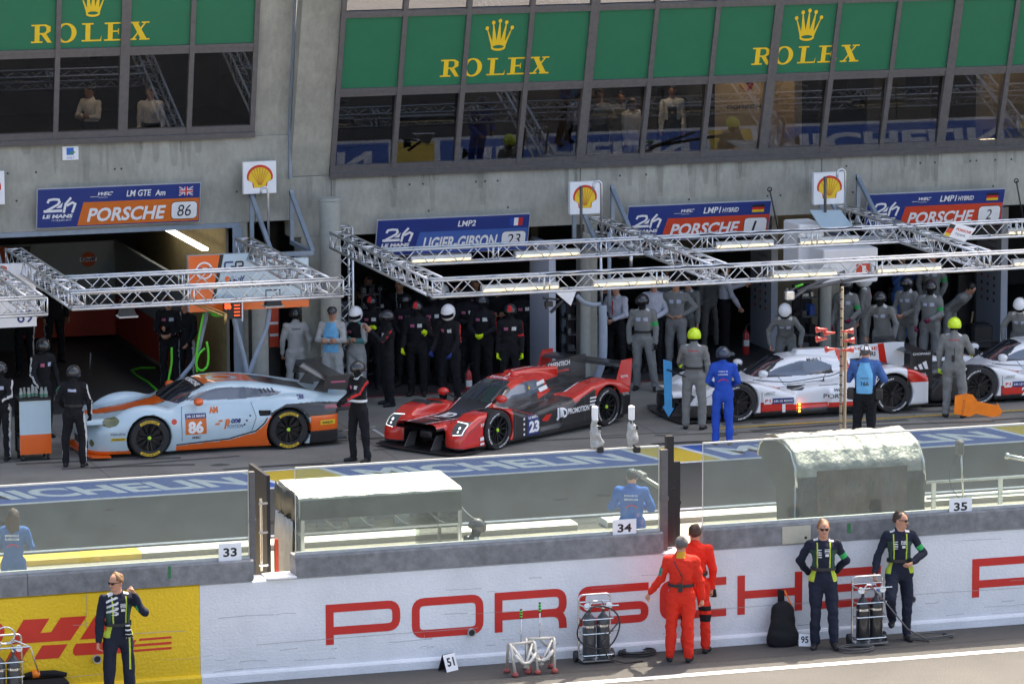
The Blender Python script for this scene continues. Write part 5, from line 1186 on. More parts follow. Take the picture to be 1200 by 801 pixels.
crew('man with folded arms in grey overalls wearing pale blue bib 957', 390, 474, -14, LGREY, None, H=1.86, hair=(HAIRK,), cap=HBLACK, bib='957', look=(-.25, 1, -.15), boots=BOOT, **A_x)
crew('driver in white helmet and grey overalls with teal shoulders', 418, 471, -30, LGREY, ('full', HWHITE), H=1.78, sleeve=cloth('teal', (.06, .25, .25)), paint=[(BLK, torso(lambda x, y, z: z > .12)), (cloth('teal', (.06, .25, .25)), shoulder), (RDP, patch_l)], look=(-.2, 1, -.35), **A_x)
crew('man with cap and headset in the shadow behind the white helmet and bib 957', 424, 441, -10, BLK, None, H=1.82, cap=BLACK, hair=(HAIRK,))
crew('photographer in black with pale blue tabard raising a camera', 455, 475, -75, BLK, ('open', HBLACK), H=1.78, bib='', ua=((.25, .65, -.7), (-.25, .65, -.7)), fa=((-.3, .6, .75), (.3, .6, .75)), paint=BLKP, look=(0, 1, -.1))
crew('mechanic with red striped helmet and neon sleeve behind the tabard photographer', 436, 455, -15, BLK, ('open', HBLACK, RTRIM), paint=BLKP, gloves=NEON, **A_x)
crew('mechanic with red striped helmet, one neon glove raised, beside the tabard photographer', 489, 464, -10, BLK, ('open', HBLACK, RTRIM), paint=BLKP, gloves=NEON, H=1.8, ua=((.2, .2, -1), (-.3, .25, -.9)), fa=((0, .5, -.8), (.1, .8, .2)))
crew('mechanic in white full face helmet holding a tool by the extinguisher', 528, 472, -35, BLK, ('full', HWHITE), paint=BLKP, gloves=cloth('navy_glove', (.02, .04, .16)), H=1.84, lean=.08, look=(-.3, 1, -.4), ua=((.25, .2, -1), (-.25, .2, -1)), fa=((-.1, .7, -.6), (.1, .7, -.6)))
crew('mechanic in white full face helmet half hidden by the truss corner', 519, 447, -12, BLK, ('full', HWHITE), paint=BLKP, H=1.86, **A_b)
crew('mechanic with bare chin clasping neon gloves before his belt', 566, 457, -14, BLK, ('open', HBLACK), paint=BLKP, gloves=NEON, H=1.82, **A_f)
crew('mechanic with red striped helmet and hanging neon gloves at the end of the black row', 598, 467, -2, BLK, ('open', HBLACK, RTRIM), paint=BLKP+[(RTRIM, lambda c: (c['tag'] == 5) & (abs(limb_t(c, c['shd'][1], c['el'][1])-.8) < .07))], gloves=NEON, H=1.78)
crew('bareheaded guest in dark clothes with a white lanyard inside garage 23', 469, 437, -10, BLK, None, H=1.85, hair=(HAIRK,), paint=[(WHT, torso(lambda x, y, z: (y > 0) & (abs(abs(x)-.02-(z-.1)*.12) < .007) & (z > .08))), (WHT, torso(lambda x, y, z: (y > 0) & (abs(x) < .03) & (z > .03) & (z < .09)))])
crew('dark figure without helmet between the two striped helmets inside garage 23', 497, 432, 10, BLK, None, H=1.80, hair=(HAIRK,), skin=SKIN2)
crew('dark figure leaning sideways behind the truss inside garage 23', 540, 436, -20, BLK, None, H=1.74, hair=(HAIRK,), skin=SKIN2, side=.1, **A_f)
crew('dark figure in the gap between the neon gloves and the end of the row', 583, 438, 5, BLK, None, H=1.80, hair=(HAIRB,), skin=SKIN2, **A_x)
crew('mechanic with headset standing inside garage 86 holding an air tool', 199, 456, -12, BLK, None, H=1.80, hair=(HAIRB,), paint=G86P, look=(-.2, 1, -.25), **A_f)
crew('mechanic with backward striped suit beside the green hoses of garage 86', 219, 456, -35, BLK, None, H=1.72, hair=(HAIRB,), paint=[(WHT, torso(lambda x, y, z: (y < 0) & (abs(x) < .05) & (z > .2) & (z < .26))), (WHT, stripe_out((8, 9, 10, 11), .12))], ua=((.25, .6, -.7), (-.2, .2, -1)), fa=((-.2, 1, .1), (.1, .6, -.7)), look=(.2, 1, -.4))
crew('tall dark figure inside garage 86 behind the side truss', 64, 425, 20, BLK, None, H=1.85, hair=(HAIRK,), paint=G86P, skin=SKIN2)
crew('dark figure with pale trousers stripe deep in garage 86 beside the orange panel', 30, 440, -15, BLK, ('open', HBLACK), H=1.78, paint=G86P, **A_f)
crew('crewman in grey overalls and black balaclava striding at the garage 1 threshold', 753, 457, -8, GREY, ('open', HBLACK), H=1.83, gloves=BLK, belt=BLACK, paint=GRYP+[(cloth('green_band'), greenband)], ua=((.22, .0, -1), (-.25, .05, -1)), fa=((.05, .15, -1), (-.05, .3, -1)), th=((.02, .10, -1), (-.22, .05, -1)), sh=((.02, -.12, -1), (-.12, .05, -1)), look=(.35, 1, -.1), fat=1.06)
crew('guest in pale shirt with orange lanyard and black trousers at garage 1', 722, 438, -30, PINK, None, H=1.80, pants=BLK, hair=(HAIRB,), paint=[(REDC, torso(lambda x, y, z: (y > 0) & (abs(x-.02) < .015) & (z > .05) & (z < .3)))], **A_f)
crew('guest in dark jacket and pale jeans behind the vertical hose', 707, 434, 40, NAVY, None, H=1.80, pants=cloth('jeans', (.32, .36, .42)), hair=(HAIRB,), ua=((.2, .3, -1), (-.3, .5, -.8)), fa=((-.2, .8, 0), (0, 1, -.2)))
crew('guest in pale blue shirt and black trousers behind the striding crewman', 766, 436, -5, PINK, None, H=1.86, pants=BLK, hair=(HAIRB,), **A_f)
crew('crewman in grey overalls, hands on hips, behind the neon yellow helmet', 792, 437, -10, GREY, None, H=1.88, hair=(HAIRK,), paint=GRYP, **A_h)
crew('crewman in grey overalls in the dark just right of the hands on hips man', 806, 430, -25, GREY, None, H=1.80, hair=(HAIRK,), paint=GRYP)
crew('guest in pale blue shirt and black trousers turned to the wall in garage 1', 848, 416, 110, PINK, None, H=1.86, pants=BLK, hair=(HAIRB,), boots=WHT, ua=((.1, .3, -1), (-.2, .7, -.6)), fa=((0, .6, -.8), (0, 1, .2)))
crew('crewman in grey with white full face helmet bending behind the car numbered 1', 921, 452, -4, GREY, ('full', HWHITE), H=1.74, paint=GRYP, lean=.75, look=(0, .8, -.9), th=((.1, -.1, -1), (-.1, -.1, -1)), ua=((.5, .25, -.8), (-.5, .25, -.8)), fa=((-.1, .6, -.7), (.1, .6, -.7)))
crew('crewman in grey and black balaclava left of the raised white helmet', 991, 436, -15, GREY, ('open', HBLACK), H=1.82, gloves=cloth('maroon', (.2, .02, .06)), paint=GRYP+[(cloth('green_band'), greenband)], ua=((.2, .1, -1), (-.35, .2, -.9)), fa=((0, .5, -.8), (.3, .8, -.4)))
crew('crewman in grey adjusting his white full face helmet with a raised arm', 1013, 430, -100, GREY, ('full', HWHITE), H=1.84, paint=GRYP, ua=((.7, .5, .2), (-.25, .1, -1)), fa=((-.6, .4, .8), (0, .3, -1)))
crew('crewman in grey and black balaclava leaning on the tail of the car numbered 1', 1034, 446, -20, GREY, ('open', HBLACK), H=1.76, paint=GRYP, lean=.28, ua=((.4, .3, -.9), (-.4, .3, -.9)), fa=((-.1, .4, -.9), (.1, .5, -.9)), fat=1.08)
crew('crewman in grey and black balaclava holding a maroon pad in garage 2', 1089, 437, -15, GREY, ('open', HBLACK), H=1.80, gloves=cloth('maroon'), paint=GRYP+[(cloth('green_band'), greenband)], ua=((.25, .1, -1), (-.2, .2, -1)), fa=((-.1, .5, -.8), (.5, .8, -.3)), look=(-.3, 1, -.2), fat=1.04)
crew('taller crewman in grey right behind the one with the maroon pad', 1091, 405, -10, GREY, None, H=1.92, hair=(HAIRK,), paint=GRYP+[(cloth('green_band'), greenband)], **A_b)
crew('crewman in grey bent double in the dark behind the yellow helmet of garage 2', 1112, 416, 60, GREY, None, H=1.7, hair=(HAIRK,), lean=1.2, look=(0, .8, -.8))
crew('crewman in grey and white helmet bending behind the car numbered 2', 1195, 448, -4, GREY, ('full', HWHITE), H=1.74, paint=GRYP, lean=.6, look=(0, .9, -.7), ua=((.5, .25, -.8), (-.5, .25, -.8)), fa=((-.1, .6, -.7), (.1, .6, -.7)))
crew('photographer in pale blue bib half hidden in garage 2', 1055, 400, 30, DENIM, None, H=1.8, bib='', hair=(HAIRB,), ua=((.25, .65, -.7), (-.25, .65, -.7)), fa=((-.3, .6, .75), (.3, .6, .75)))
for i, (px, py, fc, lb) in enumerate(((446, 436, -20, 'dark helmeted mechanic half behind the tabard photographer'), (476, 452, -15, 'dark helmeted mechanic just left of the raised neon glove'), (507, 452, 5, 'dark helmeted mechanic between the raised neon glove and the white helmet'), (549, 449, -10, 'dark helmeted mechanic between the white helmet and the clasped neon gloves'), (613, 440, 10, 'dark helmeted mechanic at the edge of the plain grey panel'), (557, 430, 0, 'tall dark figure at the very back of garage 23'), (432, 428, 10, 'dark figure at the back beside the pale panel'))):
    crew(lb, px, py, fc, BLK, ('open', HBLACK) if i < 5 else None, H=1.74+.03*(i % 4), hair=None if i < 5 else (HAIRK,), paint=BLKP, gloves=BLK, **(A_x, A_f, A_b)[i % 3])
crew('crewman in grey between the hands on hips man and the neon yellow helmet', 779, 424, -15, GREY, None, H=1.82, hair=(HAIRB,), paint=GRYP, **A_x)
crew('crewman in grey with cap deep in garage 1 near the side panel', 832, 408, 20, GREY, None, H=1.80, cap=BLACK, paint=GRYP)
crew('crewman in grey and balaclava far behind the white box numbered 1', 1062, 432, -30, GREY, ('open', HBLACK), H=1.8, paint=GRYP, **A_f)
# ------------------------------------------------------------------ guests behind the windows
WG = 'guests behind the upper windows'
def guest(label, px, head_py, Y, face, suit, floor, **k):
    H = k.pop('H', 1.75); g = atY(px, head_py, Y); k.setdefault('h', .015)
    return person(label, px, 100, face, suit, at=Vector((g.x, Y, 0)), z_feet=g.z-H*1.0, H=H, group=WG, **k)
guest('grey haired guest in a cream shirt looking down behind the left windows', 176, 99, 22.3, 5, CREAMC, 4.9, pants=BLK, hair=(HAIRG,), look=(.1, 1, -.4), skin=SKIN2)
guest('dark haired guest in a cream shirt with folded arms behind the left windows', 106, 97, 22.4, -38, CREAMC, 4.9, pants=BLK, hair=(HAIRK,), skin=SKIN2, look=(.6, 1, -.2), **A_x)
guest('woman in a cream blouse with dark hair behind the middle windows', 740, 112, 22.6, 40, CREAMC, 4.1, hair=(HAIRK, .1), skin=SKIN2, H=1.66)
guest('man next to the woman in a cream blouse behind the middle windows', 727, 104, 23.0, 10, GREY, 4.1, hair=(HAIRK,), skin=SKIN2)
guest('waiter in a pale shirt and black apron behind the middle windows', 788, 97, 22.9, 0, WHT, 4.1, hair=(HAIRK,), skin=SKIN2, pants=BLK, paint=[(BLK, torso(lambda x, y, z: (y > 0) & (abs(x) < .09) & (z < .25)))])
guest('guest raising a glass in dark clothes behind the middle windows', 702, 102, 22.7, 20, GREY, 4.1, hair=(HAIRB,), skin=SKIN2, pants=BLK, ua=((.3, .4, -.8), (-.3, .4, -.8)), fa=((-.2, .5, .9), (.3, .6, .1)))
guest('guest in a pale blue top seen from behind at the middle windows', 678, 103, 22.9, 150, PINK, 4.1, hair=(HAIRB,), pants=BLK)
# ================================================================== racing cars
def sm(pts):
    P = np.array(pts, float); xs = np.linspace(P[0, 0]-.3, P[-1, 0]+.3, 400); ys = np.interp(xs, P[:, 0], P[:, 1]); kk = np.exp(-np.linspace(-2, 2, 21)**2); kk /= kk.sum()
    ys = np.convolve(np.pad(ys, 10, 'edge'), kk, 'valid'); return lambda x: np.interp(x, xs, ys)
def smax(a, b, k): h = np.clip(.5-.5*(a-b)/k, 0, 1); return a+(b-a)*h+k*h*(1-h)
def smin(a, b, k): return -smax(-a, -b, k)
def inpoly(x, y, P):
    r = np.zeros(x.shape, bool); n = len(P)
    for i in range(n):
        (x1, y1), (x2, y2) = P[i], P[(i+1) % n]; c = ((y1 > y) != (y2 > y)); 
        if y1 != y2: r ^= c & (x < (x2-x1)*(y-y1)/(y2-y1)+x1)
    return r
def carmesh(fn, lo, hi, h, paint, root):
    """paint: list of (part name, material, mask(c, N)); later entries win; faces of one part name become one object"""
    ax = [np.arange(lo[k], hi[k], h) for k in range(3)]; X, Y, Z = np.meshgrid(*ax, indexing='ij'); f = fn(X, Y, Z); V, Q = surfnet(f, lo, h)
    for _ in range(2):      # relax stair steps
        acc = np.zeros_like(V); cnt = np.zeros(len(V))
        for a in range(4):
            i, j = Q[:, a], Q[:, (a+1) % 4]
            for k in range(3): acc[:, k] += np.bincount(i, V[j, k], len(V))
            cnt += np.bincount(i, minlength=len(V))
        V = V*.5+acc/np.maximum(cnt, 1)[:, None]*.5
    c = V[Q].mean(1); N = np.cross(V[Q[:, 2]]-V[Q[:, 0]], V[Q[:, 3]]-V[Q[:, 1]]); N /= np.linalg.norm(N, axis=1)[:, None]+1e-9
    part = np.zeros(len(Q), int); names = []; mats = []; mi = np.zeros(len(Q), int)
    for nm, mt, fn2 in paint:
        w = fn2(c, N) if fn2 else np.ones(len(Q), bool)
        if nm not in names: names.append(nm)
        if mt not in mats: mats.append(mt)
        part[w] = names.index(nm); mi[w] = mats.index(mt)
    for i, nm in enumerate(names):
        for w in ([part == i] if nm not in ('side_window', 'headlight', 'fog_lamp', 'tail_light') else [(part == i) & (c[:, 1] < 0), (part == i) & (c[:, 1] > 0)]):
            if not w.any(): continue
            q = Q[w]; u, inv = np.unique(q, return_inverse=True); used = np.unique(mi[w]); mm = [mats[j] for j in used]
            mesh_np(nm, V[u], inv.reshape(-1, 4), mm, np.searchsorted(used, mi[w]), root)
    return BVHTree.FromPolygons([tuple(v) for v in V], [tuple(q) for q in Q])
def project(mb2, bvh, axis, name, mats, root, off=.006, sub=.06):
    """lay flat print (built in the frame of a side/top view) onto the bodywork"""
    V = [Vector(v) for v in mb2.v]; T = []
    for f, m in zip(mb2.f, mb2.m):
        for i in range(1, len(f)-1): T.append((f[0], f[i], f[i+1], m))
    for _ in range(3):
        T2 = []; mid = {}; ch = False
        def md(a, b):
            k = (min(a, b), max(a, b))
            if k not in mid: V.append((V[a]+V[b])/2); mid[k] = len(V)-1
            return mid[k]
        for a, b, c, m in T:
            if max((V[a]-V[b]).length, (V[b]-V[c]).length, (V[a]-V[c]).length) > sub:
                x, y, z = md(a, b), md(b, c), md(c, a); T2 += [(a, x, z, m), (x, b, y, m), (z, y, c, m), (x, y, z, m)]; ch = True
            else: T2.append((a, b, c, m))
        T = T2
        if not ch: break
    A = Vector(axis); W = []; hit = []
    for v in V:
        o = v-A*(v.dot(A))-A*3; loc, nrm, _, _ = bvh.ray_cast(o, A); lift = off-(v.dot(-A)-v.dot(-A))
        hit.append(loc is not None); W.append((loc-A*(off)) if loc is not None else v)
    lay = {}
    mb = MB(); mb.v = [tuple(w) for w in W]
    for a, b, c, m in T:
        if hit[a] and hit[b] and hit[c] and max((W[a]-W[b]).length, (W[b]-W[c]).length) < sub*3: mb.f.append((a, b, c)); mb.m.append(m)
    if mb.f: return mb.build(name, mats, root)
def layer(mb, k, axis):   # push print layer k outwards so that stacked prints never share a plane
    pass
TYRE = mat('tyre_rubber', (.018, .018, .019), .7, var=.2, scale=20, bump=.1); RIMB = mat('rim_black', (.03, .03, .032), .3, .6); YELT = mat('tyre_yellow', (.75, .50, .02), .6); TLIME = mat('hub_lime', (.45, .8, .05), .4)
def wheel(root, x, y, r, wd, side, lime=TLIME, brand='', ring=YELT, spokes=10, two=True):
    """side -1: outer face towards -y"""
    t = bpy.data.objects.new('wheel', None); COL.objects.link(t); t.parent = root; t.location = (x, y, r)
    s = side; R = r; ri = r*.70
    mb = MB(); pr = [(ri, -wd/2), (R*.93, -wd/2), (R*.985, -wd*.44), (R, -wd*.34), (R, wd*.34), (R*.985, wd*.44), (R*.93, wd/2), (ri, wd/2)]
    mb.lathe(pr, (0, 0, 0), 'y', 40); mb.build('tyre', TYRE, t, 'auto')
    mb = MB(); yo = s*wd*.42; mb.lathe([(ri*1.02, yo), (ri*.95, yo-s*.015), (ri*.93, yo-s*.10), (.0, yo-s*.11)], (0, 0, 0), 'y', 36)
    mb.lathe([(.0, yo-s*.02), (r*.13, yo-s*.02), (r*.16, yo-s*.06), (r*.16, yo-s*.1)], (0, 0, 0), 'y', 16)
    for k in range(spokes):
        a = 2*pi*k/spokes
        for da in (-.10, .10) if two else (0,):
            p0 = Vector((cos(a)*r*.12, yo-s*.045, sin(a)*r*.12)); p1 = Vector((cos(a+da)*ri*.97, yo-s*.015, sin(a+da)*ri*.97)); mb.bar(p0, p1, .014, .022)
    mb.build('rim', RIMB, t, 'auto')
    mb = MB(); mb.lathe([(.0, yo-s*.002), (r*.085, yo-s*.006), (r*.10, yo-s*.025)], (0, 0, 0), 'y', 12); mb.build('centre_nut', lime, t, 'auto')
    if brand:
        mb = MB(); f = frame((0, s*(wd/2+.002), 0), (1, 0, 0), UZ) if s < 0 else frame((0, s*(wd/2+.002), 0), (-1, 0, 0), UZ)
        for a0 in (pi/2, -pi/2) if ring is YELT else (pi/2+.5, -pi/2+.5, pi+.3):
            A0 = a0-.62; A1 = a0+.62; w1 = .13*r; rm = r*.83
            if ring is YELT:
                n = 12; pts = [(rm*cos(A0+(A1-A0)*i/n), rm*sin(A0+(A1-A0)*i/n)) for i in range(n+1)]; ribbon(mb, pts, w1, f, 0, 0)
            vs, fs, W = text2d(brand, bold=.03); k = (A1-A0)*.85/W; out = []
            for a, b in vs:
                an = a0+(A1-A0)*.425-a*k; rr = rm+(b-.5)*w1*.62; out.append((rr*cos(an), rr*sin(an)))
            mb.tri2((out, fs), f, .0012, 1)
        mb.build('tyre_lettering', [ring, BLACK if ring is YELT else WHITE], t)
    return t
def mirror(root, x, y, z, s, m):
    mb = MB(); R = []
    for i in range(7):
        a = i/6*pi; rr = .07*sin(a)**.6 if 0 < i < 6 else .004; R.append([(x+.05-.10*cos(a)*.8+0, y+rr*1.5*cos(t), z+rr*sin(t)) for t in np.linspace(0, 2*pi, 13)[:-1]])
    mb.rings(R); o = mb.build('mirror', m, root, True); mb = MB(); mb.bar((x+.03, y-s*.08, z-.02), (x+.10, y-s*.24, z-.10), .03, .03); mb.build('mirror_arm', BLACK, root)
CARBON = mat('carbon', (.022, .022, .024), .35, .0, coat=.4, var=.2, scale=30); CGLASS = mat('car_glass', (.03, .035, .045), .06, coat=1, var=.1); TINT = mat('side_glass', (.09, .115, .15), .10, coat=1, var=.1)
HEADL = mat('headlight_yellow', (.13, .14, .05), .12, coat=1); HEADW = mat('headlight_clear', (.10, .11, .11), .08, coat=1); TAILR = mat('tail_red', (.25, .01, .03), .2, coat=1); INTR = mat('cockpit_dark', (.02, .02, .022), .8)
# ---------------------------------------------------------------- the pale blue coupe
def coupe():
    p = atZ(175, 537, 0); q = atZ(338, 527.5, 0); rz = math.atan2(q.y-p.y, q.x-p.x); rz = 0.02
    L = 4.42; fx, rx = .98, 3.44; O = Vector((p.x-fx, p.y+.93, 0))
    root = empty('racing_coupe', O, rz, 'pale blue and orange racing coupe with black rear wing and number 86', 'racing car')
    top = sm([(0, .40), (.05, .52), (.18, .63), (.5, .72), (1.0, .79), (1.5, .86), (2.4, .92), (3.4, .94), (4.0, .90), (4.35, .83), (4.5, .72)])
    hw = sm([(0, .60), (.08, .78), (.30, .88), (.95, .94), (1.5, .90), (2.6, .89), (3.1, .95), (3.6, .99), (4.1, .95), (4.4, .86), (4.5, .80)])
    roof = sm([(1.1, .70), (1.35, .86), (1.65, 1.02), (1.95, 1.12), (2.15, 1.165), (2.45, 1.18), (2.85, 1.15), (3.3, 1.07), (3.8, .96), (4.2, .87)])
    def fn(X, Y, Z):
        ay = np.abs(Y); w = hw(X); f = smax(ay-w+.10*np.clip((Z-.45)/.4, -1, 1)**2, Z-top(X)+.05*(ay/.9)**3, .17)
        f = smax(f, -(X-.0)+.10*(ay/.9)**2*0+.28*(ay/.95)**4-.02, .08); f = smax(f, X-L+.10*(ay/.9)**4, .06); f = np.maximum(f, .075-Z)
        Xf = X-.30*np.clip(ay, 0, .7)**2; c = smax(ay-(.80-.72*np.maximum(Z-.86, 0)), (Z-roof(Xf))*.9, .09); c = np.maximum(c, .6-Z); f = smin(f, c, .05)
        for x0, yy, zz, a, b, d in ((.95, .74, .52, .62, .22, .37), (3.42, .78, .52, .78, .215, .41)):
            q = np.sqrt(((X-x0)/a)**2+((ay-yy)/b)**2+((Z-zz)/d)**2); q2 = np.sqrt(((X-x0)/a**2)**2+((ay-yy)/b**2)**2+((Z-zz)/d**2)**2); e = q*(q-1)/np.maximum(q2, 1e-5); f = smin(f, e, .07)
        f = np.maximum(f, .075-Z)
        for x0 in (fx, rx): f = np.maximum(f, -np.maximum(np.sqrt((X-x0)**2+(Z-.345)**2)-.392, .58-ay))
        sc = np.maximum(np.abs(X-3.02)-.10, np.maximum(np.abs(Z-.66+.0)-.045, .86-ay)); f = np.maximum(f, -sc)     # side intake
        return f
    S = lambda P: (lambda c, N: (np.abs(N[:, 1]) > .42) & inpoly(c[:, 0], c[:, 2], P))
    T_ = lambda P: (lambda c, N: (N[:, 2] > .35) & inpoly(c[:, 0], np.abs(c[:, 1]), P))
    paint = [('body', GBLUE, None),
      ('body', GORANGE, lambda c, N: (N[:, 2] > .3) & (c[:, 0] < 1.6) & (np.abs(c[:, 1]) < .17+.10*c[:, 0]) & (np.abs(c[:, 1]) > .0)),
      ('body', BLACK, lambda c, N: (N[:, 2] > .3) & (c[:, 0] < 1.55) & (c[:, 0] > .35) & (np.abs(np.abs(c[:, 1])-.20-.10*c[:, 0]) < .018)),
      ('body', GORANGE, lambda c, N: (N[:, 2] > .5) & (c[:, 0] > 1.9) & (c[:, 0] < 3.2) & (np.abs(c[:, 1]) < .40) & (c[:, 2] > 1.06)),
      ('body', GBLUE, lambda c, N: (N[:, 2] > .5) & (np.abs(np.hypot(c[:, 0]-2.5, c[:, 1])-.22) < .05) & (c[:, 2] > 1.06)),
      ('body', GORANGE, S([(1.46, .05), (1.46, .17), (2.4, .22), (2.85, .33), (3.02, .48), (3.14, .66), (3.3, .05)])),
      ('body', CARBON, S([(3.10, .66), (3.40, .80), (3.9, .80), (4.6, .74), (4.6, .50), (3.9, .55), (3.12, .6)])),
      ('body', GORANGE, lambda c, N: (c[:, 0] > 3.82) & (c[:, 2] < .56) & (c[:, 2] > .30)), ('body', CARBON, lambda c, N: (c[:, 0] > 3.82) & (c[:, 2] < .30)),
      ('body', GORANGE, lambda c, N: (c[:, 0] < .66) & (c[:, 2] < .14)), ('body', BLACK, lambda c, N: (c[:, 0] < .12) & (c[:, 2] < .28) & (c[:, 2] > .15) & (np.abs(c[:, 1]) < .5)),
      ('body', BLACK, lambda c, N: np.hypot(c[:, 0]-fx, c[:, 2]-.345) < .385), ('body', BLACK, lambda c, N: np.hypot(c[:, 0]-rx, c[:, 2]-.345) < .385), ('body', BLACK, lambda c, N: (np.abs(c[:, 0]-3.02) < .11) & (np.abs(c[:, 2]-.66) < .05) & (np.abs(c[:, 1]) < .93)),
      ('windscreen', CGLASS, lambda c, N: (N[:, 0] < -.30) & (c[:, 2] > .88) & (c[:, 0] > 1.2) & (c[:, 0] < 2.12) & (np.abs(c[:, 1]) < .72)),
      ('rear_window', CARBON, lambda c, N: (N[:, 2] > .3) & (c[:, 2] > .93) & (c[:, 0] > 3.05) & (c[:, 0] < 4.0) & (np.abs(c[:, 1]) < .43)),
      ('side_window', TINT, S([(1.62, .93), (1.95, 1.045), (2.25, 1.095), (2.7, 1.09), (3.05, 1.04), (3.38, .975), (3.25, .93), (2.6, .905)])),
      ('headlight', HEADL, lambda c, N: ((c[:, 0]-.36)/.17)**2+((np.abs(c[:, 1])-.78)/.11)**2+((c[:, 2]-.63)/.10)**2 < 1),
      ('fog_lamp', HEADL, lambda c, N: (np.hypot(np.abs(c[:, 1])-.62, c[:, 2]-.27) < .06) & (c[:, 0] < .5) & (N[:, 0] < -.2)),
      ('tail_light', TAILR, lambda c, N: (c[:, 0] > 4.10) & (np.abs(c[:, 2]-.70) < .028) & (np.abs(c[:, 1]) > .4))]
    bvh = carmesh(fn, (-.1, -1.08, .03), (4.66, 1.08, 1.32), .0165, paint, root)
    # print on the near flank, x along the car, z up
    f = frame((0, 0, 0), (1, 0, 0), UZ); ax = (0, 1, 0)
    def pr(build, mats, off): 
        mb = MB(); build(mb); project(mb, bvh, ax, 'livery_print', mats, root, off)
    pr(lambda m: (m.flat([(1.62, .36), (1.99, .36), (1.99, .63), (1.62, .63)], f, 0, 1), m.flat([(1.62, .63), (1.99, .63), (1.99, .715), (1.62, .715)], f, 0, 2)), [WHITE, SORANGE, WLOGO], .006)
    pr(lambda m: (put_text(m, '86', f, 1.665, .39, .20, .27, 0, bold=.05), put_text(m, '24h LE MANS', f, 1.64, .65, .045, .33, 0, bold=.02), put_text(m, 'DRIVE', f, 1.9, 1.17, .0, .0, 0) if False else None), [WHITE], .010)
    pr(lambda m: (put_text(m, 'AM', f, 2.05, .71, .10, .16, 0, bold=.06), put_text(m, 'P', f, 2.30, .42, .17, .12, 0, shear=.3, bold=.05), put_text(m, 'one', f, 2.42, .52, .07, .19, 1, shear=.3, bold=.05), put_text(m, 'POSITION', f, 2.36, .43, .06, .28, 1, shear=.2), m.flat([(2.2, .55), (2.27, .55), (2.28, .58), (2.21, .58)], f, 0, 0), m.flat([(2.14, .50), (2.22, .50), (2.23, .53), (2.15, .53)], f, 0, 0)), [SORANGE, WLOGO], .006)
    pr(lambda m: (put_text(m, 'WEC', f, 1.72, .28, .045, .18, 0, shear=.4, bold=.03), put_text(m, 'Valvoline', f, .30, .42, .05, .26, 0, shear=.1), put_text(m, 'DRM', f, 3.62, .86, .07, .12, 1, bold=.04), m.flat(ell(1.42, .60, .05, .05, 12), f, 0, 2)), [BLACK, WLOGO, SRED], .006)
    pr(lambda m: (m.flat(rrect(.31, .325, .57, .375, .01), f, 0, 0), m.flat(rrect(4.0, .40, 4.28, .48, .01), f, 0, 0)), [YELT], .006)
    pr(lambda m: (put_text(m, 'DUNLOP', f, .34, .335, .03, .2, 0, bold=.03), put_text(m, 'DUNLOP', f, 4.04, .42, .04, .2, 0, bold=.03), [m.flat([(3.02+.07*i, .98), (3.05+.07*i, .98), (3.01+.07*i, 1.05), (2.98+.07*i, 1.05)], f, 0, 0) for i in range(4)], [m.flat(ell(*c, .017, .017, 8), f, 0, 1) for c in ((2.76, .63), (2.70, .55), (2.66, .48))]), [BLACK, cloth('dark_green')], .010)
    mb = MB(); ribbon(mb, [(1.46, .19), (2.4, .245), (2.85, .36), (3.0, .5), (3.1, .67)], .022, f); project(mb, bvh, ax, 'pinstripe', BLACK, root, .007)
    mb = MB(); ribbon(mb, [(1.56, .25), (1.55, .6), (1.58, .84)], .008, f); ribbon(mb, [(2.78, .36), (2.86, .60), (2.80, .85)], .008, f); project(mb, bvh, ax, 'door_seam', BLACK, root, .005)
    mb = MB(); ribbon(mb, [(2.55, .68), (2.70, .68)], .02, f); project(mb, bvh, ax, 'door_handle', GBLUE, root, .012)
    fw_ = frame((1.9, .33, 1.2), (0, -1, 0), (-.6, 0, .0)); mb = MB()
    put_text(mb, 'PORSCHE', frame((1.93, .42, 1.5), (0, -1, 0), (1, 0, 0)), 0, 0, .09, .84, 0, bold=.04); mb2 = MB(); mb2.flat([(0, -.05), (1.0, -.05), (1.0, .14), (0, .14)], frame((1.93, .50, 1.5), (0, -1, 0), (1, 0, 0)), 0, 0)
    project(mb2, bvh, (0, 0, -1), 'sun_strip', CARBON, root, .006); project(mb, bvh, (0, 0, -1), 'strip_lettering', WHITE, root, .014)
    for x in (fx, rx):
        for s in (-1, 1): wheel(root, x, s*(.80 if x == fx else .81), .345, .29, s, TLIME, 'DUNLOP')
    mirror(root, 1.78, -.98, .93, -1, GORANGE); mirror(root, 1.78, .98, .93, 1, GORANGE)
    mb = MB(); mb.prism([(-.02, -.88), (.30, -.94), (.30, .94), (-.02, .88), (-.10, .5), (-.10, -.5)], frame((0, 0, .05), (1, 0, 0), (0, 1, 0)), -.0, .025); mb.build('splitter', GORANGE, root)
    w = bpy.data.objects.new('rear_wing', None); COL.objects.link(w); w.parent = root
    mb = MB(); mb.rings([[(4.10, y, 1.16), (4.22, y, 1.205), (4.48, y, 1.215), (4.48, y, 1.195), (4.25, y, 1.17)] for y in (-.92, .92)]); mb.build('main_plane', CARBON, w)
    for s in (-1, 1):
        mb = MB(); mb.prism([(4.05, 1.02), (4.55, .98), (4.60, 1.26), (4.12, 1.24)], frame((0, s*.935, 0), (1, 0, 0), UZ), -.008, .008); mb.build('endplate', CARBON, w)
        mb = MB(); mb.prism([(4.0, .88), (4.28, .86), (4.34, 1.18), (4.22, 1.18)], frame((0, s*.45, 0), (1, 0, 0), UZ), -.012, .012); mb.build('wing_support', CARBON, w)
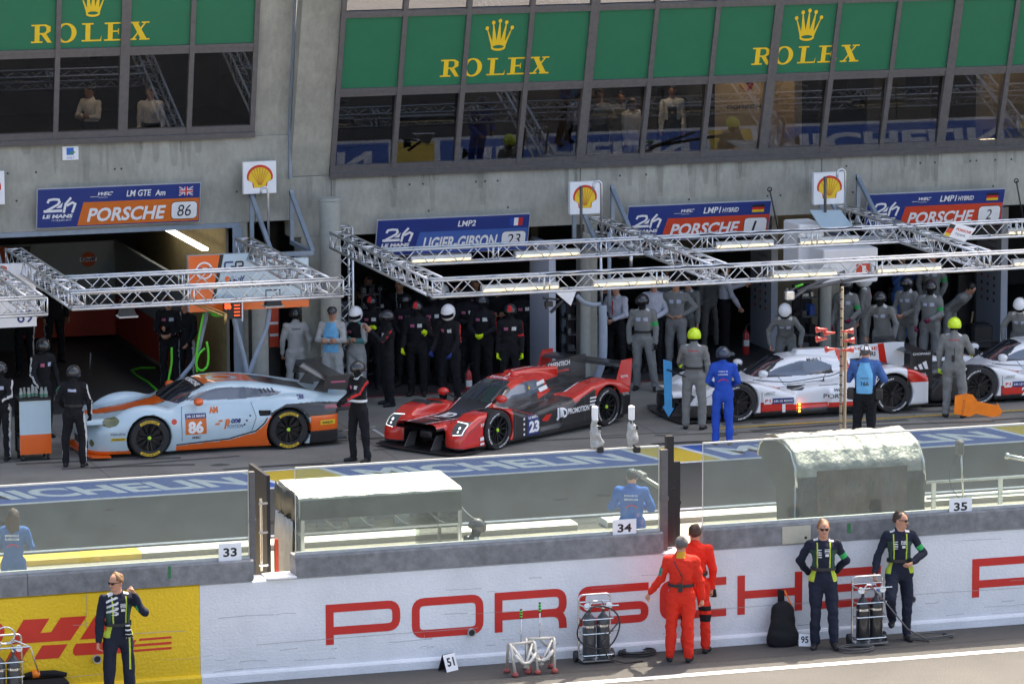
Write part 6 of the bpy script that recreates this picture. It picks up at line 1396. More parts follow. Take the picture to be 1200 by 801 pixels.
    mb = MB(); put_text(mb, 'DEMPSEY', frame((4.12, -.946, 1.12), (1, 0, 0), UZ), 0, 0, .05, .36, 0, bold=.03) if False else mb.flat([(0, 0), (.26, 0), (.26, .03), (0, .03)], frame((4.2, -.9465, 1.12), (1, 0, 0), UZ), 0, 0); mb.build('wing_label', RDP, w)
    mb = MB(); mb.prism([(3.9, -.85), (4.52, -.80), (4.52, .80), (3.9, .85)], frame((0, 0, .12), (1, 0, 0), (0, 1, 0)), -.015, .015); mb.build('diffuser', CARBON, root)
    for y in (-.25, .05):
        mb = MB(); mb.tube([(1.35, y, .905), (1.85, y+.25, 1.165)], .012); mb.build('wiper', BLACK, root)
coupe()
# ---------------------------------------------------------------- prototypes
def proto(label, O, rz, kind, num):
    root = empty('prototype_car', O, rz, label, 'racing car')
    red = kind == 'red'; fx, rx = .98, (3.98 if red else 3.93); L = 4.62
    RC = mat('car_red', (.62, .022, .012), .25, coat=.8, var=.03); WC = mat('car_white', (.74, .75, .76), .25, coat=.8, var=.02)
    zt = 1.03
    def fn(X, Y, Z):
        ay = np.abs(Y); f = smax(ay-.90, np.abs(Z-.12)-.05, .02); f = smax(f, np.abs(X-2.55)-1.95, .02)          # floor
        # monocoque / nose
        tn = sm([(.1, .34), (.3, .42), (.8, .52), (1.3, .62), (1.9, .72), (3.4, .72), (4.3, .62)]); wn = sm([(.1, .16), (.5, .24), (1.2, .34), (1.7, .50), (3.0, .46), (4.4, .30)])
        f = smin(f, smax(smax(ay-wn(X), Z-tn(X), .12), np.maximum(.22-Z, np.abs(X-2.25)-2.1), .05), .04)
        # front fenders
        tf = sm([(.04, .30), (.2, .50), (.55, .66), (.95, .705), (1.4, .66), (1.9, .50), (2.2, .42)]); yc = sm([(0, .66), (.5, .70), (1.2, .72), (2.2, .74)])
        e = smax(smax(np.abs(ay-yc(X))-.235, Z-tf(X), .12), np.maximum(.10-Z, np.maximum(.03+.25*np.clip(ay-.72, -1, 1)**2*6-X, X-2.1)), .06); f = smin(f, e, .05)
        # side pods
        tp = sm([(1.5, .42), (2.0, .52), (2.6, .60), (3.2, .66), (3.6, .68)]); f = smin(f, smax(smax(ay-sm([(1.5, .84), (2.4, .88), (3.2, .90), (3.6, .92)])(X), Z-tp(X)+.03*ay, .10), np.maximum(.10-Z, np.abs(X-2.7)-1.1), .05), .06)
        # rear fenders
        tr = sm([(2.8, .50), (3.2, .68), (3.6, .80), (4.0, .84), (4.35, .78), (4.6, .66)]); e = smax(smax(np.abs(ay-.74)-.235, Z-tr(X), .12), np.maximum(.14-Z, np.maximum(2.7-X, X-L)), .05); f = smin(f, e, .06)
        # canopy and engine cover
        rf = sm([(1.15, .52), (1.5, .72), (1.85, .92), (2.15, 1.015), (2.45, zt), (2.9, 1.0), (3.4, .93), (4.0, .82), (4.4, .70)]); wb = sm([(1.1, .42), (1.7, .52), (2.4, .50), (3.0, .38), (3.6, .22), (4.4, .14)])
        Xc = X-.35*np.clip(ay, 0, .6)**2; c = smax(ay-(wb(X)-.42*np.clip(Z-.62, -.1, 1)), (Z-rf(Xc))*.9, .11); c = np.maximum(c, .4-Z); f = smin(f, c, .06)
        # roof scoop and fin
        f = smin(f, smax(smax(ay-.13, np.abs(Z-1.02+.09*np.clip(X-2.9, 0, 2))-.085, .05), np.abs(X-3.0)-.62, .04), .04)
        for x0 in (fx, rx): f = np.maximum(f, -np.maximum(np.sqrt((X-x0)**2+(Z-.35)**2)-.385, .56-ay))
        g = np.maximum(np.abs(X-.30)-.42, np.maximum(np.abs(Z-.27)-.13, np.maximum(ay-.46, .14-ay))); f = np.maximum(f, -g)     # duct between nose and fender
        return f
    S = lambda P: (lambda c, N: (np.abs(N[:, 1]) > .35) & inpoly(c[:, 0], c[:, 2], P))
    arch = lambda x0: (lambda c, N: (np.hypot(c[:, 0]-x0, c[:, 2]-.35) < .38) & (np.abs(c[:, 1]) > .5))
    def fen(c): return np.abs(np.abs(c[:, 1])-.72) < .26
    glass = [('windscreen', CGLASS, lambda c, N: (N[:, 0] < -.25) & (c[:, 2] > .70) & (c[:, 0] > 1.3) & (c[:, 0] < 2.08) & (np.abs(c[:, 1]) < .5)),
             ('side_window', TINT, lambda c, N: (np.abs(N[:, 1]) > .30) & inpoly(c[:, 0], c[:, 2], [(1.62, .74), (1.95, .86), (2.35, .945), (2.75, .93), (3.02, .82), (2.9, .74), (2.3, .70)]) & (np.abs(c[:, 1]) < .5)),
             ('body', BLACK, arch(fx)), ('body', BLACK, arch(rx)), ('body', BLACK, lambda c, N: (c[:, 0] < .75) & (np.abs(c[:, 1]) < .47) & (np.abs(c[:, 1]) > .12) & (c[:, 2] < .41) & (c[:, 2] > .13) & ((N[:, 2] < -.3) | (np.abs(N[:, 1]) > .6) | (N[:, 0] < -.5))), ('body', CARBON, lambda c, N: c[:, 2] < .13)]
    if red:
        paint = [('body', CARBON, None), ('body', RC, lambda c, N: fen(c) & (c[:, 0] < 1.95) & (c[:, 2] > .13) & ~((N[:, 1]*np.sign(c[:, 1]) > .5) & (c[:, 0] > 1.36))),
          ('body', RC, lambda c, N: (c[:, 0] > 3.05) & (c[:, 2] > .45) & fen(c) & (N[:, 2] > .25)), ('body', RC, lambda c, N: (c[:, 0] > 3.6) & (c[:, 2] > .55) & (np.abs(N[:, 1]) > .4) & (np.abs(c[:, 1]) > .85)),
          ('body', RC, lambda c, N: (c[:, 2] > .86+.0*c[:, 0]) & (c[:, 0] > 1.95) & (c[:, 0] < 3.65) & (np.abs(c[:, 1]) < .42)), ('body', RC, S([(2.6, .62), (2.75, .93), (3.05, .93), (3.1, .72)])),
          ('body', WHITE, lambda c, N: (N[:, 2] > .4) & (c[:, 0] < 1.6) & (np.abs(np.abs(c[:, 1])-.22-.10*c[:, 0]) < .014)), ('body', RC, lambda c, N: (N[:, 2] > .3) & (c[:, 0] < 1.5) & (np.abs(c[:, 1]) > .23+.10*c[:, 0]) & (np.abs(c[:, 1]) < .5)),
          ('headlight', HEADW, lambda c, N: (c[:, 0] < .50) & (np.abs(c[:, 2]-.455) < .105) & (np.abs(np.abs(c[:, 1])-.755) < .125) & (np.abs(c[:, 1])-.62 > (c[:, 2]-.35)*-.3+.03) & (N[:, 0] < -.1))]
    else:
        paint = [('body', WC, None), ('body', RC, S([(1.4, .12), (1.4, .34), (2.1, .27), (3.5, .27), (3.5, .12)])), ('body', CARBON, S([(1.3, .0), (1.3, .16), (3.6, .2), (3.6, 0)])),
          ('body', CARBON, lambda c, N: (c[:, 0] < .95) & (c[:, 2] < .60) & ((num == '2') | (c[:, 2] < .34))), ('body', RC, lambda c, N: (np.abs(N[:, 1]) > .3) & (np.abs(c[:, 0]-3.28+.25*(c[:, 2]-.8)) < .09) & (c[:, 2] > .6) & (np.abs(c[:, 1]) < .4)),
          ('body', RC, lambda c, N: fen(c) & (c[:, 0] > 4.2) & (c[:, 2] > .55)), ('body', RC, lambda c, N: fen(c) & (c[:, 0] < 1.9) & (np.abs(np.abs(c[:, 1])-.60) < .03) & (N[:, 2] > .3) & (c[:, 0] > .9)),
          ('body', CARBON, lambda c, N: (c[:, 0] > 3.4) & (c[:, 2] > .3) & (c[:, 2] < .9) & (np.abs(c[:, 1]) < .48)), ('body', CARBON, lambda c, N: (c[:, 2] > .70) & (c[:, 0] > 1.15) & (c[:, 0] < 3.0) & (np.abs(c[:, 1]) < .5) & (c[:, 2] < .80) & (np.abs(N[:, 1]) > .3)),
          ('headlight', HEADW, lambda c, N: (c[:, 0] < .45) & (np.abs(c[:, 2]-.42) < .07) & (np.abs(np.abs(c[:, 1])-.74) < .11) & (N[:, 0] < -.1))]
    bvh = carmesh(fn, (-.1, -1.06, .03), (4.74, 1.06, 1.22), .0165, paint+glass, root)
    f = frame((0, 0, 0), (1, 0, 0), UZ)
    def pr(b, mats, off, ax=(0, 1, 0)): mb = MB(); b(mb); project(mb, bvh, ax, 'livery_print', mats, root, off)
    for x in (fx, rx):
        for s in (-1, 1): wheel(root, x, s*.815, .345, .30, s, RIMB if not red else TLIME, 'DUNLOP' if red else 'MICHELIN', TYRE, 12, False)
    pc = [(2.95, 0.84), (2.95, 1.02), (3.5, 1.11), (4.3, 1.14), (4.52, 1.13), (4.52, .66), (3.6, .78)]
    mb = MB(); mb.prism(pc, frame((0, 0, 0), (1, 0, 0), UZ), -.012, .012, 0); o = mb.build('shark_fin', [CARBON if red else WC], root)
    w = bpy.data.objects.new('rear_wing', None); COL.objects.link(w); w.parent = root
    mb = MB(); mb.rings([[(4.36, y, 1.0), (4.46, y, 1.04), (4.68, y, 1.06), (4.68, y, 1.04), (4.48, y, 1.01)] for y in (-.90, .90)]); mb.build('main_plane', CARBON, w)
    for s in (-1, 1):
        mb = MB(); mb.prism([(4.20, .62), (4.66, .60), (4.72, 1.12), (4.42, 1.12)] if red else [(4.20, .50), (4.70, .45), (4.70, 1.10), (4.30, 1.10)], frame((0, s*.912, 0), (1, 0, 0), UZ), -.008, .008); mb.build('endplate', RC if red else CARBON, w)
    mb = MB(); mb.prism([(-.10, -.92), (.5, -.95), (.5, .95), (-.10, .92), (-.18, .4), (-.18, -.4)], frame((0, 0, .045), (1, 0, 0), (0, 1, 0)), 0, .02); mb.build('splitter', CARBON, root)
    for s in (-1, 1):
        mb = MB(); mb.prism([(-.06, .06), (.2, .06), (.28, .30), (.1, .30)], frame((0, s*.30, 0), (1, 0, 0), UZ), -.008, .008); mb.build('nose_strut', STEEL, root)
    mirror(root, 1.35 if red else 1.5, -.66, .80, -1, RC if red else WC); mirror(root, 1.35 if red else 1.5, .66, .80, 1, RC if red else WC)
    for s in (-.10, .12): mb = MB(); mb.tube([(1.45, s, .71), (1.98, s+.12, .975)], .010); mb.build('wiper', BLACK, root)
    fn_ = frame((0, -.0135, 0), (1, 0, 0), UZ)
    def seam(*P): mb = MB(); [ribbon(mb, p, .009, f) for p in P]; project(mb, bvh, (0, 1, 0), 'panel_seam', BLACK if not red else STEEL, root, .005)
    seam([(1.42, .14), (1.42, .52)], [(1.50, .50), (2.9, .58)], [(3.30, .2), (3.30, .66)], [(1.9, .70), (2.0, .56), (2.75, .60), (2.9, .78)], [(.2, .36), (.62, .60)])
    if red:
        mb = MB(); put_text(mb, 'GREENTECH', fn_, 3.45, 1.0, .085, .62, 0, bold=.03); put_text(mb, 'Infinq', fn_, 3.45, .88, .075, .28, 0, bold=.03); put_text(mb, 'machine', fn_, 3.75, .89, .06, .3, 1, bold=.03); mb.build('fin_lettering', [WHITE, RC], root)
        mb = MB(); mb.prism([(2.96, .85), (2.955, 1.015), (3.4, 1.09), (3.22, .83)], frame((0, 0, 0), (1, 0, 0), UZ), -.0135, .0135, 0); mb.build('fin_root', RC, root)
        mb = MB(); mb.flat([(3.0, .93), (3.26, .97), (3.33, 1.07), (3.02, 1.015)], frame((0, -.015, 0), (1, 0, 0), UZ), 0, 0); put_text(mb, 'HYT', frame((0, -.0165, 0), (1, 0, .15), UZ), 3.06, .50, .06, .2, 1, bold=.03); mb.build('fin_label', [WHITE, BLACK], root)
        pr(lambda m: (m.flat([(1.72, .30), (1.72, .14), (2.10, .14), (2.10, .50), (1.72, .50)], f, 0, 0)), [WLOGO], .006); pr(lambda m: (put_text(m, num, f, 1.77, .20, .19, .27, 0, bold=.05), put_text(m, 'LE MANS', f, 1.76, .43, .04, .3, 0, bold=.02), [m.flat([(1.62, .16+.09*i), (1.66, .16+.09*i), (1.66, .20+.09*i), (1.62, .20+.09*i)], f, 0, 0) for i in range(4)]), [WHITE], .010)
        pr(lambda m: (put_text(m, 'JD', f, 2.62, .34, .16, .20, 0, bold=.05), put_text(m, 'PROMOTION', f, 2.84, .37, .10, .58, 0, bold=.03), m.flat([(2.22, .33), (2.34, .42), (2.50, .42), (2.38, .30)], f, 0, 1), put_text(m, 'HYT', f, .52, .46, .06, .18, 0, bold=.03), m.flat([(.50, .22), (.76, .24), (.76, .30), (.50, .28)], f, 0, 0), m.flat([(.5, .14), (.7, .16), (.7, .20), (.5, .18)], f, 0, 0)), [WHITE, RC], .008)
        pr(lambda m: ([m.flat([(3.44+.0*i, .44+.06*i), (3.62, .44+.06*i), (3.62, .47+.06*i), (3.44, .47+.06*i)], f, 0, 0) for i in range(3)], put_text(m, 'TOTAL', f, 4.36, .5, .05, .2, 0)), [WHITE], .008)
        pr(lambda m: (m.flat([(2.72, .82), (3.02, .84), (3.02, .90), (2.75, .88)], f, 0, 0), m.flat([(2.74, .72), (3.06, .74), (3.06, .80), (2.74, .78)], f, 0, 0)), [WHITE], .012)
        tp = frame((1.12, .26, 1.5), (0, -1, 0), (-.0, 0, 0)) if False else frame((.62, .22, 1.5), (0, -1, 0), (1, 0, 0))
        pr(lambda m: (put_text(m, 'JD', tp, .07, .02, .26, .3, 0, bold=.05), put_text(m, 'PROMOTION', tp, .04, -.07, .05, .38, 0)), [WHITE], .008, (0, 0, -1)); pr(lambda m: put_text(m, 'TOTAL', frame((2.1, .22, 1.5), (0, -1, 0), (1, 0, 0)), 0, 0, .09, .42, 0, bold=.03), [WHITE], .008, (0, 0, -1))
        fr_ = frame((0, 0, 0), (0, -1, 0), UZ)
        for s_ in (-1, 1):
            pr(lambda m: (ribbon(m, [(s_*.60, .55), (s_*.84, .54), (s_*.87, .50), (s_*.86, .37), (s_*.68, .35)], .009, fr_), m.flat(ell(s_*.76, .47, .022, .022, 10), fr_), m.flat(ell(s_*.76, .41, .018, .018, 10), fr_)), [mat('drl_white', (.8, .85, .9), .3, emis=.6)], .006, (1, 0, 0))
        tv = frame((0, 0, 1.5), (1, 0, 0), (0, 1, 0))
        pr(lambda m: (m.flat([(.95, -.80), (1.35, -.86), (1.40, -.80), (1.02, -.73)], tv), m.flat([(1.05, -.68), (1.5, -.74), (1.55, -.69), (1.12, -.62)], tv), m.flat([(2.25, -.05), (3.0, -.05), (3.0, -.02), (2.25, -.02)], tv), m.flat([(3.2, -.62), (3.6, -.60), (3.6, -.56), (3.2, -.57)], tv)), [WHITE], .007, (0, 0, -1))
        pr(lambda m: (put_text(m, 'LIGIER', frame((.35, .14, 1.5), (0, -1, 0), (1, 0, 0)), 0, 0, .05, .28, 0), m.flat(ell(4.2, .70, .05, .05, 3), f)), [WHITE], .007, (0, 0, -1))
        pr(lambda m: (m.flat([(4.22, .52), (4.34, .52), (4.28, .63)], f), m.flat(ell(2.45, .83, .03, .03, 10), f)), [YELT], .009)
        mb = MB(); put_text(mb, 'TOTAL', frame((4.36, -.9225, .80), (1, 0, 0), UZ), .02, 0, .05, .22, 0, bold=.02); mb.build('endplate_lettering', [WHITE], w)
    else:
        pr(lambda m: (m.flat([(1.62, .30), (2.02, .30), (2.02, .40), (1.62, .40)], f, 0, 0), m.flat([(1.46, .30), (1.60, .30), (1.60, .42), (1.46, .42)], f, 0, 1)), [WLOGO, WHITE], .007)
        pr(lambda m: (put_text(m, num, f, 1.80, .14, .15, .06 if num == '1' else .11, 0, bold=.05), put_text(m, '24h LE MANS', f, 1.64, .33, .04, .36, 0, bold=.02), put_text(m, 'P1', f, 1.48, .33, .06, .10, 1, bold=.03)), [WHITE, RC], .011)
        pr(lambda m: (put_text(m, 'WEC', f, 2.78, .46, .05, .22, 0, shear=.4, bold=.03), put_text(m, 'PORSCHE', f, 2.62, .34, .08, .6, 0, bold=.01), put_text(m, 'Mobil 1', frame((2.5, -.0, 0), (1, 0, 0), UZ), .0, .93, .05, .3, 0, bold=.02), put_text(m, 'DMG MORI', f, 3.0, .76, .08, .0001, 0)), [BLACK], .006)
        pr(lambda m: (m.flat([(2.02, .50), (2.22, .50), (2.30, .54), (2.05, .55)], f, 0, 0), ribbon(m, [(1.45, .66), (2.1, .60), (2.9, .66), (3.2, .72)], .012, f), [m.flat([(3.55+.05*i, .62), (3.57+.05*i, .62), (3.60+.05*i, .70), (3.58+.05*i, .70)], f) for i in range(5)], [m.flat([(2.0+.3*i, .155), (2.03+.3*i, .155), (2.03+.3*i, .175), (2.0+.3*i, .175)], f) for i in range(5)]), [BLACK], .008)
        pr(lambda m: (put_text(m, 'SAMSUNG', f, 1.46, .46, .03, .2, 0), m.flat([(3.46, .5), (3.60, .5), (3.60, .53), (3.46, .53)], f)), [BLACK], .007)
        mb = MB(); put_text(mb, 'DMG MORI', fn_, 3.30, .90, .085, .66, 0, bold=.03); put_text(mb, 'PORSCHE', fn_, 3.30, 1.01, .06, .70, 1, bold=.02); put_text(mb, 'HY', fn_, 3.02, .93, .09, .14, 1, bold=.04); mb.prism([(4.05, .72), (4.2, .70), (4.12, 1.13), (4.0, 1.12)], frame((0, 0, 0), (1, 0, 0), UZ), -.0128, .0128, 1); mb.build('fin_lettering', [BLACK, RC], root)
        mb = MB(); fe = frame((4.22, -.9225, .5), (1, 0, 0), UZ); put_text(mb, 'CHOPARD', fe, .10, .53, .04, .34, 0, bold=.02); put_text(mb, 'MOBIL', fe, .08, .16, .04, .3, 0, bold=.02)
        for i in range(3): mb.flat([(.14+.10*i, .27), (.20+.10*i, .27), (.16+.10*i-.03*(i-0)*0, .33+.045*i), (.12+.08*i, .31+.04*i)], fe, 0, 0)
        mb.flat([(.24, -.02), (.30, -.02), (.33, .07), (.27, .11), (.21, .07)], fe, 0, 0); mb.build('endplate_lettering', [WHITE], w)
        mb = MB(); [mb.lathe([(0, -.955), (.018, -.953), (.02, -.94)], (2.14, 0, .14+.06*i), 'y', 8) for i in range(3)]; mb.build('position_lamp', mat('amber_lamp', (1, .35, .03), .4, emis=3), root)
    return root
p, q = atZ(585, 527, 0), atZ(715, 498.5, 0); rz = math.atan2(q.y-p.y, q.x-p.x); M = Matrix.Rotation(rz, 3, 'Z'); O = p-M @ Vector((.98, -.96, 0))
proto('red and black closed prototype with tall black fin and number 23', O, rz, 'red', '23')
p, q = atZ(870, 494.5, 0), atZ(1042, 484.5, 0); rz = math.atan2(q.y-p.y, q.x-p.x); M = Matrix.Rotation(rz, 3, 'Z'); O = p.lerp(q, .5)-M @ Vector((2.455, -.96, 0))
proto('white and red closed prototype with number 1 and white fin', O, rz, 'white', '1')
p = atZ(1148, 474.5, 0); O = p-M @ Vector((.98, -.96, 0))
proto('white prototype with black nose and number 2 at the far edge', O, rz, 'white', '2')
# ================================================================== equipment
CHROME = mat('chrome', (.62, .62, .62), .22, .9, var=.1); CYL = mat('cylinder_grey', (.045, .048, .052), .35, coat=.3); HOSEK = mat('hose_black', (.02, .02, .02), .5); HOSEG = mat('hose_green', (.10, .62, .03), .45); HOSEB = mat('hose_bluegrey', (.26, .31, .38), .6); BRASS = mat('brass', (.55, .38, .15), .35, .8); BLUEV = mat('valve_blue', (.04, .10, .35), .4)
REDE = mat('extinguisher_red', (.45, .015, .015), .35, coat=.5); TARP = mat('silver_tarp', (.46, .46, .43), .5, .35, var=.18, scale=5, bump=1.0, bscale=16); TARPM = mat('shaded_tarp_front', (.045, .05, .047), .5, .2, var=.2, scale=4, bump=.9, bscale=12); TARPD = mat('dark_tarp', (.055, .062, .058), .5, .3, var=.15, bump=.5, bscale=8)
def loc(px, py, z=0): p = atZ(px, py, z); return Vector((p.x, p.y, z))
def coil(c, r, n, m, label, tail=None, rad=.011):
    rr = random.Random(int(c.x*100)); pts = []
    for i in range(n*22):
        a = 2*pi*i/22; k = r*(1+.12*sin(a*.37+rr.random()*.1)); pts.append((c.x+k*cos(a)*1.15, c.y+k*.75*sin(a), .014+.010*(i/22)+.012*abs(sin(a*1.3))))
    if tail: pts += tail
    return tag((lambda mb: (mb.tube(pts, rad, 6), mb)[1])(MB()).build('air_hose', m, None, True), label, 'hose')
def gas_trolley(x, y, label, rz=0, dark=CYL, rings=True, tall=.98):
    t = empty('bottle_trolley', (x, y, 0), rz, label, 'trolley')
    for s in (-1, 1):
        g = MB(); g.lathe([(.0, .06), (.085, .07), (.092, .10), (.092, .56), (.08, .62), (.04, .67), (.022, .69), (.022, .74), (0, .745)], (s*.10, .0, 0), 'z', 20)
        g.lathe([(.0935, .50), (.0935, .53)], (s*.10, 0, 0), 'z', 20, 1); g.build('gas_bottle', [dark, CHROME], t, 'auto')
        v = MB(); v.lathe([(.03, .74), (.035, .76), (.035, .79), (.02, .80)], (s*.10, 0, 0), 'z', 10, 0); v.tube([(s*.10, -.02, .78), (s*.10, -.09, .78)], .016, 8, 1); v.lathe([(0, -.10), (.045, -.10), (.045, -.075), (0, -.07)], (s*.16, 0, .80), 'y', 14, 2); v.tube([(s*.10, -.03, .80), (s*.06, -.06, .87), (.0, -.05, .86)], .011, 6, 0); v.build('regulator', [CHROME, BLUEV if s > 0 else BRASS, WHITE], t, 'auto')
    f = MB(); w = .225
    f.tube(rpath3([(-w, .08, .04), (-w, .08, tall), (w, .08, tall), (w, .08, .04)], .07), .014, 8); f.tube([(-w, .08, tall-.10), (w, .08, tall-.10)], .011, 6)
    for z in (.12, .42, .62): f.tube(rpath3([(-w, .08, z), (-w, -.11, z), (w, -.11, z), (w, .08, z)], .05), .010, 6)
    f.box(-w-.01, w+.01, -.13, .11, .035, .055); f.tube([(-w, .08, tall-.13), (-w+.03, -.12, tall-.13), (w+.06, -.12, tall-.13)], .012, 6); f.build('frame', CHROME, t, 'auto')
    for s in (-1, 1):
        k = MB(); k.lathe([(0, -.02), (.075, -.02), (.08, 0), (.075, .02), (0, .02)], (0, 0, 0), 'x', 18); o = k.build('wheel', BLACK, t, 'auto'); o.location = (s*(w+.035), .10, .08)
    return t
def rpath3(P, r, n=5):
    out = [Vector(P[0])]
    for i in range(1, len(P)-1):
        a, b, c = Vector(P[i-1]), Vector(P[i]), Vector(P[i+1]); p = b+(a-b).normalized()*r; q = b+(c-b).normalized()*r
        out += [p*(1-t)**2+b*2*t*(1-t)+q*t*t for t in [j/n for j in range(n+1)]]
    return out+[Vector(P[-1])]
a = loc(700, 776); gas_trolley(a.x, a.y+.05, 'chrome trolley with two grey gas bottles and a big black hose loop', tall=.93)
mb = MB(); c = a+Vector((-.02, -.12, .52)); pts = [c+Vector((.30*cos(t)+.02*sin(3*t), .03*sin(2*t), .30*sin(t))) for t in np.linspace(0, 12.8, 70)]+[c+Vector((.02, -.06, -.2)), c+Vector((.10, -.1, -.42)), a+Vector((.32, -.2, .02)), a+Vector((.6, -.16, .015))]
mb.tube(pts, .011, 6); tag(mb.build('air_hose', HOSEK, None, True), 'black hose looped over the grey bottle trolley', 'hose')
coil(loc(747, 767), .21, 5, HOSEK, 'coil of black hose lying right of the grey bottle trolley'); mb = MB(); p = loc(738, 760); mb.tube([p+Vector((-.1, 0, .10)), p+Vector((.16, 0, .11))], [.02, .03], 10); tag(mb.build('hose_coupling', CHROME, None, True), 'metal coupling on the hose coil beside the red suits', 'coupling')
a = loc(1020, 756); gas_trolley(a.x, a.y+.05, 'chrome trolley with two black gas bottles between the men in dark overalls', dark=mat('bottle_black', (.015, .015, .018), .3, coat=.3), tall=.96)
mb = MB(); t0 = a+Vector((-.05, -.1, .88)); pts = [t0, t0+Vector((.2, -.1, -.25)), t0+Vector((.50, -.15, -.62)), a+Vector((.85, -.1, .02))]
q = loc(1090, 748); pts += [q+Vector((.36*cos(t), .16*sin(t), .018+.004*t)) for t in np.linspace(3.6, 12.2, 40)]; mb.tube(pts, .010, 6); tag(mb.build('air_hose', mat('hose_grey', (.08, .08, .08), .5), None, True), 'thin hose running from the black bottles to a loop under the one-legged stander', 'hose')
mb = MB(); q = loc(1112, 746); mb.tube([q+Vector((-.10, 0, .035)), q+Vector((.04, 0, .035))], [.02, .05], 10); tag(mb.build('wheel_socket', BLACK, None, True), 'black socket end of the thin hose on the ground', 'socket')
coil(loc(1004, 762), .20, 4, mat('hose_grey', (.08, .08, .08)), 'small coil of thin hose in front of the black bottle trolley', None, .009)
a = atZ(8, 828, 0); gas_trolley(a.x, a.y, 'bottle trolley cut off at the lower edge of the yellow wall', tall=.95)
mb = MB(); p = Vector((a.x, a.y, .9)); mb.tube([p+Vector((.13*cos(t), .02, .11*sin(t)+.06)) for t in np.linspace(0, 14, 40)], .012, 6); mb.tube([p+Vector((.1, 0, 0)), p+Vector((.32, -.05, -.1)), p+Vector((.42, -.05, -.45))], .010, 6); tag(mb.build('air_hose', CHROME, None, True), 'bright hose looped over the trolley at the yellow wall', 'hose')
# soft case with orange band near the yellow wall
p = atZ(47, 818, 0); t = empty('soft_case', (p.x, p.y, 0), 0, 'black soft case with orange band lying by the yellow wall', 'case'); mb = MB(); mb.cbox((0, 0, .14), (.75, .30, .26), 0, .05); mb.build('case_body', BLK, t, 'auto'); mb = MB(); mb.tube([(-.3, .02, .30), (-.1, .02, .33), (.2, .0, .33), (.36, 0, .30)], [.03, .045, .045, .03], 10); mb.build('rolled_flap', BLK, t, True); mb = MB(); mb.tube([(-.10, .02, .33), (.0, .02, .335)], .052, 12); mb.build('orange_band', mat('tape_orange', (.85, .2, .01), .5), t, True)
# jacks
def jackstand(px, py, label, sc=1.0, rz=0):
    q = loc(px, py); t = empty('jack_stand', q, rz, label, 'jack', 'light alloy jack stands standing under the red R')
    AL = mat('alloy_cream', (.60, .57, .50), .4, .4)
    for s in (-1, 1):
        mb = MB(); mb.tube(rpath3([(s*.16, -.12, .05), (s*.17, -.02, .40), (s*.16, .08, .40), (s*.15, .14, .05)], .05), .020, 8); mb.tube([(s*.16, -.10, .20), (s*.15, .12, .20)], .013, 6); mb.build('side_frame', AL, t, True)
    mb = MB(); mb.bar((-.17, .03, .40), (.17, .03, .40), .05, .03); mb.tube(rpath3([(-.15, -.10, .28), (-.05, -.12, .16), (.05, -.12, .16), (.15, -.10, .28)], .06), .024, 6); mb.tube([(-.15, .0, .38), (.02, -.11, .10)], .022, 6); mb.tube([(.15, .0, .38), (-.02, -.11, .10)], .022, 6); mb.build('cross_brace', AL, t, True)
    for x, y in ((-.16, -.12), (.16, -.12), (-.15, .14), (.15, .14)):
        mb = MB(); mb.lathe([(0, .0), (.038, .008), (.045, .03), (.03, .06), (0, .065)], (x, y, 0), 'z', 12); mb.build('rubber_foot', mat('foot_red', (.32, .06, .05), .6), t, True)
    mb = MB(); mb.tube([(0, .03, .40), (0, .03, .72)], .009, 6); mb.build('lever', CHROME, t, True)
    mb = MB(); mb.tube([(0, .03, .72), (0, .03, .84)], .015, 8)
    for z in (.735, .77, .805): mb.tube([(0, .03, z), (0, .03, z+.018)], .0165, 8, 1)
    mb.build('grip', [BLACK, mat('grip_green', (.05, .6, .05), .5)], t, True); t.scale = (sc*1.15,)*3; return t
jackstand(612, 789, 'cream jack stand nearest the track, left one of the pair', .92, .15); jackstand(633, 786, 'cream jack stand standing close to the right of the nearest one', .98, -.2); jackstand(641, 769, 'grey jack stand right against the wall behind the cream pair', .98, .1)
# A-frame number
def tent(px, py, s, label, rz=0, ty=.16, flat=False):
    q = loc(px, py); t = empty('number_tent', q, rz, label, 'marker'); h = .24
    v = Vector((0, .35, 1)).normalized(); fr = (Vector((-.11, -.06, .0)), UX, v, UX.cross(v)); mb = MB(); mb.prism([(0, 0), (.22, 0), (.22, h), (0, h)], fr, -.006, 0, 0); put_text(mb, s, fr, .04, .07, .12, .14, 1, .002, bold=.03); mb.build('front_board', [WHITE, BLACK], t)
    v2 = Vector((0, -.35, 1)).normalized(); fr = (Vector((-.11, .11, .0)), UX, v2, UX.cross(v2)); mb = MB(); mb.prism([(0, 0), (.22, 0), (.22, h), (0, h)], fr, -.006, 0, 0); mb.build('rear_board', BLACK, t); return t
tent(527, 785, '51', 'small folding marker printed 51 standing below the red O', .5); tent(943, 756, '95', 'small folding marker printed 95 beside the black bag', -.4).scale = (.75, .75, .75)
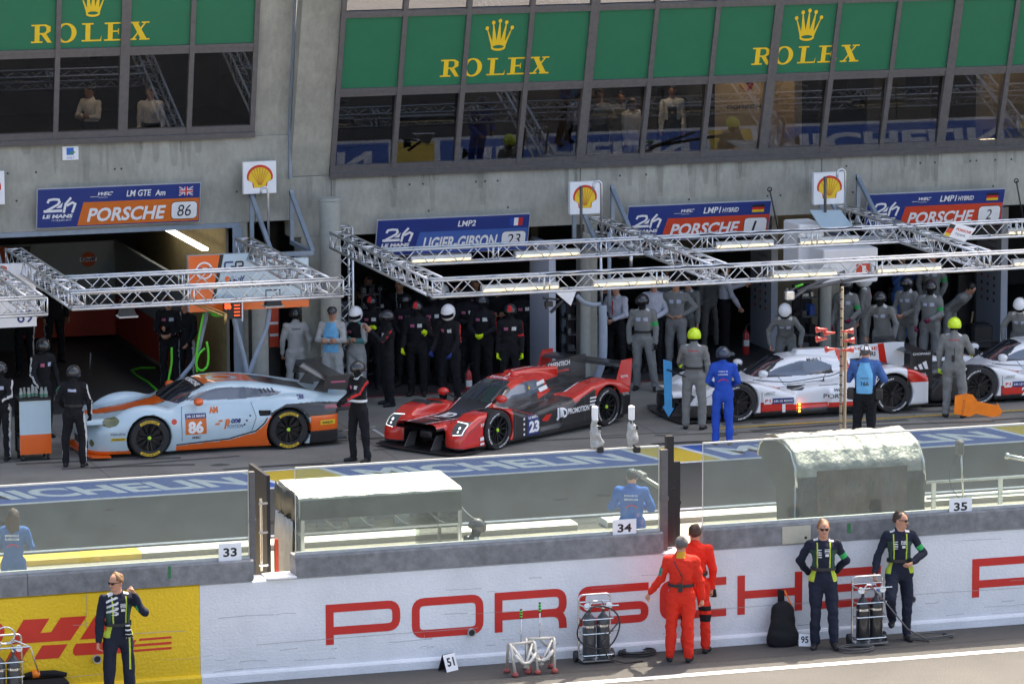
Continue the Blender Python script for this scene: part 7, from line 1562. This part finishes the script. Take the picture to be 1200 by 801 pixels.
# bag
q = loc(917, 756); t = empty('kit_bag', q, 0, 'tall black kit bag with orange strap leaning on the wall', 'bag')
S = SDF((-.35, -.3, -.02), (.35, .3, .85), .014); S.cap((0, 0, .13), (.02, .05, .46), .215, .17, .05, 1, flat=(0, 1, 0), fk=1.5); S.cap((-.1, 0, .10), (.1, 0, .10), .12, .12, .08, 1, flat=(0, 1, 0), fk=1.1); S.noise(.010, 22, 5); X, Y, Z3 = np.meshgrid(*S.ax, indexing='ij'); S.f = np.maximum(S.f, .004-Z3); V, Q = S.mesh(); mesh_np('bag_body', V, Q, [BLK], None, t)
mb = MB(); mb.rings([[(x, .08+.0*x, z) for x, z in ((-.03, .55), (.06, .55), (.05, .76), (-.03, .78))], [(x, .12, z) for x, z in ((-.03, .55), (.06, .55), (.05, .76), (-.03, .78))]]); mb.build('bag_flap', BLK, t); mb = MB(); mb.bar((.055, .07, .76), (.15, .05, .55), .05, .02); mb.build('bag_strap', mat('tape_orange', (.85, .2, .01)), t)
# ------------------------------------------------------------------ tool trolley
q = atZ(24, 541, 0); q2 = atZ(56, 537, 0); w = .54; t = empty('tool_trolley', q, 0, 'white over orange tool trolley with caster wheels and tools on top', 'trolley')
mb = MB(); mb.box(0, w, .0, .02, .12, 1.04); f = frame((0, -.002, 0), UX, UZ); mb.flat([(0, .12), (w, .12), (w, .46), (0, .46)], f, .001, 1); mb.build('front_panel', [GBLUE, GORANGE], t)
mb = MB(); mb.box(0, w, .42, .44, .12, 1.04); mb.box(w-.02, w, .02, .42, .12, 1.04); [mb.box(0, w-.02, .021, .419, z, z+.02) for z in (.12, .45, .74, 1.02)]; mb.box(-.01, w+.01, -.01, .45, 1.041, 1.07); mb.build('carcass', BLACK, t)
mb = MB(); mb.box(.03, .3, .06, .38, .15, .38); mb.box(.05, .25, .08, .3, .48, .6); mb.build('stored_parts', STEEL, t)
for x in (.05, w-.05):
    for y in (.05, .39): mb = MB(); mb.lathe([(0, -.02), (.045, -.02), (.05, 0), (.045, .02), (0, .02)], (0, 0, .05), 'x', 12); mb.bar((0, 0, .05), (0, 0, .12), .03, .02); o = mb.build('caster', BLACK, t, 'auto'); o.location = (x, y, 0)
rr = random.Random(3)
for i in range(7):
    x = q.x+.06+.07*i; y = q.y+.1+rr.uniform(0, .2); mb = MB(); mb.lathe([(.0, 0), (.03, .01), (.035, .08), (.02, .13), (.022, .17), (0, .175)], (x, y, 1.071), 'z', 10, 0); mb.lathe([(.036, .03), (.036, .06)], (x, y, 1.071), 'z', 10, 1)
    tag(mb.build('spray_bottle', [mat('bottle_grey', (.3, .33, .32), .3), cloth('green_glove', (.05, .25, .15))], None, 'auto'), ['leftmost', 'second', 'third', 'middle', 'fifth', 'sixth', 'rightmost'][i]+' small grey bottle in the row on the tool trolley', 'bottle', 'bottles on the tool trolley')
# ------------------------------------------------------------------ arrow boards
p = atZ(782, 500, 0); Y0 = p.y+.15; mb = MB(); pts = [(777.5, 421), (787.5, 424), (787.5, 478), (790, 478), (783.5, 488.5), (776.5, 476), (779, 476)]
V2 = [atY(x, y, Y0) for x, y in pts]; fr = frame((0, Y0, 0), UX, UZ); mb.prism([(v.x, v.z) for v in V2], fr, -.02, 0, 0)
t = empty('stop_board', (V2[0].x, Y0, 0), 0, 'narrow blue arrow board held out in front of the white car by the marshal', 'signal board'); place(mb.build('board', mat('board_blue', (.06, .36, .70), .5)), t)
a_, b_ = atY(782, 433, Y0-.02), atY(803, 441, 15.9); mb = MB(); mb.tube([a_, b_], .015, 8); place(mb.build('handle', BLACK, None, True), t)
Z4 = lambda x, y: (1040+x/5.72, 370+y/5.72); pts = [Z4(*v) for v in ((455, 535), (530, 520), (572, 528), (605, 572), (735, 600), (735, 578), (772, 640), (725, 705), (722, 682), (592, 655), (552, 676), (447, 655))]
Y0 = atZ(1150, 489, 0).y; V2 = [atY(x, y, Y0) for x, y in pts]; dz = min(v.z for v in V2); mb = MB(); fr = frame((0, Y0, 0), UX, UZ); mb.prism([(v.x, v.z) for v in V2], fr, -.025, 0, 0)
v = V2[0]; put_text(mb, 'PORSCHE', fr, v.x+.16, v.z-.38, .05, .30, 1, .002, rot=1.45); tag(mb.build('arrow_board', [mat('arrow_orange', (.95, .22, .004), .5), mat('print_brown', (.3, .06, .01))]), 'large bright orange arrow board standing at the feet of the marshal', 'signal board')
# ------------------------------------------------------------------ signal mast
Y0 = 2.7; a_, b_ = atY(984, 520, Y0), atY(985, 336, Y0); t = empty('signal_mast', (a_.x, Y0, 1.4), 0, 'tan mast wrapped in cable with red horns in front of the white car', 'mast')
mb = MB(); mb.tube([(a_.x, Y0, 0), (a_.x+.02, Y0, b_.z)], .022, 10); mb.tube([(a_.x+.06, Y0, 0), (a_.x+.08, Y0, atY(985, 390, Y0).z)], .022, 8)
for k in range(24): z = 1.4+k*.14; mb.tube([(a_.x+.01, Y0, z), (a_.x+.01, Y0, z+.02)], .025, 10, 1)
place(mb.build('mast_tube', [mat('mast_tan', (.22, .17, .11), .7), BLACK], None, True), t)
for i, (px, py, s) in enumerate(((963, 386, -1), (993, 388, 1), (963, 397, -1), (994, 399, 1), (974, 409, -1), (993, 410, 1), (972, 390, -1))):
    c = atY(px, py, Y0-.04); mb = MB(); L = .085*s; mb.rings([[(c.x+L*f_, c.y+r*cos(u_), c.z+r*sin(u_)) for u_ in np.linspace(0, 2*pi, 11)[:-1]] for f_, r in ((-1.0, .012), (-.3, .018), (.4, .03), (1, .05))] if s > 0 else [[(c.x+L*f_, c.y+r*cos(u_), c.z+r*sin(u_)) for u_ in np.linspace(0, 2*pi, 11)[:-1]] for f_, r in ((-1.0, .012), (-.3, .018), (.4, .03), (1, .05))]); place(mb.build('horn', mat('horn_red', (.5, .04, .025), .35, coat=.4), None, True), t)
# ------------------------------------------------------------------ timing stands behind the wall
def poly3(mb, P, m=0, th=.02, nrm=(0, -1, 0)):
    n = Vector(nrm); k = len(P); A = [Vector(p) for p in P]; mb.add(A+[p-n*th for p in A], [tuple(range(k)), tuple(range(2*k-1, k-1, -1))]+[(i, i+k, (i+1) % k+k, (i+1) % k) for i in range(k)], m)
t = empty('timing_stand', (17, 1.5, 0), 0, 'long silver timing stand with flat bright roof behind the glass', 'timing stand')
yn, yf = 1.25, 2.35; L0 = atY(350, 584, yn); R0 = atY(541, 569, yn); zr = (L0.z+R0.z)/2; x0, x1 = L0.x, R0.x; zf = atY(345, 572, yf).z+.0
mb = MB(); n = 14; P = []
for i in range(n+1):
    x = x0+(x1-x0)*i/n; sg = .008*sin(i*2.1); P.append([(x, yn, zr-.30+sg), (x, yn, zr-.02+sg), (x, yn+.04, zr+.01+sg), (x, yf-.04, zr+.05), (x, yf, zr+.0), (x, yf, zr-.25)])
mb.rings(P, 0, True); place(mb.build('roof_cover', TARP, None, 'auto'), t)
mb = MB(); mb.box(x0+.02, x1, yn-.01, yn-.004, zr-.32, zr-.05); place(mb.build('front_valance', TARPD), t)
for x in (x0+.03, x1-.05):
    for y in (yn+.03, yf-.05): mb = MB(); mb.box(x, x+.05, y-.025, y+.025, 0, zr-.02); place(mb.build('leg', CHROME), t)
zd = 1.72; mb = MB(); mb.box(x0, x1, yn+.02, yn+.6, zd-.03, zd); mb.box(x0, x1, yn+.02, yn+.06, zd+.28, zd+.31); place(mb.build('desk', ALU), t)
mb = MB()
for z in (zd+.12, zd+.22): mb.tube([(x0, yn+.3, z), (x1, yn+.3, z+.03)], .010, 6)
for k in range(5): mb.tube(arc((x0+.3+k*.5, yn+.02, zd+.28), (x0+.6+k*.5, yn+.02, zd+.02), -.05), .006, 5)
place(mb.build('cable_rail', CHROME, None, True), t)
for px, w_, h_ in ((462, .22, .26), (409, .26, .14), (430, .12, .08), (372, .14, .05), (390, .14, .04)):
    c = atY(px, 632, yn+.2); mb = MB(); mb.box(c.x, c.x+w_, yn+.2, yn+.25, zd+.02, zd+.02+h_); tag(mb.build('monitor', mat('monitor_grey', (.36, .38, .37), .4)), {462: 'pale square monitor at the right half of the silver stand', 409: 'wide low monitor in the middle of the silver stand', 430: 'small box just right of the wide low monitor', 372: 'flat keyboard at the left end of the silver stand', 390: 'flat keypad next to the left keyboard on the stand'}[px], 'monitor')
SHG = glassmat('side_sheet', (.78, .82, .79), refl=.05, dirt=.08)
for x in (x0+.01, x1-.02, x1-.35): mb = MB(); mb.box(x, x+.012, yn, yf, 1.0, zr-.25); place(mb.build('side_sheet', SHG), t)

# end curtain and gate
t = empty('side_curtain', (x0-.2, 2, 0), 0, 'crumpled silver and dark curtain hanging at the left end of the timing stand', 'curtain')
mb = MB(); R = []
for j, z in enumerate((zr-.35, zr-.1, zr+.02)): R.append([(x0-.03-.02*sin(i*1.7+j), yn+(yf-yn)*i/8+.9*0, z+.03*sin(i*.9)) for i in range(9)])
mb.rings(R, 0, False, False); o = place(mb.build('upper_curtain', TARPD, None, True), t); o.modifiers.new('thick', 'SOLIDIFY').thickness = .01
mb = MB(); R = []
for j in range(7): R.append([(x0-.06-.03*sin(i*2.3+j*.7)-.02*cos(i*1.1), yn+.1+(yf-yn-.2)*i/16, .2+(zr-.55)*j/6) for i in range(17)])
mb.rings(R, 0, False, False); o = place(mb.build('lower_curtain', TARP, None, True), t); o.modifiers.new('thick', 'SOLIDIFY').thickness = .008
g0 = atY(305, 572, .95); t = empty('access_gate', (g0.x, .4, 1.0), 0, 'black access gate leaf standing open beside the plate 33 post', 'gate')
mb = MB(); xg = atY(312, 640, .45).x; mb.box(xg, xg+.05, .40, 1.35, 1.0, 2.72); place(mb.build('gate_leaf', DSTEEL), t)
mb = MB(); xh = atY(306, 620, .38).x; mb.tube([(xh, .38, 1.42), (xh, .38, 2.42)], .018, 8); [mb.bar((xh-.03, .38, z), (xh+.09, .38, z), .04, .03) for z in (1.5, 1.95, 2.35)]; place(mb.build('hinge', CHROME, None), t)
mb = MB(); c = atY(324, 655, .5); mb.box(c.x-.02, c.x+.03, .5, .54, 1.25, 1.82); tag(mb.build('red_board', SRED), 'narrow red board standing in the gate gap', 'board')
# arched tarp stand
xa_ = atY(935, 560, 1.0).x; xb_ = atY(1085, 560, 1.0).x; t = empty('tarp_shelter', (xa_, 1.5, 0), 0, 'arched crumpled silver tarp shelter with a clear window behind the glass', 'shelter')
zt_ = atY(960, 509, 1.9).z; prof = [(1.05, .4), (1.05, 1.5), (1.04, zt_-.55), (1.10, zt_-.28), (1.28, zt_-.08), (1.6, zt_+.0), (2.0, zt_+.02), (2.3, zt_-.04), (2.5, zt_-.16), (2.6, zt_-.34)]
PP = [];  
for i in range(len(prof)-1):
    for k in range(5): PP.append(tuple(prof[i][c]+(prof[i+1][c]-prof[i][c])*k/5 for c in (0, 1)))
PP.append(prof[-1]); nx = 46; rg = np.random.default_rng(4); mb = MB(); R = []
for i in range(nx+1):
    x = xa_+(xb_-xa_)*i/nx; row = []
    for j, (y, z) in enumerate(PP):
        wv = .011*sin(x*17+z*9+1.5*sin(x*5))+.009*sin(x*41-z*17+y*9) if z > zt_-.75 else .008*sin(x*9)
        row.append((x, y-wv*(1 if y < 1.4 else 0), z+wv*(1 if y >= 1.4 else .3)))
    R.append(row)
mb.rings(R, 0, False, False); mb.m = [1 if (i % (len(PP)-1)) < 12 else 0 for i in range(len(mb.f))]; o = place(mb.build('tarp', [mat('arch_tarp', (.27, .27, .25), .48, .4, var=.25, scale=7, bump=1.0, bscale=16), TARPM], None, True), t); sd_ = o.modifiers.new('thick', 'SOLIDIFY'); sd_.thickness = .006  # front faces: same tarp in a darker grey, shade put into the colour
f = frame((xa_, 1.035, 0), UX, UZ); A_, B_ = atY(957, 602, 1.03), atY(1063, 545, 1.03)
mb = MB(); k = 16; R = []
for i in range(k+1): x = A_.x+(B_.x-A_.x)*i/k; R.append([(x, 1.028-.012*sin(i*2.1+j), A_.z+(B_.z-A_.z)*j/5) for j in range(6)])
mb.rings(R, 0, False, False); place(mb.build('clear_window', mat('clear_plastic', (.075, .055, .05), .12, var=.5, scale=3, sc3=(3, 1, 1.2), bump=.5, bscale=6, coat=.5), None, True), t)
mb = MB()
for x in (xa_, xb_): 
    mb.tube([(x, y, z-.03) for y, z in prof[2:]], .02, 6); mb.tube([(x, 1.08, 0), (x, 1.08, zt_-.5)], .02, 6)
place(mb.build('hoop', CHROME, None, True), t)
mb = MB(); 
poly3(mb, [(xa_-.006, y, z) for y, z in ((1.06, .4), (1.06, zt_-.5), (1.12, zt_-.28), (1.3, zt_-.12), (1.6, zt_-.03), (2.0, zt_-.01), (2.3, zt_-.06), (2.5, zt_-.18), (2.59, zt_-.34), (2.2, zt_-.45), (1.85, zt_-.75), (1.7, .4))], 0, .01, (-1, 0, 0)); place(mb.build('end_curtain', TARPD), t)
# railing right of the shelter
t = empty('railing', (25, 2.4, 0), 0, 'white tubular railing behind the glass at plate 35', 'railing'); mb = MB()
ra, rb = atY(1086, 565, 2.4), atY(1240, 552, 2.4)
for dz in (0, -.24): mb.tube([(ra.x, 2.4, ra.z+dz), (rb.x+8, 2.4, ra.z+dz)], .022, 8)
place(mb.build('rail', mat('rail_white', (.6, .62, .6), .4, .3), None, True), t)
for k in range(8):
    mb = MB(); xx = atY(1094, 580, 2.4).x+k*1.06; mb.box(xx-.03, xx+.03, 2.38, 2.42, 0, ra.z); place(mb.build('rail_post', mat('rail_white', (.6, .62, .6))), t)
def camhead(px, py, Y, label, pyb):
    c = atY(px, py, Y); b = atY(px+3, pyb, Y); t = empty('remote_camera', (b.x, Y, b.z), 0, label, 'camera arm')
    mb = MB(); mb.tube([b, c], .014, 8); mb.tube([b+Vector((-.15, 0, .02)), b+Vector((.12, 0, .02))], .018, 8); place(mb.build('stalk', CHROME, None, True), t)
    mb = MB(); mb.cbox((c.x-.02, Y, c.z+.05), (.09, .16, .22), 0, .02); place(mb.build('camera_head', STEEL), t); mb = MB(); mb.tube(arc(c, b, -.2, 8, Vector((1, 0, 0))), .006, 5); place(mb.build('cable', HOSEK, None, True), t)
camhead(1126, 528, .9, 'grey camera head on a thin arm above plate 35', 588); 
mb = MB(); a_, b_ = atY(1182, 534, .8), atY(1215, 541, .8); mb.tube([a_, b_], .03, 10); mb.tube([a_-Vector((.05, 0, -.01)), a_], .045, 10); tag(mb.build('spot_lamp', CHROME, None, True), 'slim metal lamp arm reaching in at the edge above the railing', 'lamp')
def wrapped(px, py0, py1, label):
    b = atY(px+6, 527, .12); c = atY(px, py1, .12); d = atY(px, py0, .12); t = empty('wrapped_camera', (b.x, .12, b.z), 0, label, 'camera')
    PW = mat('plastic_wrap', (.36, .36, .34), .3, var=.3, scale=22, bump=1, bscale=30)
    mb = MB(); mb.cbox((b.x, .12, b.z+.01), (.09, .09, .09), 0, .01); mb.tube([b, Vector((c.x, .12, c.z))], .014, 8); place(mb.build('clamp', BLACK, None), t)
    S = SDF((c.x-.2, -.1, c.z-.1), (c.x+.22, .35, d.z+.1), .010); m1 = c.lerp(d, .42); S.cap(c, m1, .055, .06, .02, 1); S.cap(c+Vector((.06, 0, .03)), m1+Vector((.04, 0, -.06)), .05, .03, .03, 1); S.cap(m1, c.lerp(d, .68), .045, .04, .02, 1); S.noise(.016, 45, int(px)); V, Q = S.mesh(); place(mesh_np('wrapped_body', V, Q, [PW]), t)
    mb = MB(); e = c.lerp(d, .84); mb.cbox(tuple(e), (.07, .09, .20), 0, .012); mb.cbox((e.x, e.y, e.z-.12), (.05, .06, .06), 1); mb.cbox((e.x+.05, e.y-.02, e.z-.2), (.06, .05, .05), 1); place(mb.build('white_head', [WHITE, BLACK], None), t)
wrapped(697, 477, 521, 'white plastic wrapped camera on the glass edge, left one of two'); wrapped(740, 477, 518, 'white plastic wrapped camera on the glass edge, right one above plate 34')
mb = MB(); a_, b_ = atY(752, 558, .6), atY(775, 572, .4); mb.bar(a_, b_, .05, .05); c = atY(752, 555, .7); mb.cbox(tuple(c), (.06, .3, .05)); tag(mb.build('barrier_beam', ALU), 'pale horizontal arm behind the glass beside the tall black gate post', 'arm')
# ------------------------------------------------------------------ garage gear
def hose(pts, r, m, label, Y=None): 
    return pipe('air_hose', [p if isinstance(p, Vector) else atY(p[0], p[1], p[2] if len(p) > 2 else Y) for p in pts], r, m, label, 'hose', 8)
def smooth(P, Y, n=6):
    P = [atY(a, b, Y) for a, b in P]; out = []
    for i in range(len(P)-1):
        p0, p1, p2, p3 = P[max(i-1, 0)], P[i], P[i+1], P[min(i+2, len(P)-1)]
        for k in range(n):
            t_ = k/n; out.append(.5*((2*p1)+(p2-p0)*t_+(2*p0-5*p1+4*p2-p3)*t_*t_+(3*p1-p0-3*p2+p3)*t_**3))
    return out+[P[-1]]
pipe('air_hose', smooth([(272, 362), (277, 385), (285, 415), (290, 440)], 19.0), .045, HOSEB, 'blue grey duct hanging left in the V above the pale blue car roof', 'hose', 10)
pipe('air_hose', smooth([(316, 358), (312, 385), (300, 415), (291, 440)], 19.0), .045, HOSEB, 'blue grey duct hanging right in the V above the pale blue car roof', 'hose', 10)
pipe('air_hose', smooth([(243, 364), (237, 390), (229, 420), (214, 440), (204, 452)], 19.2), .04, HOSEB, 'pale grey duct sweeping down behind the windscreen of the coupe', 'hose', 10)
pipe('air_hose', smooth([(239, 366), (233, 395), (230, 420), (231, 436)], 19.1), .022, HOSEG, 'neon green hose hanging straight beside the pale grey duct', 'hose')
pipe('air_hose', smooth([(242, 400), (244, 412), (243, 428), (236, 434), (230, 428), (233, 415), (240, 408)], 19.1), .022, HOSEG, 'neon green hose loop at the side of the black cabinet', 'hose')
pipe('air_hose', smooth([(246, 364), (251, 369), (260, 369)], 19.1), .03, HOSEG, 'short neon green hose bend under the orange panel', 'hose')
pipe('air_hose', smooth([(201, 407), (201, 425), (198, 442), (197, 452)], 21.1), .022, HOSEG, 'neon green hose hanging from the air tool of the garage 86 mechanic', 'hose')
g = [loc(182, 432), loc(165, 432), loc(154, 435), loc(160, 441), loc(174, 449), loc(186, 460)]; pipe('air_hose', [v+Vector((0, 0, .02)) for v in g], .022, HOSEG, 'neon green hose lying on the dark floor of garage 86', 'hose')
mb = MB(); a_, b_ = atY(262, 374, 18.6), atY(283, 350, 18.6); mb.box(a_.x, b_.x, 18.6, 18.65, a_.z, b_.z); f = frame((a_.x, 18.597, a_.z), UX, UZ)
LEDR = mat('led_red', (1, .09, .02), .5, emis=.5); put_text(mb, '86', f, .02, .18, .13, .12, 1, 0, bold=.05); [mb.flat([(.19, .05+.06*i), (.30, .05+.06*i), (.30, .07+.06*i), (.19, .07+.06*i)], f, 0, 1) for i in range(5)]
mb.box(b_.x, b_.x+.02, 18.58, 18.66, a_.z-.05, b_.z+.02, 2); tag(mb.build('display_board', [BLACK, LEDR, WHITE]), 'small red lit display board hanging under the orange strip', 'display')
mb = MB(); mb.tube([atY(228, 356, 18.8), atY(262, 370, 18.5)], .02, 8); mb.tube([atY(231, 354, 18.8), atY(266, 368, 18.5)], .012, 6); mb.tube([atY(264, 368, 18.5), atY(264, 380, 18.5)], [.035, .025], 10); tag(mb.build('air_boom', BRASS, None, True), 'brass coloured boom with a nozzle in front of the red display', 'boom')
mb = MB(); p = atZ(247, 448, 0); b_ = atZ(291, 446, 0); mb.cbox(((p.x+b_.x)/2+.1, 21.9, .95), (.75, .5, 1.9), 0, .02); tag(mb.build('tall_cabinet', BLACK), 'tall black cabinet standing behind the hoses of garage 86', 'cabinet')
mb = MB(); c = atY(321, 380, 21.6); f = frame((c.x-.09, 21.6, 0), UX, UZ); mb.box(c.x-.09, c.x+.09, 21.6, 21.63, c.z-.42, c.z+.30); [mb.flat([(.01, c.z+z), (.17, c.z+z), (.17, c.z+z+.05), (.01, c.z+z+.05)], f, .002, 1) for z in (-.22, .0)]; tag(mb.build('warning_board', [SRED, WHITE]), 'red board with two white stripes in the dark gap beside the pillar', 'sign')
def extinguisher(x, y, z, label):
    t = empty('fire_extinguisher', (x, y, z), 0, label, 'extinguisher', 'red fire extinguishers'); t.scale = (.85, .85, .85); mb = MB(); mb.lathe([(0, 0), (.075, .0), (.08, .03), (.08, .46), (.05, .54), (.022, .56), (.022, .60)], (0, 0, 0), 'z', 18); mb.build('cylinder', REDE, t, 'auto')
    mb = MB(); mb.lathe([(.03, .58), (.03, .64), (0, .645)], (0, 0, 0), 'z', 10); mb.bar((0, 0, .66), (.10, 0, .70), .02, .02); mb.tube([(0, -.03, .62), (-.09, -.05, .5), (-.09, -.06, .2)], .012, 6); mb.build('valve', BLACK, t, 'auto'); mb = MB(); mb.lathe([(.0805, .2), (.0805, .34)], (0, 0, 0), 'z', 18, 0); mb.build('label_band', WHITE, t)
q = loc(549, 463); extinguisher(q.x, q.y, 0, 'red fire extinguisher beside the white helmeted mechanic of garage 23'); q = loc(874, 415); extinguisher(q.x, q.y, 0, 'red fire extinguisher at the foot of the printed grey panel')
# booms and hoses of garages 23 and 1
mb = MB(); Y0 = 17.0; P = [atY(*v, Y0) for v in ((648, 340), (676, 339.5), (669, 358))]; poly3(mb, P, 0, .04); tag(mb.build('gusset_plate', WHITE), 'white triangular plate hanging under the front truss', 'plate')
mb = MB(); mb.tube([atY(660, 352, Y0), atY(645, 366, Y0)], .028, 8); mb.tube([atY(636, 349, Y0), atY(655, 351, Y0)], .02, 6); mb.tube([atY(641, 350, Y0), atY(640, 362, Y0)], .022, 6); mb.cbox(tuple(atY(643, 356, Y0)), (.13, .1, .09)); tag(mb.build('camera_boom', BLACK, None), 'black camera boom beside the white triangular plate', 'boom')
pipe('fuel_hose', smooth([(676, 346), (684, 354), (695, 357), (704, 356)], 18.5), .04, HOSEB, 'blue grey hose bending from the white plate to the pole', 'hose', 10)
pipe('fuel_hose', smooth([(706, 358), (707, 390), (706, 420), (700, 440), (694, 452)], 18.5), .075, HOSEB, 'thick blue grey fuel hose hanging behind the black fin', 'hose', 12)
pipe('support_pole', [atZ(661, 432, 0), atY(661, 355, atZ(661, 432, 0).y)], .06, HOSEB, 'blue grey pole in front of the plain grey panel', 'pole', 12)
pipe('support_pole', [atY(705, 358, 18.6), atY(704, 300, 18.6)], .03, CHROME, 'bright thin pole above the thick fuel hose', 'pole')
pipe('support_pole', [atY(714, 358, 19.2), atY(714, 272, 19.2)], .035, HOSEB, 'grey blue pole right of the bright thin pole', 'pole'); pipe('support_pole', [atY(739.5, 313, 19.2), atY(739.5, 296, 19.2)], .035, CHROME, 'short grey pole between the two long trusses', 'pole')
Y0 = 17.4; t = empty('fuel_boom', atY(960, 330, Y0), 0, 'articulated fuel boom with green strip beside the white box', 'boom'); mb = MB()
for a_, b_, r in (((1030, 322), (985, 330), .03), ((985, 330), (945, 338), .035), ((990, 318), (935, 341), .028), ((945, 338), (925, 352), .03), ((922, 338), (924, 352), .03), ((918, 345), (940, 333), .018)): mb.tube([atY(*a_, Y0), atY(*b_, Y0)], r, 8)
place(mb.build('boom_tube', STEEL, None, True), t); mb = MB(); mb.tube([atY(932, 336, Y0-.05), atY(941, 333, Y0-.05)], .02, 6); place(mb.build('green_strip', HOSEG, None, True), t); mb = MB(); mb.cbox(tuple(atY(925, 346, Y0)), (.18, .12, .16), 0, .02); place(mb.build('boom_head', ALU, None), t)
def shelf(px0, px1, pyt, pyb, Y, n, label, back=True, seed=1):
    A = atY(px0, pyb, Y); B = atY(px1, pyt, Y); w = B.x-A.x; h = B.z; t = empty('shelf_rack', (A.x, Y, 0), 0, label, 'rack')
    mb = MB(); [mb.box(x, x+.03, y, y+.03, 0, h) for x in (0, w-.03) for y in (0, .42)]; mb.box(0, w, .451, .47, 0, h) if back else None; mb.build('rack_frame', DSTEEL, t)
    rr = random.Random(seed)
    for i in range(n):
        z = h*(i+.4)/n; mb = MB(); mb.box(.031, w-.031, .0, .45, z, z+.02); mb.build('shelf', STEEL, t); x = .05
        mb = MB()
        while x < w-.15:
            ww = rr.uniform(.06, .16); hh = rr.uniform(.05, h/n*.6); mb.cbox((x+ww/2, .2, z+.021+hh/2), (ww, .25, hh), rr.choice((0, 1, 2, 3)), .008); x += ww+rr.uniform(.02, .08)
        if mb.f: o = mb.build('stored_parts', [STEEL, CHROME, BLACK, BLUEV], t); tag(o, kind='stuff')
shelf(938, 961, 336, 420, 22.3, 4, 'dark rack with bright parts right of the printed grey panel', True, 2); shelf(424, 446, 336, 430, 23.0, 7, 'rack with bright shelf edges behind the red striped helmet', True, 4); shelf(664, 681, 345, 420, 22.6, 5, 'narrow dark rack between the plain grey panel and the beige column', True, 5)
shelf(815, 838, 350, 410, 26.0, 4, 'parts rack deep in the dark of garage 1', True, 7); shelf(1050, 1066, 340, 400, 25.5, 4, 'parts rack deep in the dark behind the maroon pad', True, 9)
q = loc(411, 432); mb = MB(); A = atY(398, 432, q.y); B = atY(425, 352, q.y); mb.box(A.x, B.x, q.y, q.y+.05, 0, B.z); put_text(mb, 'HYT', frame((A.x, q.y-.002, 0), UX, UZ), .05, B.z-.25, .07, .22, 1, 0); tag(mb.build('pale_panel', [PNL, STEEL]), 'pale grey standing panel behind bib 957 and the tower truss', 'panel')
A = atY(378, 395, 21.15); B = atY(392, 345, 21.15); t = empty('louvre_panel', (A.x, 21.1, A.z), 0, 'louvred vent panel between the pillar and the tower truss', 'vent'); mb = MB(); [mb.box(0, B.x-A.x, -.03, .03, z, z+.03) for z in np.arange(0, B.z-A.z, .07)]; mb.build('louvre', mat('louvre_grey', (.2, .2, .18), .6), t)
pipe('signal_pole', [atZ(262/1+0, 448, 0)*0+loc(106, 500)+Vector((0, 0, .9)), atY(106, 413, loc(106, 500).y)], .018, BLACK, 'thin black pole beside the mechanic at the coupe nose', 'pole')
pipe('broom', [loc(1134, 410)+Vector((0, 0, .05)), atY(1140, 365, loc(1134, 410).y+.3)], .018, mat('broom_wood', (.3, .2, .1)), 'wooden broom handle leaning in garage 2 behind the yellow helmet', 'broom')
mb = MB(); q = loc(1147, 410); mb.cbox((q.x, q.y, .28), (.45, .4, .5), 0, .05); mb.tube([(q.x-.3, q.y-.2, .04), (q.x-.3, q.y-.2, .2), (q.x+.3, q.y-.2, .2)], .02); tag(mb.build('equipment_crate', DSTEEL), 'dark crate at the foot of the printed panel of garage 2', 'crate')
mb = MB(); a_ = atY(1128, 363, 25.5); mb.cbox((a_.x+.1, 25.5, .55), (.6, .4, 1.1), 0, .02); tag(mb.build('low_cabinet', BLACK), 'low black cabinet in garage 2 left of the printed panel', 'cabinet')
# cables along the trusses
for a_, b_, Y0, lb in (((640, 187+150), (860, 320), 13.55, 'thin black cable sagging along the front truss near the white cars'), ((820, 276), (1010, 263), 17.3, 'thin black cable along the middle truss below boards 1 and 2')):
    A, B = atY(*a_, Y0), atY(*b_, Y0); A.z = B.z = 3.28; pipe('cable', [A.lerp(B, i/16)+Vector((0, 0, .015*sin(i*2.2))) for i in range(17)], .012, HOSEK, lb, 'cable', 5)
